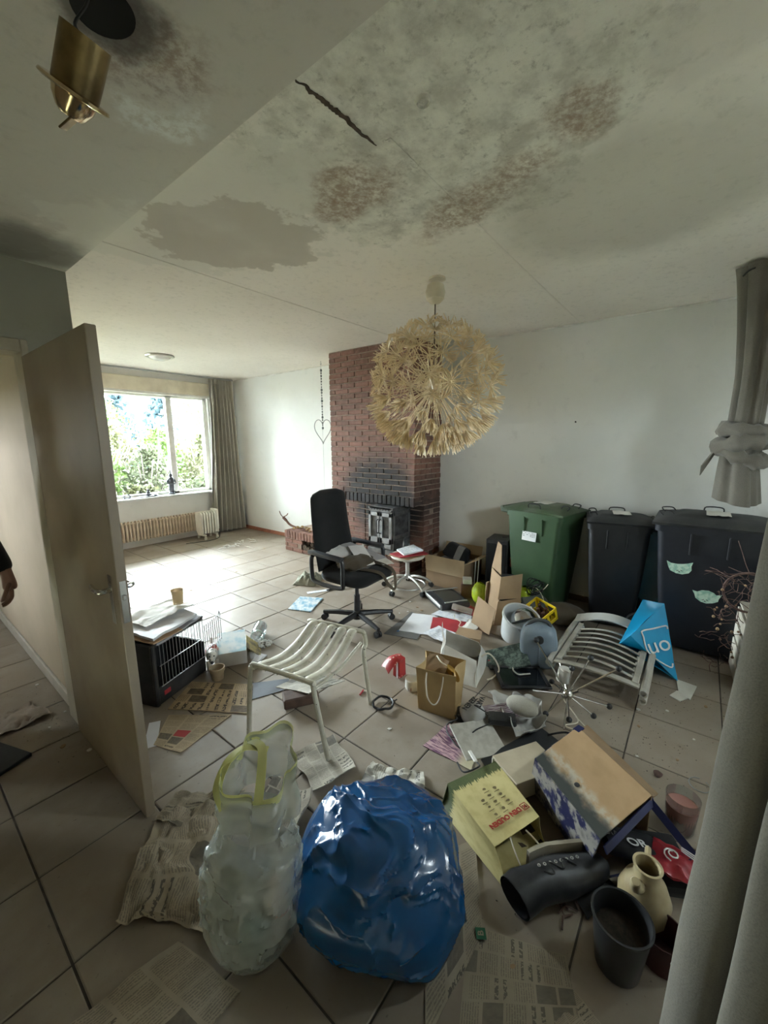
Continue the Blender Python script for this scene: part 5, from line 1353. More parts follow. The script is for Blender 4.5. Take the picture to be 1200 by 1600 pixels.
# lime carrier bag
M_lime = mat('lime_foil', (.44, .56, .03), (.30, .40, .02), rough=.3, scale=9)
lmb = bagmesh([(.003, 0, 0, .02, .02), (.003, 0, 0, .07, .09), (.05, 0, 0, .085, .11), (.15, 0, 0, .075, .10), (.22, .01, .0, .05, .09), (.25, .01, 0, .02, .07)], 60, 36, .8, 5., npl=70)
solo('lime_bag', lmb, M_lime, 'bright lime green foil bag behind the scanner', 'bag', (3.53, 1.58, 0), smooth=30)
lmb = bagmesh([(.003, 0, 0, .02, .02), (.003, 0, 0, .07, .06), (.06, 0, 0, .075, .07), (.14, 0, 0, .05, .06), (.17, .0, .0, .02, .03)], 40, 20, .25, 9.)
solo('lime_bag', lmb, M_lime, 'small lime green bag right of the standing carton', 'bag', (3.60, 1.17, .10), smooth=30)
# tall black speaker, standing cartons in front of it
spk = thing('tower_speaker', 'tall black wooden speaker standing by the wall', 'speaker', (3.93, 1.55, 0), .12)
m = MB(); m.box((.27, .22, .60), (0, 0, .30), r=.006); part('cabinet', m, M_plast, spk)
m = MB(); m.box((.012, .19, .54), (-.14, 0, .29), r=.004); part('grille_cloth', m, M_fabric, spk)
m = MB(); m.box((.08, .05, .006), (.03, -.04, .603), r=.002); part('top_plate', m, M_plast, spk)
scn = thing('cardboard_box', 'torn open carton standing on end before the tall speaker', 'box', (3.3, 1.3, 0))
panel((3.34, 1.42, .0), (3.22, 1.27, .0), (3.30, 1.28, .40), (3.42, 1.42, .44), M_carton, scn, 'main_panel', .006, bend=.01)
panel((3.42, 1.42, .44), (3.34, 1.30, .40), (3.40, 1.33, .66), (3.44, 1.38, .68), M_carton, scn, 'upper_flap', .006)
panel((3.22, 1.27, .22), (3.42, 1.14, .20), (3.50, 1.16, .40), (3.30, 1.28, .40), M_carton, scn, 'right_panel', .006)
panel((3.22, 1.27, .20), (3.42, 1.14, .20), (3.22, 1.06, .05), (3.02, 1.22, .07), M_carton, scn, 'lower_flap', .006)
panel((3.34, 1.43, .0), (3.22, 1.28, .0), (2.96, 1.28, .02), (3.00, 1.42, .02), M_carton, scn, 'floor_flap', .005)
panel((3.01, 1.42, .02), (2.94, 1.22, .02), (3.00, 1.20, .22), (3.10, 1.40, .26), M_carton, scn, 'front_flap', .006)
panel((3.42, 1.42, .0), (3.44, 1.42, .3), (3.36, 1.44, .3), (3.34, 1.44, .0), M_cartonl, scn, 'side_strip', .005, 'pale edge strip')
mb = MB(); mb.box((.20, .20, .20), (0, 0, .10), r=.01); solo('black_crate', mb, M_black, 'black box in the shade behind the torn carton', 'box', (3.52, 1.34, .13), (0, 0, .4))
# behind the pile
M_dgreen = mat('dark_green_plastic', (.012, .12, .055), (.01, .08, .04), rough=.3, scale=5)
gcr = thing('green_sack', 'dark green plastic sack against the wall left of the green bin', 'bag', (4.02, 1.42, 0))
part('skin', bagmesh([(.003, 0, 0, .02, .02), (.003, 0, 0, .10, .10), (.2, 0, 0, .12, .13), (.38, .0, 0, .10, .12), (.44, .01, 0, .04, .06)], 40, 24, .18, 4.), M_dgreen, gcr, smooth=35)
ro = thing('orange_box', 'small orange red box on the dark green sack beside the speaker', 'box', (3.88, 1.38, .33))
m = MB(); m.box((.06, .07, .10), (0, 0, .05), r=.004); part('carton', m, mat('orange_red_print', (.46, .10, .05), (.38, .07, .04), rough=.5), ro)
mb = MB(); mb.lathe([(.001, 0), (.04, 0), (.045, .05), (.03, .09), (.02, .11), (.02, .13), (.001, .13)], 18); solo('cream_bottle', mb, M_cream, 'small cream bottle in the dark gap left of the green bin', 'bottle', (3.82, 1.36, .12))
mb = MB(); mb.box((.22, .22, .12), (0, 0, .06), r=.01); solo('black_crate', mb, M_black, 'low black box under the cream bottle', 'box', (3.84, 1.36, 0), (0, 0, .3))
mb = MB(); mb.box((.04, .03, .55), (0, 0, .275), r=.004); solo('blue_board', mb, mat('sky_blue_plastic', (.10, .35, .60), rough=.4), 'blue strip peeking out behind the tall speaker', 'strip', (4.12, 1.72, 0))
for i, dx in enumerate((0, .035)):
    mb = MB(); mb.tube([(0, 0, 0), (.03, 0, .36)], .006, 7); solo('metal_rod', mb, M_alu, 'grey metal rod leaning left of the tall speaker' if i == 0 else 'second grey rod leaning next to the tall speaker', 'rod', (3.80, 1.735+dx, .0), w=False)
gl_ = thing('grey_lid', 'shallow round grey plastic lid with a white mark in front of the green bin', 'basin', (3.58, 1.06, .13), rot=(.25, -.35, .3))  # a loose round lid in the heap
m = MB(); m.lathe([(.001, .03), (.08, .028), (.12, .015), (.13, 0), (.122, -.012), (.12, .002), (.001, .018)], 30); part('disc', m, mat('grey_lid_plastic', (.15, .16, .15), (.11, .12, .11), rough=.4), gl_)
m = MB(); m.box((.004, .012, .02), (-.128, .02, .005)); part('white_mark', m, M_paper, gl_)
mb = MB()
for i in range(7):
    a = i*1.1; mb.tube([(.08*math.cos(t+a)*(1+.15*i*.3), .07*math.sin(t+a), .05+.03*math.sin(t*2+i)+.012*i) for t in [2*PI*j/18 for j in range(15)]], .004, 5)
solo('cable_bundle', mb, M_plast, 'tangle of black cables against the foot of the green bin', 'cable', (3.62, 1.08, .17))
mb = MB(); mb.tube(spline([(3.66, 1.10, .20), (3.62, 1.04, .235), (3.62, 1.0, .26), (3.60, .965, .315)], 6), .004, 6); mb.tube(spline([(3.60, 1.10, .22), (3.58, 1.08, .27), (3.57, 1.03, .25), (3.56, .99, .20), (3.56, .97, .14)], 6), .003, 6)
solo('white_cable', mb, M_cord, 'white cable end sticking up before the green bin', 'cable', (3.6, 1.04, .14), w=True)
# white bucket with steel bowl
bk = thing('white_bucket', 'white plastic bucket tilted in the heap', 'bucket', (3.05, 1.05, .02), rot=(.25, -.30, .2))
m = MB(); m.lathe([(.001, 0), (.11, 0), (.115, .01), (.14, .20), (.148, .205), (.148, .225), (.134, .225), (.108, .02), (.001, .014)], 34); part('shell', m, mat('white_bucket_plastic', (.66, .68, .68), (.56, .58, .58), rough=.4), bk)
m = MB(); m.tube(spline([(-.148, 0, .215), (-.16, -.06, .19), (-.11, -.13, .15), (0, -.155, .13), (.11, -.13, .15), (.16, -.06, .19), (.148, 0, .215)], 5), .003, 6); part('wire_handle', m, M_wirec, bk)
mb = MB(); mb.lathe([(.001, .0), (.05, .012), (.085, .045), (.105, .095), (.108, .10), (.100, .095), (.08, .048), (.05, .018), (.001, .006)], 32)
solo('steel_bowl', mb, mat('bright_steel', (.55, .56, .58), (.4, .41, .42), rough=.12, metal=1), 'shiny steel bowl tipped over on the white bucket', 'bowl', (3.05, 1.02, .265), (PI-.5, .4, 0))
# yellow bottle crate
M_yel = mat('yellow_crate_plastic', (.80, .58, .01), (.68, .48, .01), rough=.35)
yc = thing('yellow_crate', 'bright yellow plastic crate holding small bottles', 'crate', (3.30, .93, .10), rot=(.12, -.42, -.45))
m = MB()
def cw(cx, cy, sx, sy):
    m.box((sx, sy, .035), (cx, cy, .0175), r=.003); m.box((sx, sy, .03), (cx, cy, .115), r=.003)
    ln = max(sx, sy)
    for t in (-1, 0, 1):
        o_ = t*(ln/2-.012)
        m.box((.024 if sx > sy else sx, .024 if sy > sx else sy, .12), (cx+(o_ if sx > sy else 0), cy+(o_ if sy > sx else 0), .065), r=.002)
cw(-.10, 0, .008, .20); cw(.10, 0, .008, .20); cw(0, -.10, .20, .008); cw(0, .10, .20, .008); m.box((.20, .20, .006), (0, 0, .003))
part('crate_body', m, M_yel, yc)
M_bottle = mat('brown_glass_bottle', (.07, .035, .025), (.04, .02, .015), rough=.12)
for i, (x, y) in enumerate(((-.055, -.05), (.0, -.055), (.05, -.04), (-.05, .02), (.01, .01), (.055, .03), (-.02, .06))):
    mb = MB(); mb.lathe([(.001, 0), (.023, 0), (.025, .01), (.025, .06), (.012, .085), (.011, .10), (.014, .102), (.014, .11), (.001, .112)], 14)
    o = solo('small_bottle', mb, M_bottle if i % 3 else M_white, ('small %s bottle in the yellow crate, ' % ('brown glass' if i % 3 else 'pale'))+('front left corner', 'front middle', 'front right corner', 'middle left', 'middle', 'middle right', 'at the back')[i], 'bottle', (0, 0, 0), group='bottles in the yellow crate')
    o.matrix_world = Matrix.Translation(yc.location) @ yc.rotation_euler.to_matrix().to_4x4() @ Matrix.Translation((x, y, .008))
# blue grey jerrycan
M_jerry = mat('blue_grey_plastic', (.24, .30, .36), (.19, .24, .29), rough=.4)
jc = thing('jerrycan', 'blue grey plastic jerrycan standing in the heap', 'jerrycan', (2.80, .79, 0), rot=(0, -.12, .35))
m = MB()
def canring(z, a, b): return [(a*math.copysign(abs(math.cos(t))**.55, math.cos(t)), b*math.copysign(abs(math.sin(t))**.55, math.sin(t)), z) for t in [2*PI*i/32 for i in range(32)]]
lv = [(.004, .07, .10), (.012, .085, .118), (.04, .092, .125), (.20, .092, .125), (.26, .085, .112), (.30, .062, .085), (.315, .03, .05)]
vs = []; fs = []
for z, a, b in lv: vs += canring(z, a, b)
for i in range(len(lv)-1):
    for j in range(32): fs.append((i*32+j, i*32+(j+1) % 32, (i+1)*32+(j+1) % 32, (i+1)*32+j))
fs += [tuple(range(31, -1, -1)), tuple((len(lv)-1)*32+j for j in range(32))]
m.add(vs, fs); m.box((.19, .012, .22), (0, 0, .13), r=.004); part('tank', m, M_jerry, jc, smooth=50)
m = MB(); m.tube(spline([(0, -.07, .29), (0, -.05, .335), (0, .02, .345), (0, .07, .31), (0, .085, .28)], 5), .014, 8); part('handle', m, mat('dark_grey_handle', (.07, .075, .08), rough=.5), jc)
m = MB(); m.cyl((-.09, .0, .245), (-.112, .0, .25), .026, .024, 18); part('screw_cap', m, M_black, jc)
# marbled board, black frames, red ruler
k_ = NT('green_marble'); v_ = k_.n('ShaderNodeTexVoronoi'); v_.inputs['Scale'].default_value = 26; v_.feature = 'DISTANCE_TO_EDGE'; k_.l(k_.obj(), v_.inputs['Vector'])
k_.col(k_.mix(k_.ramp(k_.noise(k_.obj(), 28, 6, .7), .42, .66), (.025, .04, .035), (.16, .21, .18))); k_.p(Roughness=.35)
mb = MB(); mb.box((.34, .20, .02), (0, 0, .01), r=.003); solo('marbled_board', mb, k_.m, 'dark green marbled board leaning in the heap beside the jerrycan', 'board', (2.62, .97, .035), (.35, -.32, -1.05))
fr_ = thing('framed_picture', 'black glossy picture frame lying flat in front of the jerrycan', 'picture', (2.50, .80, .02), -.95)
m = MB()
for (s_, c__) in (((.32, .022, .014), (0, -.115, .007)), ((.32, .022, .014), (0, .115, .007)), ((.022, .25, .014), (-.15, 0, .007)), ((.022, .25, .014), (.15, 0, .007))): m.box(s_, c__, r=.002)
part('moulding', m, M_plast, fr_)
m = MB(); m.box((.29, .22, .004), (0, 0, .006)); part('pane', m, mat('black_gloss_glass', (.008, .009, .011), rough=.08), fr_)
mb = MB(); mb.box((.20, .17, .012), (0, 0, .006), r=.002); solo('black_case', mb, mat('charcoal_case', (.03, .033, .037), rough=.4), 'thin charcoal case under the red ruler', 'case', (2.62, .99, .0), (0, 0, -.9))
mb = MB(); mb.box((.24, .022, .012), (0, 0, .006), r=.003); solo('red_ruler', mb, M_red, 'red plastic ruler below the marbled board', 'ruler', (2.60, .95, .0135), (0, 0, -1.35))
mb = MB(); mb.tube(spline([(2.56, .88, .034), (2.52, .86, .040), (2.50, .82, .038), (2.53, .79, .036), (2.56, .76, .036)], 5), .005, 6); solo('white_clip', mb, M_white, 'white curved hook on the black picture frame', 'hook', (2.53, .82, .034), w=True)

# ================================================================== RIGHT SIDE OF THE HEAP
M_resin = mat('grimy_white_resin', (.50, .48, .43), (.36, .34, .29), rough=.5, scale=8)
lv_ = thing('folding_chair', 'grimy white resin folding garden chair lying flat before the bins', 'chair', (3.0, .40, 0))
m = MB()
for y in (.665, .125):
    m = MB(); m.tube(spline([(2.62, y, .125), (2.9, y, .135), (3.2, y, .14), (3.40, y, .13)], 4), .021, 10, sx=1.0)
    part('side_rail', m, M_resin, lv_, w=True)
m = MB(); m.lathe([(.0215, 0), (.0215, .035), (.015, .035), (.015, .004), (.001, .004)], 14, (2.632, .125, .125), (0, -PI/2, 0)); m.lathe([(.0215, 0), (.0215, .035), (.015, .035), (.015, .004), (.001, .004)], 14, (2.632, .125, .080), (0, -PI/2, 0)); part('tube_end', m, M_resin, lv_, w=True)
m = MB(); m.tube(spline([(2.62, .125, .080), (2.9, .125, .085), (3.1, .13, .06), (3.4, .14, .03)], 4), .021, 10); part('leg', m, M_resin, lv_, w=True)
m = MB(); m.tube(spline([(2.68, .665, .080), (2.9, .665, .085), (3.1, .66, .06), (3.45, .66, .03)], 4), .021, 10); part('leg', m, M_resin, lv_, w=True)
for i in range(7):
    x0 = 2.735+i*.083
    def lou(u, v):
        y = lerp(.60, .19, u); x = x0+(v-.5)*.056-.03*math.sin(PI*u)
        return (x, y, .145+.055*math.sin(PI*u)+.006*math.sin(PI*v)-.022*v+.008)
    m = MB(); m.slab(lou, 18, 4, .006); part('slat', m, M_resin, lv_, w=True)
for y, nm in ((.615, 'left_stile'), (.175, 'right_stile')):
    m = MB(); m.box((.66, .035, .022), (2.99, y, .147), r=.004)
    for i in range(7): m.box((.05, .012, .012), (2.735+i*.083, y+(.022 if y < .3 else -.022), .150), r=.002)
    part('stile', m, M_resin, lv_, w=True)
m = MB(); m.slab(lambda u, v: (2.665+(v-.5)*.05-.02*math.sin(PI*u), lerp(.64, .15, u), .135+.03*math.sin(PI*u)+.005*math.sin(PI*v)), 16, 4, .012); part('front_rail', m, M_resin, lv_, w=True)
m = MB(); m.slab(lambda u, v: (3.37+(v-.5)*.10+.02*math.sin(PI*u), lerp(.67, .16, u), .16+.06*math.sin(PI*u)+.02*v), 16, 5, .010); part('head_rail', m, mat('cleaner_white_resin', (.66, .65, .62), (.55, .54, .5), rough=.45), lv_, w=True)
mb = MB(); mb.tube([(3.52, .72, .10), (3.30, .60, .13)], .014, 10); solo('grey_tube', mb, M_alu, 'short grey metal tube at the far corner of the folding chair', 'tube', (3.4, .66, .06), w=True)
mb = MB()
def sackf(u, v):
    a = 2*PI*u; r = math.sin(PI*v)*(1+.25*nz(math.cos(a)*2, math.sin(a)*2, v*4)); return (.13*r*math.cos(a), .16*r*math.sin(a), .10-.10*math.cos(PI*v)*(1 if v < .5 else .9))
mb.grid(sackf, 30, 16, True); solo('brown_sack', mb, M_brownbag, 'dull brown fabric sack between the yellow crate and the folding chair', 'sack', (3.55, .80, .002), smooth=60)

# bright blue shop carrier
M_shop = NT('bright_blue_plastic'); M_shop.col(M_shop.mix(M_shop.ramp(M_shop.noise(M_shop.obj(), 6, 4), .4, .7), (.0, .30, .58), (.0, .24, .48))); M_shop.p(Roughness=.3)
M_shop.b.inputs['Subsurface Weight'].default_value = 0; M_shop = M_shop.m
sb = thing('shop_bag', 'bright blue plastic shop bag with white emblem leaning on the wide bin', 'bag', (3.15, .12, 0))
T1, T2, L_, M_, B_ = Vector((3.25, .225, .472)), Vector((3.28, .10, .464)), Vector((3.06, .321, .184)), Vector((3.08, .26, .257)), Vector((3.12, -.027, .006))
BK = Vector((3.40, .12, .02)); BL = Vector((3.26, .30, .10))
def tri(a, b, c, d, name, lab=None, amp=.006, bend=0.): return panel(a, b, c, d, M_shop, sb, name, .002, lab, 14, bend, amp)
tri(M_, B_, B_.lerp(T2, .5), T2, 'front_face')
tri(L_, M_, T2, T1, 'top_face', None, .01)
tri(L_, BL, BK, B_, 'lower_face'); tri(T1, T2, BK, BL, 'back_face', None, .01); tri(T2, B_, BK, BK.lerp(T2, .5), 'right_gusset'); tri(L_, T1, BL.lerp(T1, .5), BL, 'left_gusset')
tri(L_, M_, M_.lerp(B_, .35), L_.lerp(BL, .4), 'open_mouth')
M_whiteprint = mat('white_print', (.78, .80, .80), (.66, .68, .68), rough=.5)
nrm = (B_-M_).cross(T2-M_).normalized()
if nrm.x > 0: nrm = -nrm
def onf(p, off=.006): p = Vector(p); return p-nrm*((p-M_).dot(nrm))+nrm*off
hs = [onf(p) for p in ((3.150, .013, .105), (3.132, .028, .081), (3.098, .149, .158), (3.118, .190, .255), (3.131, .201, .288), (3.18, .14, .306), (3.225, .078, .326), (3.226, .068, .305))]
m = MB(); m.tube(spline(hs, 4), .0055, 5); part('printed_outline', m, M_whiteprint, sb, 'white house outline', w=True)
cx_ = onf((3.150, .103, .208), .008); ex = (onf((3.176, .077, .228))-onf((3.126, .128, .19))).normalized(); ey = nrm.cross(ex)
Mx = Matrix((( ex.x, ey.x, nrm.x, cx_.x-3.15), (ex.y, ey.y, nrm.y, cx_.y-.12), (ex.z, ey.z, nrm.z, cx_.z), (0, 0, 0, 1)))
lettering('uo', .145, M_whiteprint, sb, Mx @ Matrix.Rotation(-.25, 4, 'Z'), th=.001)

# starburst lamp: chrome rods ending in black balls
M_rod = mat('chrome_rod', (.66, .64, .60), (.45, .43, .4), rough=.2, metal=1)
sl_ = thing('starburst_lamp', 'fallen starburst lamp of chrome rods with black ball ends', 'lamp', (2.29, .465, 0))
Cc = Vector((2.294, .465, .15))
BALLS = [(2.235, .562, -.0), (2.365, .335, .03), (2.462, .273, .061), (2.317, .369, .401), (2.413, .241, .336), (2.30, .455, .315), (2.507, .608, .065), (2.357, .677, .392), (2.26, .44, .02)]
hubm = MB(); hubm.ball(.030, Cc); hubm.tube([Cc+Vector((0, .03, -.02)), Cc+Vector((.02, -.05, .03))], .012, 8); part('hub', hubm, M_rod, sl_, w=True)
for b in BALLS:
    b = Vector(b); b.z = max(b.z, .017)
    m = MB(); m.tube([Cc, b], .0048, 7); rd_ = part('rod', m, M_rod, sl_, w=True)
    m = MB(); m.ball(.017, b, n=14, m=9); part('ball', m, M_plast, rd_, w=True)
for b in ((2.05, .42, .10), (2.15, .62, .19), (2.43, .55, .25)):
    m = MB(); m.tube([Cc, b], .0042, 6); part('rod', m, M_rod, sl_, w=True)
m = MB(); m.tube(spline([Cc, (2.36, .50, .07), (2.30, .40, .008), (2.22, .45, .006), (2.18, .40, .03), (2.25, .34, .006), (2.33, .42, .006)], 6), .0035, 6); part('flex', m, M_cord, sl_, w=True)
lc = thing('white_lampholder', 'white cylindrical lampholder on the starburst lamp rods', 'lampholder', (2.35, .51, .19), rot=(.15, .1, 0))
m = MB(); m.lathe([(.001, 0), (.036, 0), (.038, .004), (.038, .074), (.032, .08), (.001, .08)], 24); part('shell', m, M_white, lc)
m = MB(); m.cyl((0, 0, 0), (0, 0, -.06), .006); part('pin', m, M_rod, lc)
# pale broken pieces
for i, (q, lab) in enumerate((([(2.93, -.10), (2.96, -.04), (3.14, -.02), (3.12, -.13)], 'broken white board piece by the tip of the blue shop bag'), ([(2.87, -.05), (2.90, .005), (2.99, -.03), (2.96, -.10)], 'small white board piece nearest the folding chair tube'))):
    sheet('board_piece', q, M_paperw, lab, 'board', .002, .006, 60+i, 6, 6)
# white slatted crate with dried flowers behind the near curtain
M_wood = mat('whitewashed_wood', (.58, .54, .46), (.42, .37, .29), rough=.7, scale=9)
wcx = thing('whitewashed_crate', 'whitewashed wooden crate beside the wide bin, partly behind the curtain', 'crate', (3.42, -.48, 0), .05)
for i in range(4):
    m = MB(); m.box((.40, .016, .09), (0, .16, .06+i*.115), r=.003); part('slat', m, M_wood, wcx)
    m = MB(); m.box((.016, .32, .09), (-.2, 0, .06+i*.115), r=.003); part('slat', m, M_wood, wcx)
for x in (-.185, .185):
    m = MB(); m.box((.03, .03, .48), (x, .14, .24), r=.003); part('post', m, M_wood, wcx)
m = MB(); m.box((.39, .30, .012), (0, 0, .02)); part('base', m, M_wood, wcx)
m = MB(); m.box((.40, .33, .014), (0, 0, .485), r=.002); part('lid', m, M_wood, wcx)
df = thing('dried_flower_wreath', 'brown dried flower wreath with curling stems on the white crate', 'wreath', (3.32, -.33, .493))
rnd = random.Random(5); m = MB()
M_dry = mat('dried_stems', (.085, .05, .045), (.16, .10, .08), rough=.9, scale=30)
for i in range(46):
    a = rnd.uniform(-.9, 3.9); c = Vector((.02, .13*math.cos(a), .10+.13*math.sin(a)))
    p = [c]
    d = Vector((rnd.uniform(-1, 1), rnd.uniform(-1, 1), rnd.uniform(-1, 1))).normalized()*.035
    for q in range(4): p.append(p[-1]+d); d = d+Vector((rnd.uniform(-.03, .03), rnd.uniform(-.03, .03), rnd.uniform(-.03, .03)))
    m.tube(p, .0022, 4)
m.tube([(.02, .13*math.cos(2*PI*i/24), .13+.13*math.sin(2*PI*i/24)) for i in range(24)], .008, 6, closed=True)
for i in range(26):
    y = rnd.uniform(-.02, .10); p = [Vector((-.03+rnd.uniform(-.04, .02), y+.05, rnd.uniform(-.38, .03)))]
    d = Vector((rnd.uniform(-.5, .2), rnd.uniform(-.2, 1), rnd.uniform(-.6, .3))).normalized()*.022
    for q in range(5): p.append(p[-1]+d); d = Matrix.Rotation(rnd.uniform(-.9, .9), 3, 'X') @ d
    m.tube(p, .0024, 4)
part('stems', m, M_dry, df); 
m = MB()
for i in range(16): m.ball(rnd.uniform(.006, .011), (rnd.uniform(-.06, .03), rnd.uniform(-.02, .18), rnd.uniform(-.3, .22)), n=7, m=5)
part('seed_heads', m, mat('tan_seedheads', (.34, .22, .12), (.22, .13, .08), rough=.9), df)

# purple leaflet, white tile, open plastic bag with cable things
k_ = NT('purple_landscape_print'); u_ = k_.uv(); s_ = k_.n('ShaderNodeSeparateXYZ'); k_.l(u_, s_.inputs[0])
n_ = k_.n('ShaderNodeTexNoise'); n_.inputs['Scale'].default_value = 5; n_.inputs['Detail'].default_value = 6
mp_ = k_.n('ShaderNodeMapping'); mp_.inputs['Scale'].default_value = (5, 1, 1); k_.l(u_, mp_.inputs[0]); k_.l(mp_.outputs[0], n_.inputs['Vector'])
c_ = k_.mix(k_.ramp(n_.outputs['Fac'], .42, .6), (.62, .42, .44), (.16, .07, .14)); c_ = k_.mix(k_.ramp(s_.outputs[1], .62, .85), c_, (.62, .56, .40)); k_.col(c_); k_.p(Roughness=.4)
sheet('leaflet', [(1.84, .98), (1.60, 1.00), (1.61, .73), (1.72, .75)], k_.m, 'purple and pink printed leaflet beside the white tile', 'leaflet', .006, .002, 70)
mb = MB(); mb.box((.25, .20, .010), (0, 0, .005), r=.002); solo('white_tile', mb, mat('speckled_white_tile', (.60, .58, .53), (.48, .46, .41), rough=.4, scale=30), 'loose white speckled tile leaning on the plastic bag', 'tile', (1.79, .78, .03), (.30, .12, -.55))
vb = thing('plastic_bag', 'grey white plastic bag lying open with printed letters', 'bag', (2.0, .76, 0))
M_vbag = mat('grey_white_film', (.52, .51, .49), (.40, .39, .37), rough=.3, scale=5)
m = bagmesh([(.003, 0, 0, .02, .02), (.003, 0, 0, .06, .10), (.05, 0, 0, .075, .125), (.10, .0, .0, .065, .11), (.135, .0, 0, .03, .06), (.14, 0, 0, .004, .004)], 60, 30, .22, 3.3); m.rz(.75); m.mv(-.08, .115, 0)
part('film', m, M_vbag, vb, smooth=35)
m = MB()
RQ = [Vector((1.90, .62, 0)), Vector((2.03, .50, 0)), Vector((2.24, .60, 0)), Vector((2.22, .92, 0))]
def rimf(u, v):
    p = RQ[0].lerp(RQ[1], u).lerp(RQ[3].lerp(RQ[2], u), v); e = max(abs(2*u-1), abs(2*v-1))
    up = .075*max(0, (e-.55)/.45)**1.3*(1 if (u > .5 or v < .5) else .45)*(1+.5*nz(p.x*14, p.y*14, 2))
    q = max(0, 1.15-ridge(p.x*13, p.y*13, 3., 2))
    return (p.x-2.0+.02*nz(p.x*17, p.y*17), p.y-.76+.02*nz(p.x*17, p.y*17, 5), .006+up+.022*q)
m.slab(rimf, 40, 40, .002); part('open_rim', m, M_vbag, vb, smooth=35)
m = MB(); m.slab(lambda u, v: (-.01+.15*u+.03*v, -.02-.13*u+.14*v, .045+.015*abs(nz(u*5, v*5, 2))), 14, 14, .003)
k_ = NT('striped_purple_cloth'); o_ = k_.obj(); s_ = k_.n('ShaderNodeSeparateXYZ'); k_.l(o_, s_.inputs[0])
k_.col(k_.mix(k_.math('GREATER_THAN', k_.math('FRACT', k_.math('MULTIPLY', k_.math('ADD', s_.outputs[0], s_.outputs[1]), 55)), .55), (.34, .30, .30), (.12, .06, .09))); k_.p(Roughness=.9)
part('striped_lining', m, k_.m, vb, 'purple striped cloth inside', smooth=50)
dv = thing('black_device', 'black adapter with cable lying in the open plastic bag', 'adapter', (1.965, .72, .05), .5)
m = MB(); m.box((.07, .15, .045), (0, 0, .022), r=.008); part('case', m, M_plast, dv)
m = MB(); m.tube(spline([(0, .07, .03), (.03, .12, .05), (.0, .15, .09), (-.04, .12, .10), (-.03, .08, .07)], 5), .0035, 6); part('cable', m, M_black, dv)
bs = thing('beige_cloth_bundle', 'rounded beige cloth bundle in the open plastic bag', 'cloth', (2.12, .66, .05))
m = MB(); m.ball(.075, (0, 0, .04), sc=(.9, 1.2, .62), n=22, m=14); m.v = [(x*(1+.12*nz(x*20, y*20, z*9)), y*(1+.12*nz(x*15, y*20, z)), z) for x, y, z in m.v]; part('cloth', m, cloth_mat('beige_cloth', (.42, .40, .34), (.34, .32, .27)), bs, smooth=60)
# letters on the pale top of the bag
Mt = Matrix.Translation((-.075, .105, .158)) @ Matrix.Rotation(-2.35, 4, 'Z') @ Matrix.Rotation(.15, 4, 'X')
lettering('VART', .042, M_ink, vb, Matrix.Translation((-.075, .075, .150)) @ Matrix.Rotation(PI+.15, 4, 'Z'), bold=.0012)
lettering('ZENEN', .042, M_ink, vb, Matrix.Translation((-.115, .118, .146)) @ Matrix.Rotation(PI-.05, 4, 'Z'), bold=.0012)
mb = MB(); mb.tube(spline([(1.90, .98, .02), (1.84, .93, .05), (1.80, .97, .02), (1.74, .92, .012), (1.76, .84, .03), (1.82, .80, .06), (1.90, .76, .07), (1.96, .80, .06), (1.98, .76, .07)], 7), .0038, 6)
mb.tube(spline([(1.74, .92, .012), (1.70, .86, .014), (1.68, .78, .016), (1.62, .70, .05), (1.58, .68, .07), (1.55, .74, .03), (1.60, .80, .014)], 7), .0038, 6)
solo('black_cable', mb, M_black, 'thin black cable looping over the purple leaflet and tile', 'cable', (1.76, .85, .008), w=True)
mb = MB(); mb.box((.09, .06, .05), (0, 0, .025), r=.008); solo('plug_block', mb, M_black, 'black plug block by the corner of the kraft bag', 'plug', (1.92, .94, .001), (0, 0, .4))
sheet('dark_board', [(1.70, .72), (2.12, .56), (2.06, .42), (1.60, .58)], mat('charcoal_board', (.04, .042, .045), rough=.5), 'charcoal board under the plastic bag and cream box', 'board', 0, .006, 75, 4, 4)
mb = MB(); mb.tube(spline([(2.06, .50, .02), (2.10, .42, .05), (2.08, .34, .06), (2.02, .30, .04)], 5), .005, 6); solo('black_cable', mb, M_black, 'short black cable running behind the cream box', 'cable', (2.06, .4, .012), w=True)
mb = MB(); mb.box((.07, .018, .008), (0, 0, .004), r=.002); solo('white_lighter', mb, M_white, 'small white stick at the top of the grass printed bag', 'stick', (1.59, .715, .098), (0, 0, .9))

# cream box
cbx = thing('cream_box', 'pale cream card box with lid between the printed bag and the big carton', 'box', (1.72, .50, 0), 1.03)
M_creamc = mat('cream_card', (.56, .49, .36), (.47, .40, .29), rough=.6)
m = MB(); m.box((.17, .25, .085), (0, 0, .0435), r=.002); part('box', m, M_creamc, cbx)
m = MB(); m.box((.178, .262, .012), (0, 0, .094), r=.002); part('lid', m, M_creamc, cbx)
m = MB(); m.box((.01, .26, .07), (.089, 0, .05), r=.002); part('page_edge', m, M_paperw, cbx, 'pale page edges')

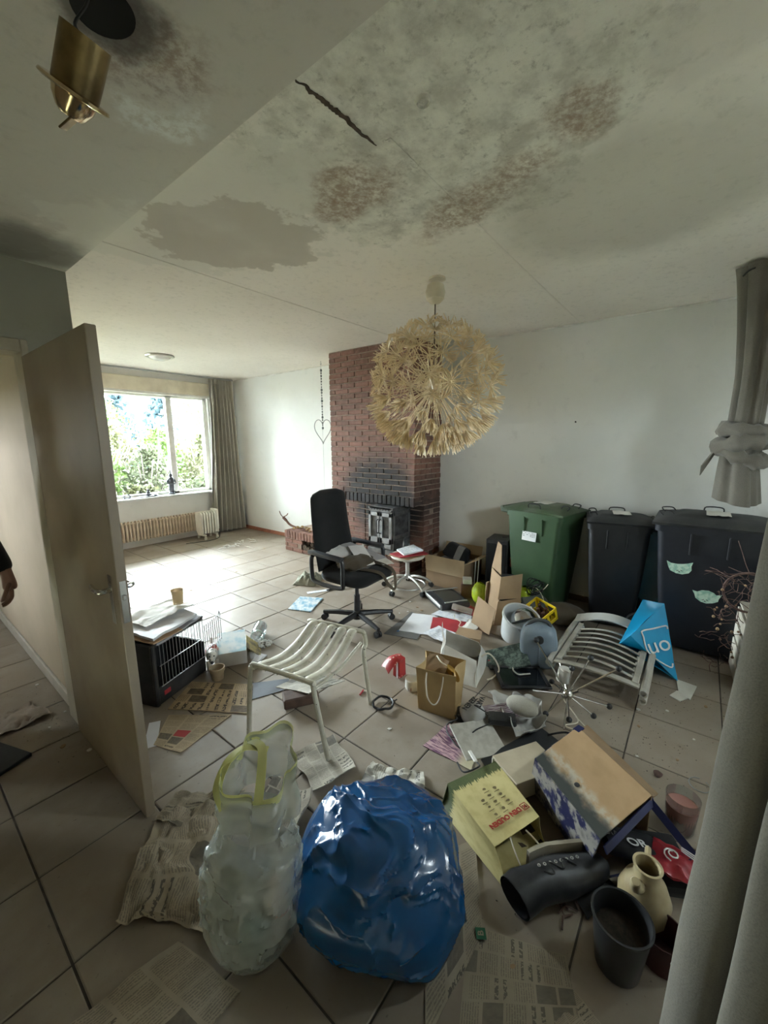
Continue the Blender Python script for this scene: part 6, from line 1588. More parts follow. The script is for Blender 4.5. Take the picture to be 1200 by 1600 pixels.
# garden centre paper bag with printed name, mouth towards the camera
gb = thing('printed_paper_bag', 'pale yellow paper carrier bag with a grass print and red lettering', 'bag', (1.43, .55, 0))
k_ = NT('grass_printed_paper'); u_ = k_.uv(); s_ = k_.n('ShaderNodeSeparateXYZ'); k_.l(u_, s_.inputs[0])
cb_ = k_.n('ShaderNodeCombineXYZ'); k_.l(k_.math('MULTIPLY', s_.outputs[0], 34), cb_.inputs[0])
h_ = k_.noise(cb_.outputs[0], 1, 2, .6)
gm_ = k_.math('LESS_THAN', s_.outputs[1], k_.math('MULTIPLY', h_, .30))
c_ = k_.mix(k_.ramp(k_.noise(u_, 5, 4), .4, .7), (.60, .52, .24), (.50, .42, .18)); k_.col(k_.mix(gm_, c_, k_.mix(k_.noise(u_, 40, 3), (.035, .06, .02), (.12, .14, .05)))); k_.p(Roughness=.6); M_grass = k_.m
G = [Vector((1.647, .622, .085)), Vector((1.395, .740, .085)), Vector((1.233, .453, .11)), Vector((1.455, .362, .11))]   # far right, far left, mouth left, mouth right
gdn = [Vector((p.x, p.y, .006)) for p in G]; gdn[2] += Vector((-.04, -.06, 0)); gdn[3] += Vector((-.02, -.05, 0)); gdn[1] += Vector((-.06, .0, 0)); gdn[0] += Vector((.03, .03, 0))
panel(G[0], G[1], G[2], G[3], M_grass, gb, 'upper_face', .0015, None, 12, .0, .003)
panel(gdn[0], gdn[1], gdn[2], gdn[3], M_grass, gb, 'lower_face', .0015, None, 8)
panel(gdn[1], G[1], G[2], gdn[2], M_grass, gb, 'left_side', .0015, None, 8, .012); panel(G[0], gdn[0], gdn[3], G[3], M_grass, gb, 'right_side', .0015, None, 8, .012); panel(gdn[0], G[0], G[1], gdn[1], mat('grass_green_print', (.05, .075, .025), (.10, .12, .04)), gb, 'bag_base', .0015, None, 6)
m = MB(); m.tube(spline([(1.30, .42, .112), (1.262, .385, .10), (1.235, .34, .075), (1.26, .30, .055), (1.32, .30, .06), (1.36, .33, .085), (1.365, .385, .112)], 6), .0032, 6); part('handle', m, M_cord, gb, w=True)
m = MB(); m.tube(spline([(1.28, .39, .02), (1.25, .33, .04), (1.30, .285, .05), (1.36, .29, .05), (1.40, .33, .03)], 6), .0032, 6); part('handle', m, M_cord, gb, w=True)
mt = (G[2]+G[3])/2; fr2 = (G[0]+G[1])/2; ey = (mt-fr2).normalized(); ex = (G[2]-G[3]).normalized(); nz_ = ex.cross(ey).normalized(); ey = nz_.cross(ex)
if nz_.z < 0: ex = -ex; nz_ = ex.cross(ey).normalized()
def gplane(u, v, off=.0045):           # u along the reading direction (0..1), v from base to mouth
    a = G[3].lerp(G[2], u) if (G[2]-G[3]).dot(ex) > 0 else G[2].lerp(G[3], u); b = G[0].lerp(G[1], u) if (G[2]-G[3]).dot(ex) > 0 else G[1].lerp(G[0], u)
    p = b.lerp(a, v)+nz_*off-gb.location
    return Matrix(((ex.x, ey.x, nz_.x, p.x), (ex.y, ey.y, nz_.y, p.y), (ex.z, ey.z, nz_.z, p.z), (0, 0, 0, 1)))
M_redprint = mat('red_print', (.38, .03, .02), rough=.6)
lettering('DEN OUDEN', .028, M_redprint, gb, gplane(.54, .80), bold=.0010)
m = MB(); m.tube([(-.014, -.014, 0), (.014, -.014, 0), (.014, .014, 0), (-.014, .014, 0)], .0022, 4, closed=True); m.tube([(-.008, -.008, 0), (.008, .008, 0)], .0022, 4); m.tube([(.008, -.008, 0), (-.008, .008, 0)], .0022, 4); m.xf(gplane(.115, .80)); part('emblem', m, M_redprint, gb, 'red square emblem')
M_brownprint = mat('olive_print', (.16, .12, .05), rough=.7)
rnd = random.Random(2); m = MB()
for (u, v) in ((.30, .62), (.33, .50), (.36, .38), (.46, .68), (.50, .55), (.52, .44), (.53, .33), (.64, .70), (.66, .58), (.68, .46)):
    q = MB(); n6 = 7; q.prism([(rnd.uniform(.005, .012)*math.cos(2*PI*i/n6), rnd.uniform(.004, .009)*math.sin(2*PI*i/n6)) for i in range(n6)], .0006, gplane(u, v, .0042)); m.add(q.v, q.f)
    q = MB(); q.box((.026, .0022, .0006)); q.xf(gplane(u, v+.05, .0045)); m.add(q.v, q.f)
part('printed_pictograms', m, M_brownprint, gb)

# big mouldy carton on its side with a dark blue frame flap
k_ = NT('mouldy_cardboard'); u_ = k_.uv(); s_ = k_.n('ShaderNodeSeparateXYZ'); k_.l(u_, s_.inputs[0])
d_n = k_.math('ADD', s_.outputs[0], k_.math('MULTIPLY', k_.math('SUBTRACT', k_.noise(u_, 4, 5), .5), .35))
c_ = k_.mix(k_.ramp(k_.noise(u_, 3, 4), .35, .7), (.44, .29, .155), (.38, .245, .125))
c_ = k_.mix(k_.math('MULTIPLY', k_.ramp(d_n, .42, .30), k_.ramp(k_.noise(u_, 11, 5), .32, .62)), c_, (.46, .40, .31)); c_ = k_.mix(k_.ramp(d_n, .26, .10), c_, (.045, .05, .045)); k_.col(c_); k_.p(Roughness=.85); M_mould = k_.m
k_ = NT('blue_white_print'); c_ = k_.mix(k_.ramp(k_.noise(k_.obj(), 8, 6, .7), .47, .55), (.016, .019, .075), (.32, .30, .27)); k_.col(k_.mix(k_.ramp(k_.noise(k_.obj(), 7, 5), .55, .7), c_, (.06, .06, .05))); k_.p(Roughness=.5); M_bwp = k_.m
M_navy = mat('navy_print', (.012, .016, .075), (.008, .01, .04), rough=.45)
bc = thing('produce_carton', 'large mouldy brown carton with navy blue printed sides', 'box', (1.72, .24, 0))
a0, a1, a2, a3 = Vector((1.640, .440, .20)), Vector((1.965, .342, .20)), Vector((1.728, .018, .20)), Vector((1.410, .142, .20))
b0, b1, b2, b3 = [Vector((p.x, p.y, .004)) for p in (a0+Vector((.05, .03, 0)), a1, a2, a3+Vector((.04, .03, 0)))]
panel(a3, a2, a1, a0, M_mould, bc, 'top_panel', .005, None, 10, .0, .003) if False else panel(a0, a1, a2, a3, M_mould, bc, 'top_panel', .005, None, 10, .0, .003)
panel(a0, a3, b3, b0, M_bwp, bc, 'printed_side', .005, None, 8, .0, .006)
panel(a1, a0, b0, b1, M_bwp, bc, 'end_panel', .005); panel(a2, a1, b1, b2, M_carton, bc, 'back_panel', .005)
panel(a1, a1+Vector((.19, -.01, -.10)), a2+Vector((.15, -.02, -.10)), a2, M_carton, bc, 'back_flap', .005, None, 6, .01)
panel(b0, b1, b2, b3, M_carton, bc, 'base', .005)
for (p, q, w_, nm) in ((a3+Vector((.0, -.01, -.02)), a2+Vector((.02, .0, -.02)), .022, 'navy_rail'), (a2+Vector((.02, .0, -.02)), Vector((1.655, -.150, .10)), .034, 'navy_rail'), (Vector((1.655, -.150, .10)), Vector((1.44, .10, .04)), .022, 'navy_rail')):
    d = (q-p).normalized(); s_v = d.cross(Vector((0, 0, 1))).normalized()*w_
    panel(p, q, q+s_v*.6+Vector((0, 0, -.022)), p+s_v*.6+Vector((0, 0, -.022)), M_navy, bc, nm, .006, None, 4)
m = MB(); m.box((.05, .03, .006), (1.955, .335, .203), rot=(0, 0, -.3)); part('blue_tab', m, M_navy, bc, w=True)
m = MB(); m.ball(.012, (1.60, .262, .206), sc=(1.1, .9, .25)); part('worn_hole', m, M_black, bc, 'dark worn hole', w=True)

# black boot lying on its side
M_leather = mat('scuffed_black_leather', (.016, .017, .02), (.035, .036, .04), rough=.42, scale=18)
bt = thing('black_boot', 'scuffed black leather boot lying on its side with pale sole edge', 'boot', (1.33, .25, 0))
m = MB()
def ringpath(pts, n=18):
    vs = []; fs = []; P = [Vector(p[0]) for p in pts]
    for i, (c, ra, rb) in enumerate(pts):
        c = Vector(c); t = (P[min(i+1, len(P)-1)]-P[max(i-1, 0)]).normalized(); s = t.cross(Vector((0, 0, 1))).normalized(); u = s.cross(t)
        for j in range(n):
            a = 2*PI*j/n; vs.append(c+s*ra*math.cos(a)+u*rb*math.sin(a))
    for i in range(len(pts)-1):
        for j in range(n): fs.append((i*n+j, i*n+(j+1) % n, (i+1)*n+(j+1) % n, (i+1)*n+j))
    return vs, fs
bp_ = [((1.145, .345, .062), .066, .056), ((1.18, .33, .065), .068, .060), ((1.225, .30, .068), .058, .060), ((1.27, .275, .064), .064, .062), ((1.315, .243, .058), .070, .056), ((1.37, .203, .052), .062, .050), ((1.42, .165, .048), .055, .045), ((1.46, .135, .045), .040, .036), ((1.478, .12, .045), .012, .014)]
vs, fs = ringpath(bp_); m.add(vs, fs)
inn = [((c[0], c[1], c[2]), a*.88, b*.88) for c, a, b in bp_[:4]]; inn.append(((1.29, .26, .06), .01, .01)); vs, fs = ringpath(inn); m.add(vs, fs)
part('upper', m, M_leather, bt, w=True, smooth=60)
m = MB()
def solef(u, v):
    i = u*4.6+2.6; k = min(int(i), len(bp_)-2); t = i-k; c = Vector(bp_[k][0]).lerp(Vector(bp_[k+1][0]), t); r = lerp(bp_[k][1], bp_[k+1][1], t)
    tt = (Vector(bp_[k+1][0])-Vector(bp_[k][0])).normalized(); s = tt.cross(Vector((0, 0, 1)))
    s = -s if s.y < 0 else s
    return c+s*(r+.004)+Vector((0, 0, (v-.5)*.075+.012))
m.slab(solef, 16, 3, .014); part('sole', m, mat('pale_boot_welt', (.46, .42, .33), (.34, .30, .23), rough=.6), bt, w=True)
m = MB()
for i in range(8):
    t = i/7; c = Vector((1.25, .30, .126)).lerp(Vector((1.385, .205, .102)), t); m.lathe([(.003, 0), (.006, .001), (.006, .003), (.003, .003)], 10, c, close=True)
part('eyelet_row', m, M_alu, bt, w=True)
m = MB(); m.tube(spline([(1.24, .28, .127), (1.26, .25, .122), (1.285, .275, .124), (1.30, .23, .118), (1.335, .245, .116), (1.35, .20, .106)], 5), .0028, 5); part('lace', m, M_black, bt, w=True)
mb = MB()
for i in range(22):
    x, y = 1.30+random.uniform(-.07, .10), .20+random.uniform(-.06, .06); a = random.uniform(0, PI)
    mb.tube([(x, y, .006), (x+.04*math.cos(a), y+.04*math.sin(a), .014), (x+.07*math.cos(a+.4), y+.07*math.sin(a+.4), .006)], .003, 4)
o = solo('dark_scraps', mb, M_dry, 'dark scraps and bark bits under the boot', 'scraps', (1.32, .2, .001), w=True); o['kind'] = 'stuff'
sheet('dark_rag', [(1.36, .30), (1.52, .20), (1.44, .06), (1.28, .14)], M_fabric, 'dark rag on the floor below the boot', 'rag', .03, .003, 81, 16, 16)
sheet('brown_board', [(1.50, .62), (1.70, .47), (1.55, .26), (1.38, .40)], mat('dark_brown_board', (.10, .07, .045), (.07, .05, .03), rough=.9), 'dark brown board under the printed bag and the carton', 'board', .004, .004, 82, 8, 8)

# pouches, jug, pot, candle glass
pk = thing('black_pouch', 'black coffee pouch with white printed letters', 'pouch', (1.60, .06, 0))
m = MB(); m.box((.12, .20, .05), (0, 0, .06), rot=(.1, .25, .5), r=.02, seg=2); part('pack', m, M_plast, pk)
lettering('DIA', .038, mat('grey_print', (.25, .24, .23)), pk, Matrix.Translation((-.03, .065, .098)) @ Matrix.Rotation(.25, 4, 'Y') @ Matrix.Rotation(-.95, 4, 'Z'))
lettering('OR', .052, M_whiteprint, pk, Matrix.Translation((-.015, -.02, .097)) @ Matrix.Rotation(.25, 4, 'Y') @ Matrix.Rotation(-.95, 4, 'Z'), bold=.001)
rp = thing('red_packet', 'crumpled red foil packet with pale spiral print', 'packet', (1.60, -.085, .05))
m = MB(); m.slab(lambda u, v: ((u-.5)*.13, (v-.5)*.16, .035+.02*math.sin(PI*u)*math.sin(PI*v)+.012*nz(u*6, v*6, 3)), 16, 16, .012); part('foil', m, mat('red_foil', (.36, .025, .04), (.26, .02, .03), rough=.3), rp, smooth=40)
m = MB(); m.tube([((.008+.0022*i*.5)*math.cos(i*.55), (.008+.0022*i*.5)*math.sin(i*.55)+.02, .066-.0006*i) for i in range(18)], .0028, 5)
for i in range(3): m.tube([(.025+i*.010, -.06, .052), (.035+i*.008, -.005, .060)], .0022, 5)
part('spiral_print', m, M_whiteprint, rp)
mb = MB(); mb.box((.22, .22, .05), (0, 0, .025), r=.02, seg=2); solo('black_packing', mb, M_fabric, 'black padded packing under the red packet and pouch', 'packing', (1.62, -.02, .0), (0, 0, .5))
jg = thing('stoneware_jug', 'cream glazed stoneware jug with a short spout', 'jug', (1.405, .0, 0), .4)
M_glaze = mat('cream_glaze', (.42, .35, .21), (.27, .20, .10), rough=.3, scale=7)
m = MB(); m.lathe([(.001, 0), (.055, 0), (.075, .04), (.078, .09), (.06, .14), (.040, .165), (.038, .19), (.044, .205), (.036, .205), (.031, .185), (.034, .165), (.05, .135), (.066, .09), (.001, .02)], 32); part('body', m, M_glaze, jg, smooth=60)
m = MB(); m.tube(spline([(-.03, .03, .150), (-.055, .05, .175), (-.066, .055, .205)], 4), [.020]*4+[.015]*4+[.012], 12, cap=True); part('spout', m, M_glaze, jg)
m = MB(); m.tube(spline([(.045, -.015, .19), (.085, -.03, .18), (.095, -.035, .13), (.072, -.025, .085)], 5), .010, 8); part('handle', m, M_glaze, jg)
pt = thing('black_pot', 'tall black plastic plant pot with soil in the foreground', 'pot', (1.205, .045, 0))
pt.scale = (.88, .88, .88)
m = MB(); m.lathe([(.001, 0), (.064, 0), (.070, .01), (.090, .200), (.095, .203), (.095, .210), (.088, .210), (.085, .200), (.068, .03), (.001, .03)], 40); part('wall', m, mat('dark_grey_pot', (.022, .0225, .024), (.014, .0145, .016), rough=.35), pt)
m = MB(); m.lathe([(.001, .145), (.04, .142), (.078, .135), (.078, .12)], 24); m.v = [(x, y, z+.006*nz(x*60, y*60)) for x, y, z in m.v]; part('soil', m, mat('black_soil', (.018, .014, .010), (.04, .03, .02), rough=1, scale=60), pt)
gg = thing('candle_tumbler', 'clear glass tumbler with pink wax beside the grey curtain', 'candle', (1.865, -.085, 0))
m = MB(); m.lathe([(.001, 0), (.045, 0), (.050, .01), (.060, .155), (.057, .155), (.047, .015), (.001, .010)], 30); part('glass', m, M_clear, gg)
m = MB(); m.lathe([(.001, .012), (.046, .013), (.055, .115), (.035, .112), (.001, .100)], 26); part('wax', m, mat('pink_wax', (.50, .24, .20), (.42, .19, .16), rough=.5), gg)
mb = MB(); mb.tube([(.045*math.cos(2*PI*i/30), .04*math.sin(2*PI*i/30), .004) for i in range(28)], .0022, 5); solo('wire_ring', mb, M_wire, 'thin open wire ring on the tiles by the curtain', 'ring', (2.18, -.15, 0))
mb = MB(); mb.ball(.018, (0, 0, .010), sc=(1.2, 1, .7), n=10, m=6); mb.v = [(x*(1+.4*nz(x*90, y*90)), y*(1+.4*nz(x*80, y*90, 3)), z) for x, y, z in mb.v]; solo('dead_leaf', mb, M_dry, 'curled dead leaf on the grout line by the candle tumbler', 'leaf', (2.13, .01, 0))
mb = MB(); mb.lathe([(.001, 0), (.06, 0), (.062, .10), (.058, .10), (.05, .004), (.001, .004)], 20); solo('dark_jar', mb, mat('dark_red_jar', (.06, .02, .02), rough=.3), 'dark red jar in the shade behind the black pot', 'jar', (1.31, -.06, 0))
mb = MB(); mb.box((.02, .01, .05), (0, 0, .025), r=.002)
solo('steel_clip', mb, M_alu, 'small steel clip catching light at the curtain edge', 'clip', (1.22, -.085, .10), (.3, .5, 0))

# ================================================================== HALL, PERSON
mb = MB(); mb.box((.28, .40, .02), (0, 0, .01), r=.003); mb.mv(-.14, .20, 0)
solo('blue_mat', mb, mat('dark_blue_mat', (.028, .036, .048), (.018, .024, .032), rough=.6), 'dark blue flat folder lying on the hall tiles', 'mat', (.315, 2.56, 0), (0, 0, .35))
sheet('crumpled_wrap', [(.20, 3.02), (.42, 3.12), (.47, 2.86), (.22, 2.86)], mat('beige_wrapping', (.36, .30, .25), (.24, .19, .15), rough=.8), 'crumpled beige wrapping paper in the hall doorway', 'paper', .035, .002, 90, 24, 24, freq=8)
person = thing('person', 'person in a black long sleeved top standing in the hall, arm hanging', 'person', (.00, 2.92, 0))
def skin(name, verts, edges, root, m_, par, sub=2, lab=None):
    me = bpy.data.meshes.new(name); me.from_pydata([v[0] for v in verts], edges, [])
    o = link(name, me, par)
    md = o.modifiers.new('skin', 'SKIN'); md.use_smooth_shade = True
    for i, v in enumerate(verts):
        r = v[1]; me.skin_vertices[0].data[i].radius = r if isinstance(r, tuple) else (r, r)
    me.skin_vertices[0].data[root].use_root = True
    s = o.modifiers.new('sub', 'SUBSURF'); s.levels = sub; s.render_levels = sub
    bpy.context.view_layer.update()
    m2 = bpy.data.meshes.new_from_object(o.evaluated_get(bpy.context.evaluated_depsgraph_get()))
    m2.materials.clear(); m2.materials.append(m_); m2.name = name
    o.modifiers.clear(); o.data = m2
    if lab: o['label'] = lab
    return o
M_skin = mat('skin', (.27, .15, .115), (.22, .12, .09), rough=.5)
M_top = cloth_mat('black_top', (.012, .012, .013), (.02, .02, .02))
M_trous = cloth_mat('dark_trousers', (.03, .03, .035), (.02, .02, .024))
# local frame: the visible arm hangs on the +x side; the figure faces -y
body = [((0, 0, .95), (.15, .11)), ((0, .01, 1.15), (.13, .10)), ((0, 0, 1.34), (.17, .11)), ((0, .01, 1.47), (.09, .08)), ((0, 0, 1.55), (.055, .055)), ((0, -.015, 1.64), (.075, .09)), ((0, -.01, 1.73), (.07, .085)),
        ((.17, .0, 1.42), (.065, .065)), ((.30, -.02, 1.16), (.05, .05)), ((.375, -.10, .905), (.034, .036)),
        ((-.17, .0, 1.42), (.065, .065)), ((-.24, .01, 1.14), (.05, .05)), ((-.25, -.06, .90), (.034, .036)),
        ((.09, 0, .86), (.095, .095)), ((.10, -.01, .50), (.062, .065)), ((.10, .02, .10), (.042, .045)), ((.105, -.13, .045), (.042, .035)),
        ((-.09, 0, .86), (.095, .095)), ((-.10, -.01, .50), (.062, .065)), ((-.10, .02, .10), (.042, .045)), ((-.105, -.13, .045), (.042, .035))]
edges = [(0, 1), (1, 2), (2, 3), (3, 4), (4, 5), (5, 6), (2, 7), (7, 8), (8, 9), (2, 10), (10, 11), (11, 12), (0, 13), (13, 14), (14, 15), (15, 16), (0, 17), (17, 18), (18, 19), (19, 20)]
skin('body', body, edges, 0, M_skin, person)
top = [((0, 0, .97), (.155, .118)), ((0, .01, 1.15), (.142, .112)), ((0, 0, 1.34), (.18, .122)), ((0, .01, 1.46), (.10, .09)), ((.17, 0, 1.42), (.078, .078)), ((.30, -.02, 1.16), (.064, .064)), ((.373, -.097, .912), (.046, .048)), ((-.17, 0, 1.42), (.078, .078)), ((-.24, .01, 1.14), (.064, .064)), ((-.25, -.055, .91), (.046, .048))]
skin('black_sweater', top, [(0, 1), (1, 2), (2, 3), (2, 4), (4, 5), (5, 6), (2, 7), (7, 8), (8, 9)], 0, M_top, person)
leg = [((0, 0, .93), (.155, .12)), ((.09, 0, .84), (.107, .107)), ((.10, -.01, .50), (.08, .082)), ((.10, .02, .09), (.062, .07)), ((-.09, 0, .84), (.107, .107)), ((-.10, -.01, .50), (.08, .082)), ((-.10, .02, .09), (.062, .07))]
skin('trousers', leg, [(0, 1), (1, 2), (2, 3), (0, 4), (4, 5), (5, 6)], 0, M_trous, person)
def hand(sx, w):
    w = Vector(w)
    H_ = [(w+Vector((-sx*.012, .012, .075)), .030), (w+Vector((0, 0, -.004)), (.025, .029)), (w+Vector((sx*.002, -.012, -.048)), (.026, .037)), (w+Vector((sx*.0, -.02, -.085)), (.020, .040))]
    V = [(tuple(a), b) for a, b in H_]; E_ = [(0, 1), (1, 2), (2, 3)]
    skin('palm', V, E_, 0, M_skin, person, 2)
    for i, (dy, ln) in enumerate(((-.040, .072), (-.018, .082), (.004, .076), (.024, .060))):
        b = w+Vector((0, -.02+dy*.85, -.082)); pts = [(tuple(b+Vector((0, 0, .018))), .0105), (tuple(b+Vector((-sx*.004, -.004, -ln*.38))), .0098), (tuple(b+Vector((-sx*.022, -.008, -ln*.72))), .0088), (tuple(b+Vector((-sx*.046, -.010, -ln*.86))), .0072)]
        skin('finger', pts, [(0, 1), (1, 2), (2, 3)], 0, M_skin, person, 1)
    b = w+Vector((0, -.035, -.035)); pts = [(tuple(b), .013), (tuple(b+Vector((-sx*.018, -.028, -.026))), .0115), (tuple(b+Vector((-sx*.034, -.038, -.056))), .0098), (tuple(b+Vector((-sx*.046, -.036, -.084))), .0082)]
    skin('thumb', pts, [(0, 1), (1, 2), (2, 3)], 0, M_skin, person, 1)
hand(1, (.375, -.10, .905)); hand(-1, (-.25, -.06, .90))
m = MB()
for s in (-1, 1): m.ball(.012, (s*.03, -.098, 1.675), n=10, m=6)
part('eyes', m, M_white, person)
m = MB(); m.tube([(0, -.098, 1.68), (0, -.118, 1.645), (0, -.105, 1.635)], [.008, .014, .01], 8); part('nose', m, M_skin, person)
m = MB(); m.ball(.02, (0, -.096, 1.605), sc=(1.3, .5, .4), n=10, m=6); part('mouth', m, mat('lips', (.30, .12, .10)), person)
m = MB()
for s in (-1, 1): m.ball(.024, (s*.078, 0, 1.66), sc=(.4, .8, 1.25), n=10, m=6); 
part('ears', m, M_skin, person)
m = MB(); m.ball(.098, (0, .018, 1.72), sc=(.88, 1.06, .92), n=20, m=12); m.v = [v for v in m.v]; part('hair', m, M_dry, person)
for s in (-1, 1):
    m = MB(); m.box((.09, .27, .07), (s*.105, -.06, .035), r=.025, seg=2); part('shoe', m, M_black, person)

# ================================================================== DEBRIS
rnd = random.Random(21)
CH = []
for i in range(4):
    mb = MB(); n = rnd.randint(4, 6); mb.prism([(rnd.uniform(.7, 1.2)*.011*math.cos(2*PI*j/n), rnd.uniform(.6, 1.2)*.008*math.sin(2*PI*j/n)) for j in range(n)], .004); CH.append(mb.mesh('plaster_chip', M_white if i < 2 else M_carton, 0))
SP = [(.45, 2.75), (.55, 2.62), (.40, 3.05), (.48, 3.3), (.52, 2.86), (.5, 2.35), (.30, 3.25), (.44, 2.5), (2.95, 2.0), (3.05, 1.95), (3.15, 2.15), (2.85, 2.1), (3.1, 2.02), (2.0, 1.75), (.95, 1.75), (1.0, 1.62), (1.25, 1.7), (2.9, -.2), (2.7, .0), (2.55, -.1), (2.45, .15), (2.3, -.05), (2.65, .12), (2.2, .1), (1.6, 1.2), (2.2, 3.6), (2.0, 4.2), (2.6, 4.4), (3.2, 5.2), (3.4, 5.5), (3.0, 5.8), (3.5, 5.0), (1.0, .30), (1.05, .25)]
for i, (x, y) in enumerate(SP):
    k = rnd.randrange(4); o = link('plaster_chip', CH[k], None, (x+rnd.uniform(-.03, .03), y+rnd.uniform(-.03, .03), .0), (0, 0, rnd.uniform(0, 6)), (rnd.uniform(.7, 1.6),)*2+(1,))
    ar = 'on the hall tiles by the open door' if x < .6 and y > 2.2 else 'on the tiles by the stool and chair' if 2 < x < 3.3 and 1.7 < y < 2.3 else 'on the right hand tiles before the bins' if x > 2 and y < .5 else 'on the far tiles towards the window' if y > 3.4 else 'on the front tiles near the bags'
    kd = 'pale flake of plaster' if k < 2 else 'brown scrap'
    tag(o, 'tiny %s lying loose %s' % (kd, ar), 'chip', '%s %s' % ('pale flakes of plaster' if k < 2 else 'brown scraps', ar))
mb = MB()
for i in range(900):
    if i < 420: x, y = rnd.gauss(2.6, .5), rnd.gauss(.1, .25)
    elif i < 640: x, y = rnd.gauss(.5, .12), rnd.gauss(2.8, .35)
    else: x, y = rnd.uniform(.8, 3.8), rnd.uniform(.6, 6)
    if x > 4.15 or y < -.6 or (x < .7 and y > 2.6 and x > .53): continue
    s = rnd.uniform(.0015, .0048); a = rnd.uniform(0, 3)
    mb.add([(x+s*math.cos(a), y+s*math.sin(a), .0005), (x-s*math.sin(a)*.6, y+s*math.cos(a)*.6, .0005), (x-s*math.cos(a), y-s*math.sin(a), .0005), (x+s*.2, y-s*.3, s*.7)], [(0, 1, 3), (1, 2, 3), (2, 0, 3)])
o = solo('dirt_crumbs', mb, mat('dark_crumbs', (.06, .045, .035), (.10, .08, .06), rough=1), 'scattered dark crumbs and dirt over the floor tiles', 'dirt', (0, 0, .0005), smooth=0); o['kind'] = 'stuff'
mb = MB()
for i in range(14):
    x, y = 3.45+rnd.uniform(-.3, .3), 5.55+rnd.uniform(-.12, .12); a = rnd.uniform(0, 3); mb.tube([(x, y, .006), (x+.06*math.cos(a), y+.06*math.sin(a), .02), (x+.11*math.cos(a), y+.11*math.sin(a), .006)], .007, 5)
o = solo('pale_scraps', mb, M_paperw, 'loose pale paper scraps on the floor near the far curtain', 'scraps', (0, 0, .001), smooth=60); o['kind'] = 'stuff'
br = thing('dried_branch', 'dried brown branch with curled pods on the end of the hearth', 'branch', (3.74, 4.55, .302))
m = MB(); m.tube(spline([(.0, -.30, .02), (.02, -.15, .03), (0, 0, .04), (-.02, .12, .07), (-.03, .20, .13), (-.04, .25, .17)], 5), [.012]*10+[.016]*10+[.02]*6, 8)
m.tube(spline([(-.04, .25, .17), (-.05, .29, .21), (-.05, .32, .26)], 4), .006, 6); m.tube(spline([(-.04, .24, .18), (-.04, .17, .21), (-.04, .14, .24)], 4), .007, 6); part('branch', m, mat('reddish_bark', (.17, .08, .05), (.11, .05, .035), rough=.8), br)
m = MB()
for i in range(12): m.ball(rnd.uniform(.012, .024), (rnd.uniform(-.03, .05), rnd.uniform(-.32, .05), rnd.uniform(.025, .07)), sc=(1, 1.3, .8), n=8, m=5)
part('pods', m, mat('ochre_pods', (.42, .29, .12), (.20, .12, .05), rough=.8, scale=30), br)
o = thing('white_saucer', 'small white dish on the hearth left of the stove', 'dish', (3.72, 3.20, .302))
m = MB(); m.lathe([(.001, 0), (.04, 0), (.07, .03), (.066, .03), (.038, .006), (.001, .005)], 20); part('dish', m, M_white, o)

nh = thing('wall_nail', 'small dark nail left in the bare right wall', 'nail', (XW, .974, 1.748))
m = MB(); m.cyl((0, 0, 0), (-.018, 0, .004), .004, n=8); m.cyl((-.018, 0, .004), (-.020, 0, .004), .008, n=10); part('nail', m, M_black, nh)

# ================================================================== OUTSIDE
mb = MB(); mb.box((120, 120, .2), (10, 20, -.35)); struct('ground_outside', mb, mat('rough_grass', (.10, .11, .06), (.14, .125, .09), rough=1, scale=2, world=True))
def foliage(n, fn, size, seed, m_):
    rnd = random.Random(seed); mb = MB()
    for i in range(n):
        p = Vector(fn(rnd)); a = Vector((rnd.uniform(-1, 1), rnd.uniform(-1, 1), rnd.uniform(-.5, 1))).normalized(); b = a.cross(Vector((rnd.uniform(-1, 1), rnd.uniform(-1, 1), rnd.uniform(-1, 1)))).normalized(); s = size*rnd.uniform(.6, 1.3)
        mb.add([p-b*s*.35, p+a*s*.5-b*s*.0, p+b*s*.35, p-a*s*.5], [(0, 1, 2, 3)])
    return mb
def leafmat(name, c, c2, sc=3):
    k = NT(name); cc = k.mix(k.ramp(k.noise(k.pos(), sc, 4), .3, .7), c, c2); k.col(cc); k.p(Roughness=.6); k.b.inputs['Specular IOR Level'].default_value = .25
    tr = k.n('ShaderNodeBsdfTranslucent'); k.l(cc, tr.inputs[0]); mx = k.n('ShaderNodeMixShader'); mx.inputs[0].default_value = .4
    k.l(k.b.outputs[0], mx.inputs[1]); k.l(tr.outputs[0], mx.inputs[2]); k.l(mx.outputs[0], k.N['Material Output'].inputs[0]); return k.m
LM = [leafmat('spring_leaf', (.050, .080, .016), (.030, .052, .012)), leafmat('olive_leaf', (.048, .052, .022), (.056, .054, .028)), leafmat('pale_leaf', (.070, .078, .045), (.048, .056, .03))]
M_bark = mat('grey_bark', (.13, .11, .09), (.07, .06, .05), rough=.9)
lab = ['bright green leafy shrub outside the window, nearest the door', 'olive shrub outside behind the left pane', 'pale twiggy shrub outside at the centre of the left pane', 'bright green shrub outside behind the mullion', 'olive shrub outside the right pane', 'tall pale shrub outside by the curtain', 'low brown green shrub outside under the left pane', 'low shrub outside under the right pane', 'wide green shrub outside further back on the left', 'wide green shrub outside further back on the right']
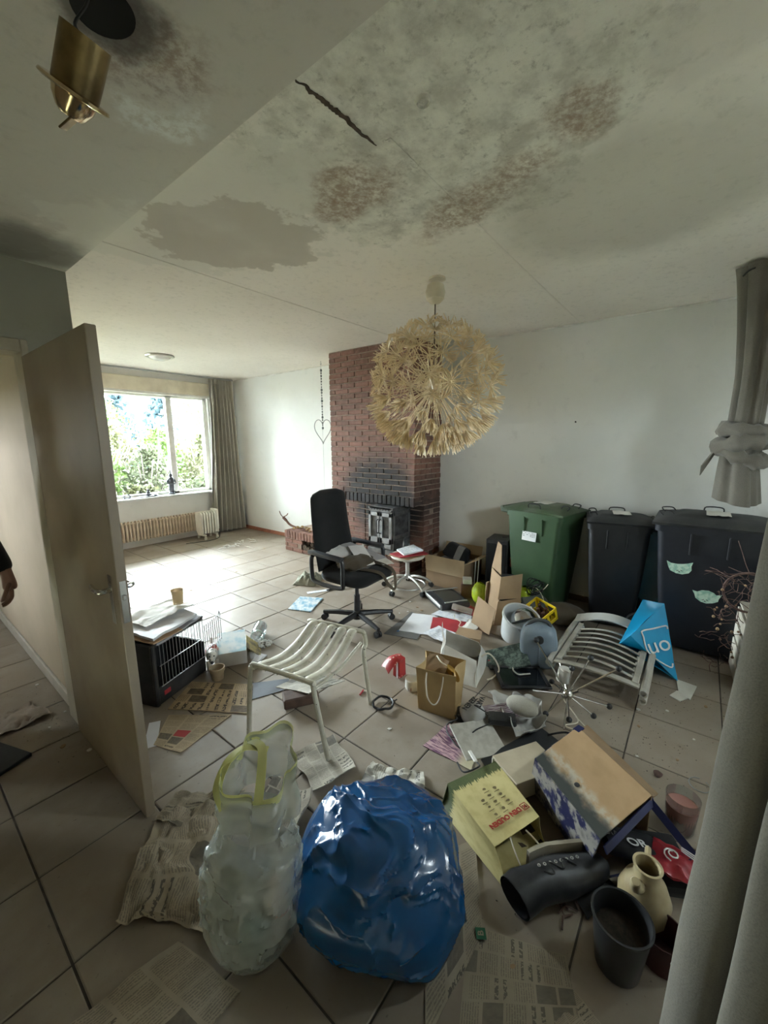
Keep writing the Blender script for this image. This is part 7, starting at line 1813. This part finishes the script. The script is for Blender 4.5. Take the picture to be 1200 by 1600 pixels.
for i, (x, y, h, r, k) in enumerate(((2.6, 9.2, 1.9, .8, 0), (3.3, 10.2, 2.2, .8, 1), (3.6, 9.0, 1.7, .6, 2), (4.3, 10.0, 2.1, .8, 0), (5.0, 9.3, 2.0, .7, 1), (5.7, 10.5, 2.7, .8, 2), (3.2, 8.3, 1.0, .7, 1), (4.5, 8.4, 1.1, .7, 2), (3.9, 12.5, 2.9, 1.3, 0), (6.4, 12.8, 3.0, 1.4, 1))):
    sh = thing('shrub', lab[i], 'shrub', (x, y, -.25))
    def shf(rn):
        a = rn.uniform(0, 2*PI); q = rn.random()**.5; z = rn.uniform(.12, 1); rr = r*q*math.sin(PI*min(.93, z*.75+.18)); return (rr*math.cos(a), rr*math.sin(a)*.8, h*z+nz(a*2, z*4, i)*.2)
    mb = foliage(2200, shf, .095, 100+i, LM[k]); fo = part('foliage', mb, LM[k], sh, smooth=0); fo['kind'] = 'stuff'
    rn = random.Random(i); mb = MB()
    for j in range(9):
        a = rn.uniform(0, 6.28); mb.tube(spline([(0, 0, 0), (.3*r*math.cos(a), .3*r*math.sin(a), h*.4), (.8*r*math.cos(a+.3), .8*r*math.sin(a+.3), h*rn.uniform(.8, 1.05))], 4), [.02]*4+[.013]*4+[.005], 5)
    part('stem', mb, M_bark, sh)
CM = leafmat('distant_conifer', (.032, .050, .056), (.022, .036, .042), 1)
clab = ['leftmost', 'second', 'third', 'fourth', 'fifth', 'sixth', 'seventh', 'eighth', 'ninth', 'tenth', 'rightmost']
for i, (x, y, h) in enumerate(((4.5, 27, 5.5), (7.0, 31, 6.5), (8.8, 26, 4.5), (10.8, 29, 6.2), (12.8, 27, 4.6), (14.5, 31, 6.6), (16.5, 27, 5.5), (19, 32, 6.5), (21.5, 29, 5.5), (3, 34, 6), (24.5, 32, 6.5))):
    tr = thing('conifer', 'bluish conifer on the far slope, %s seen through the window' % clab[sorted([.145, .225, .338, .372, .474, .467, .611, .594, .741, .088, .766]).index([.145, .225, .338, .372, .474, .467, .611, .594, .741, .088, .766][i])], 'tree', (x*.93, y, -.25))
    def cof(rn):
        z = rn.random()**1.3; a = rn.uniform(0, 2*PI); rr = 1.9*(1-z)*(rn.random()**.4)*(1+.25*math.sin(z*60)); return (rr*math.cos(a), rr*math.sin(a), h*(.06+.94*z))
    mb = foliage(520, cof, .62, 300+i, CM); fo = part('needles', mb, CM, tr, smooth=0); fo['kind'] = 'stuff'
    mb = MB(); mb.cyl((0, 0, 0), (0, 0, h*.95), .22, .03, 8); part('trunk', mb, M_bark, tr)
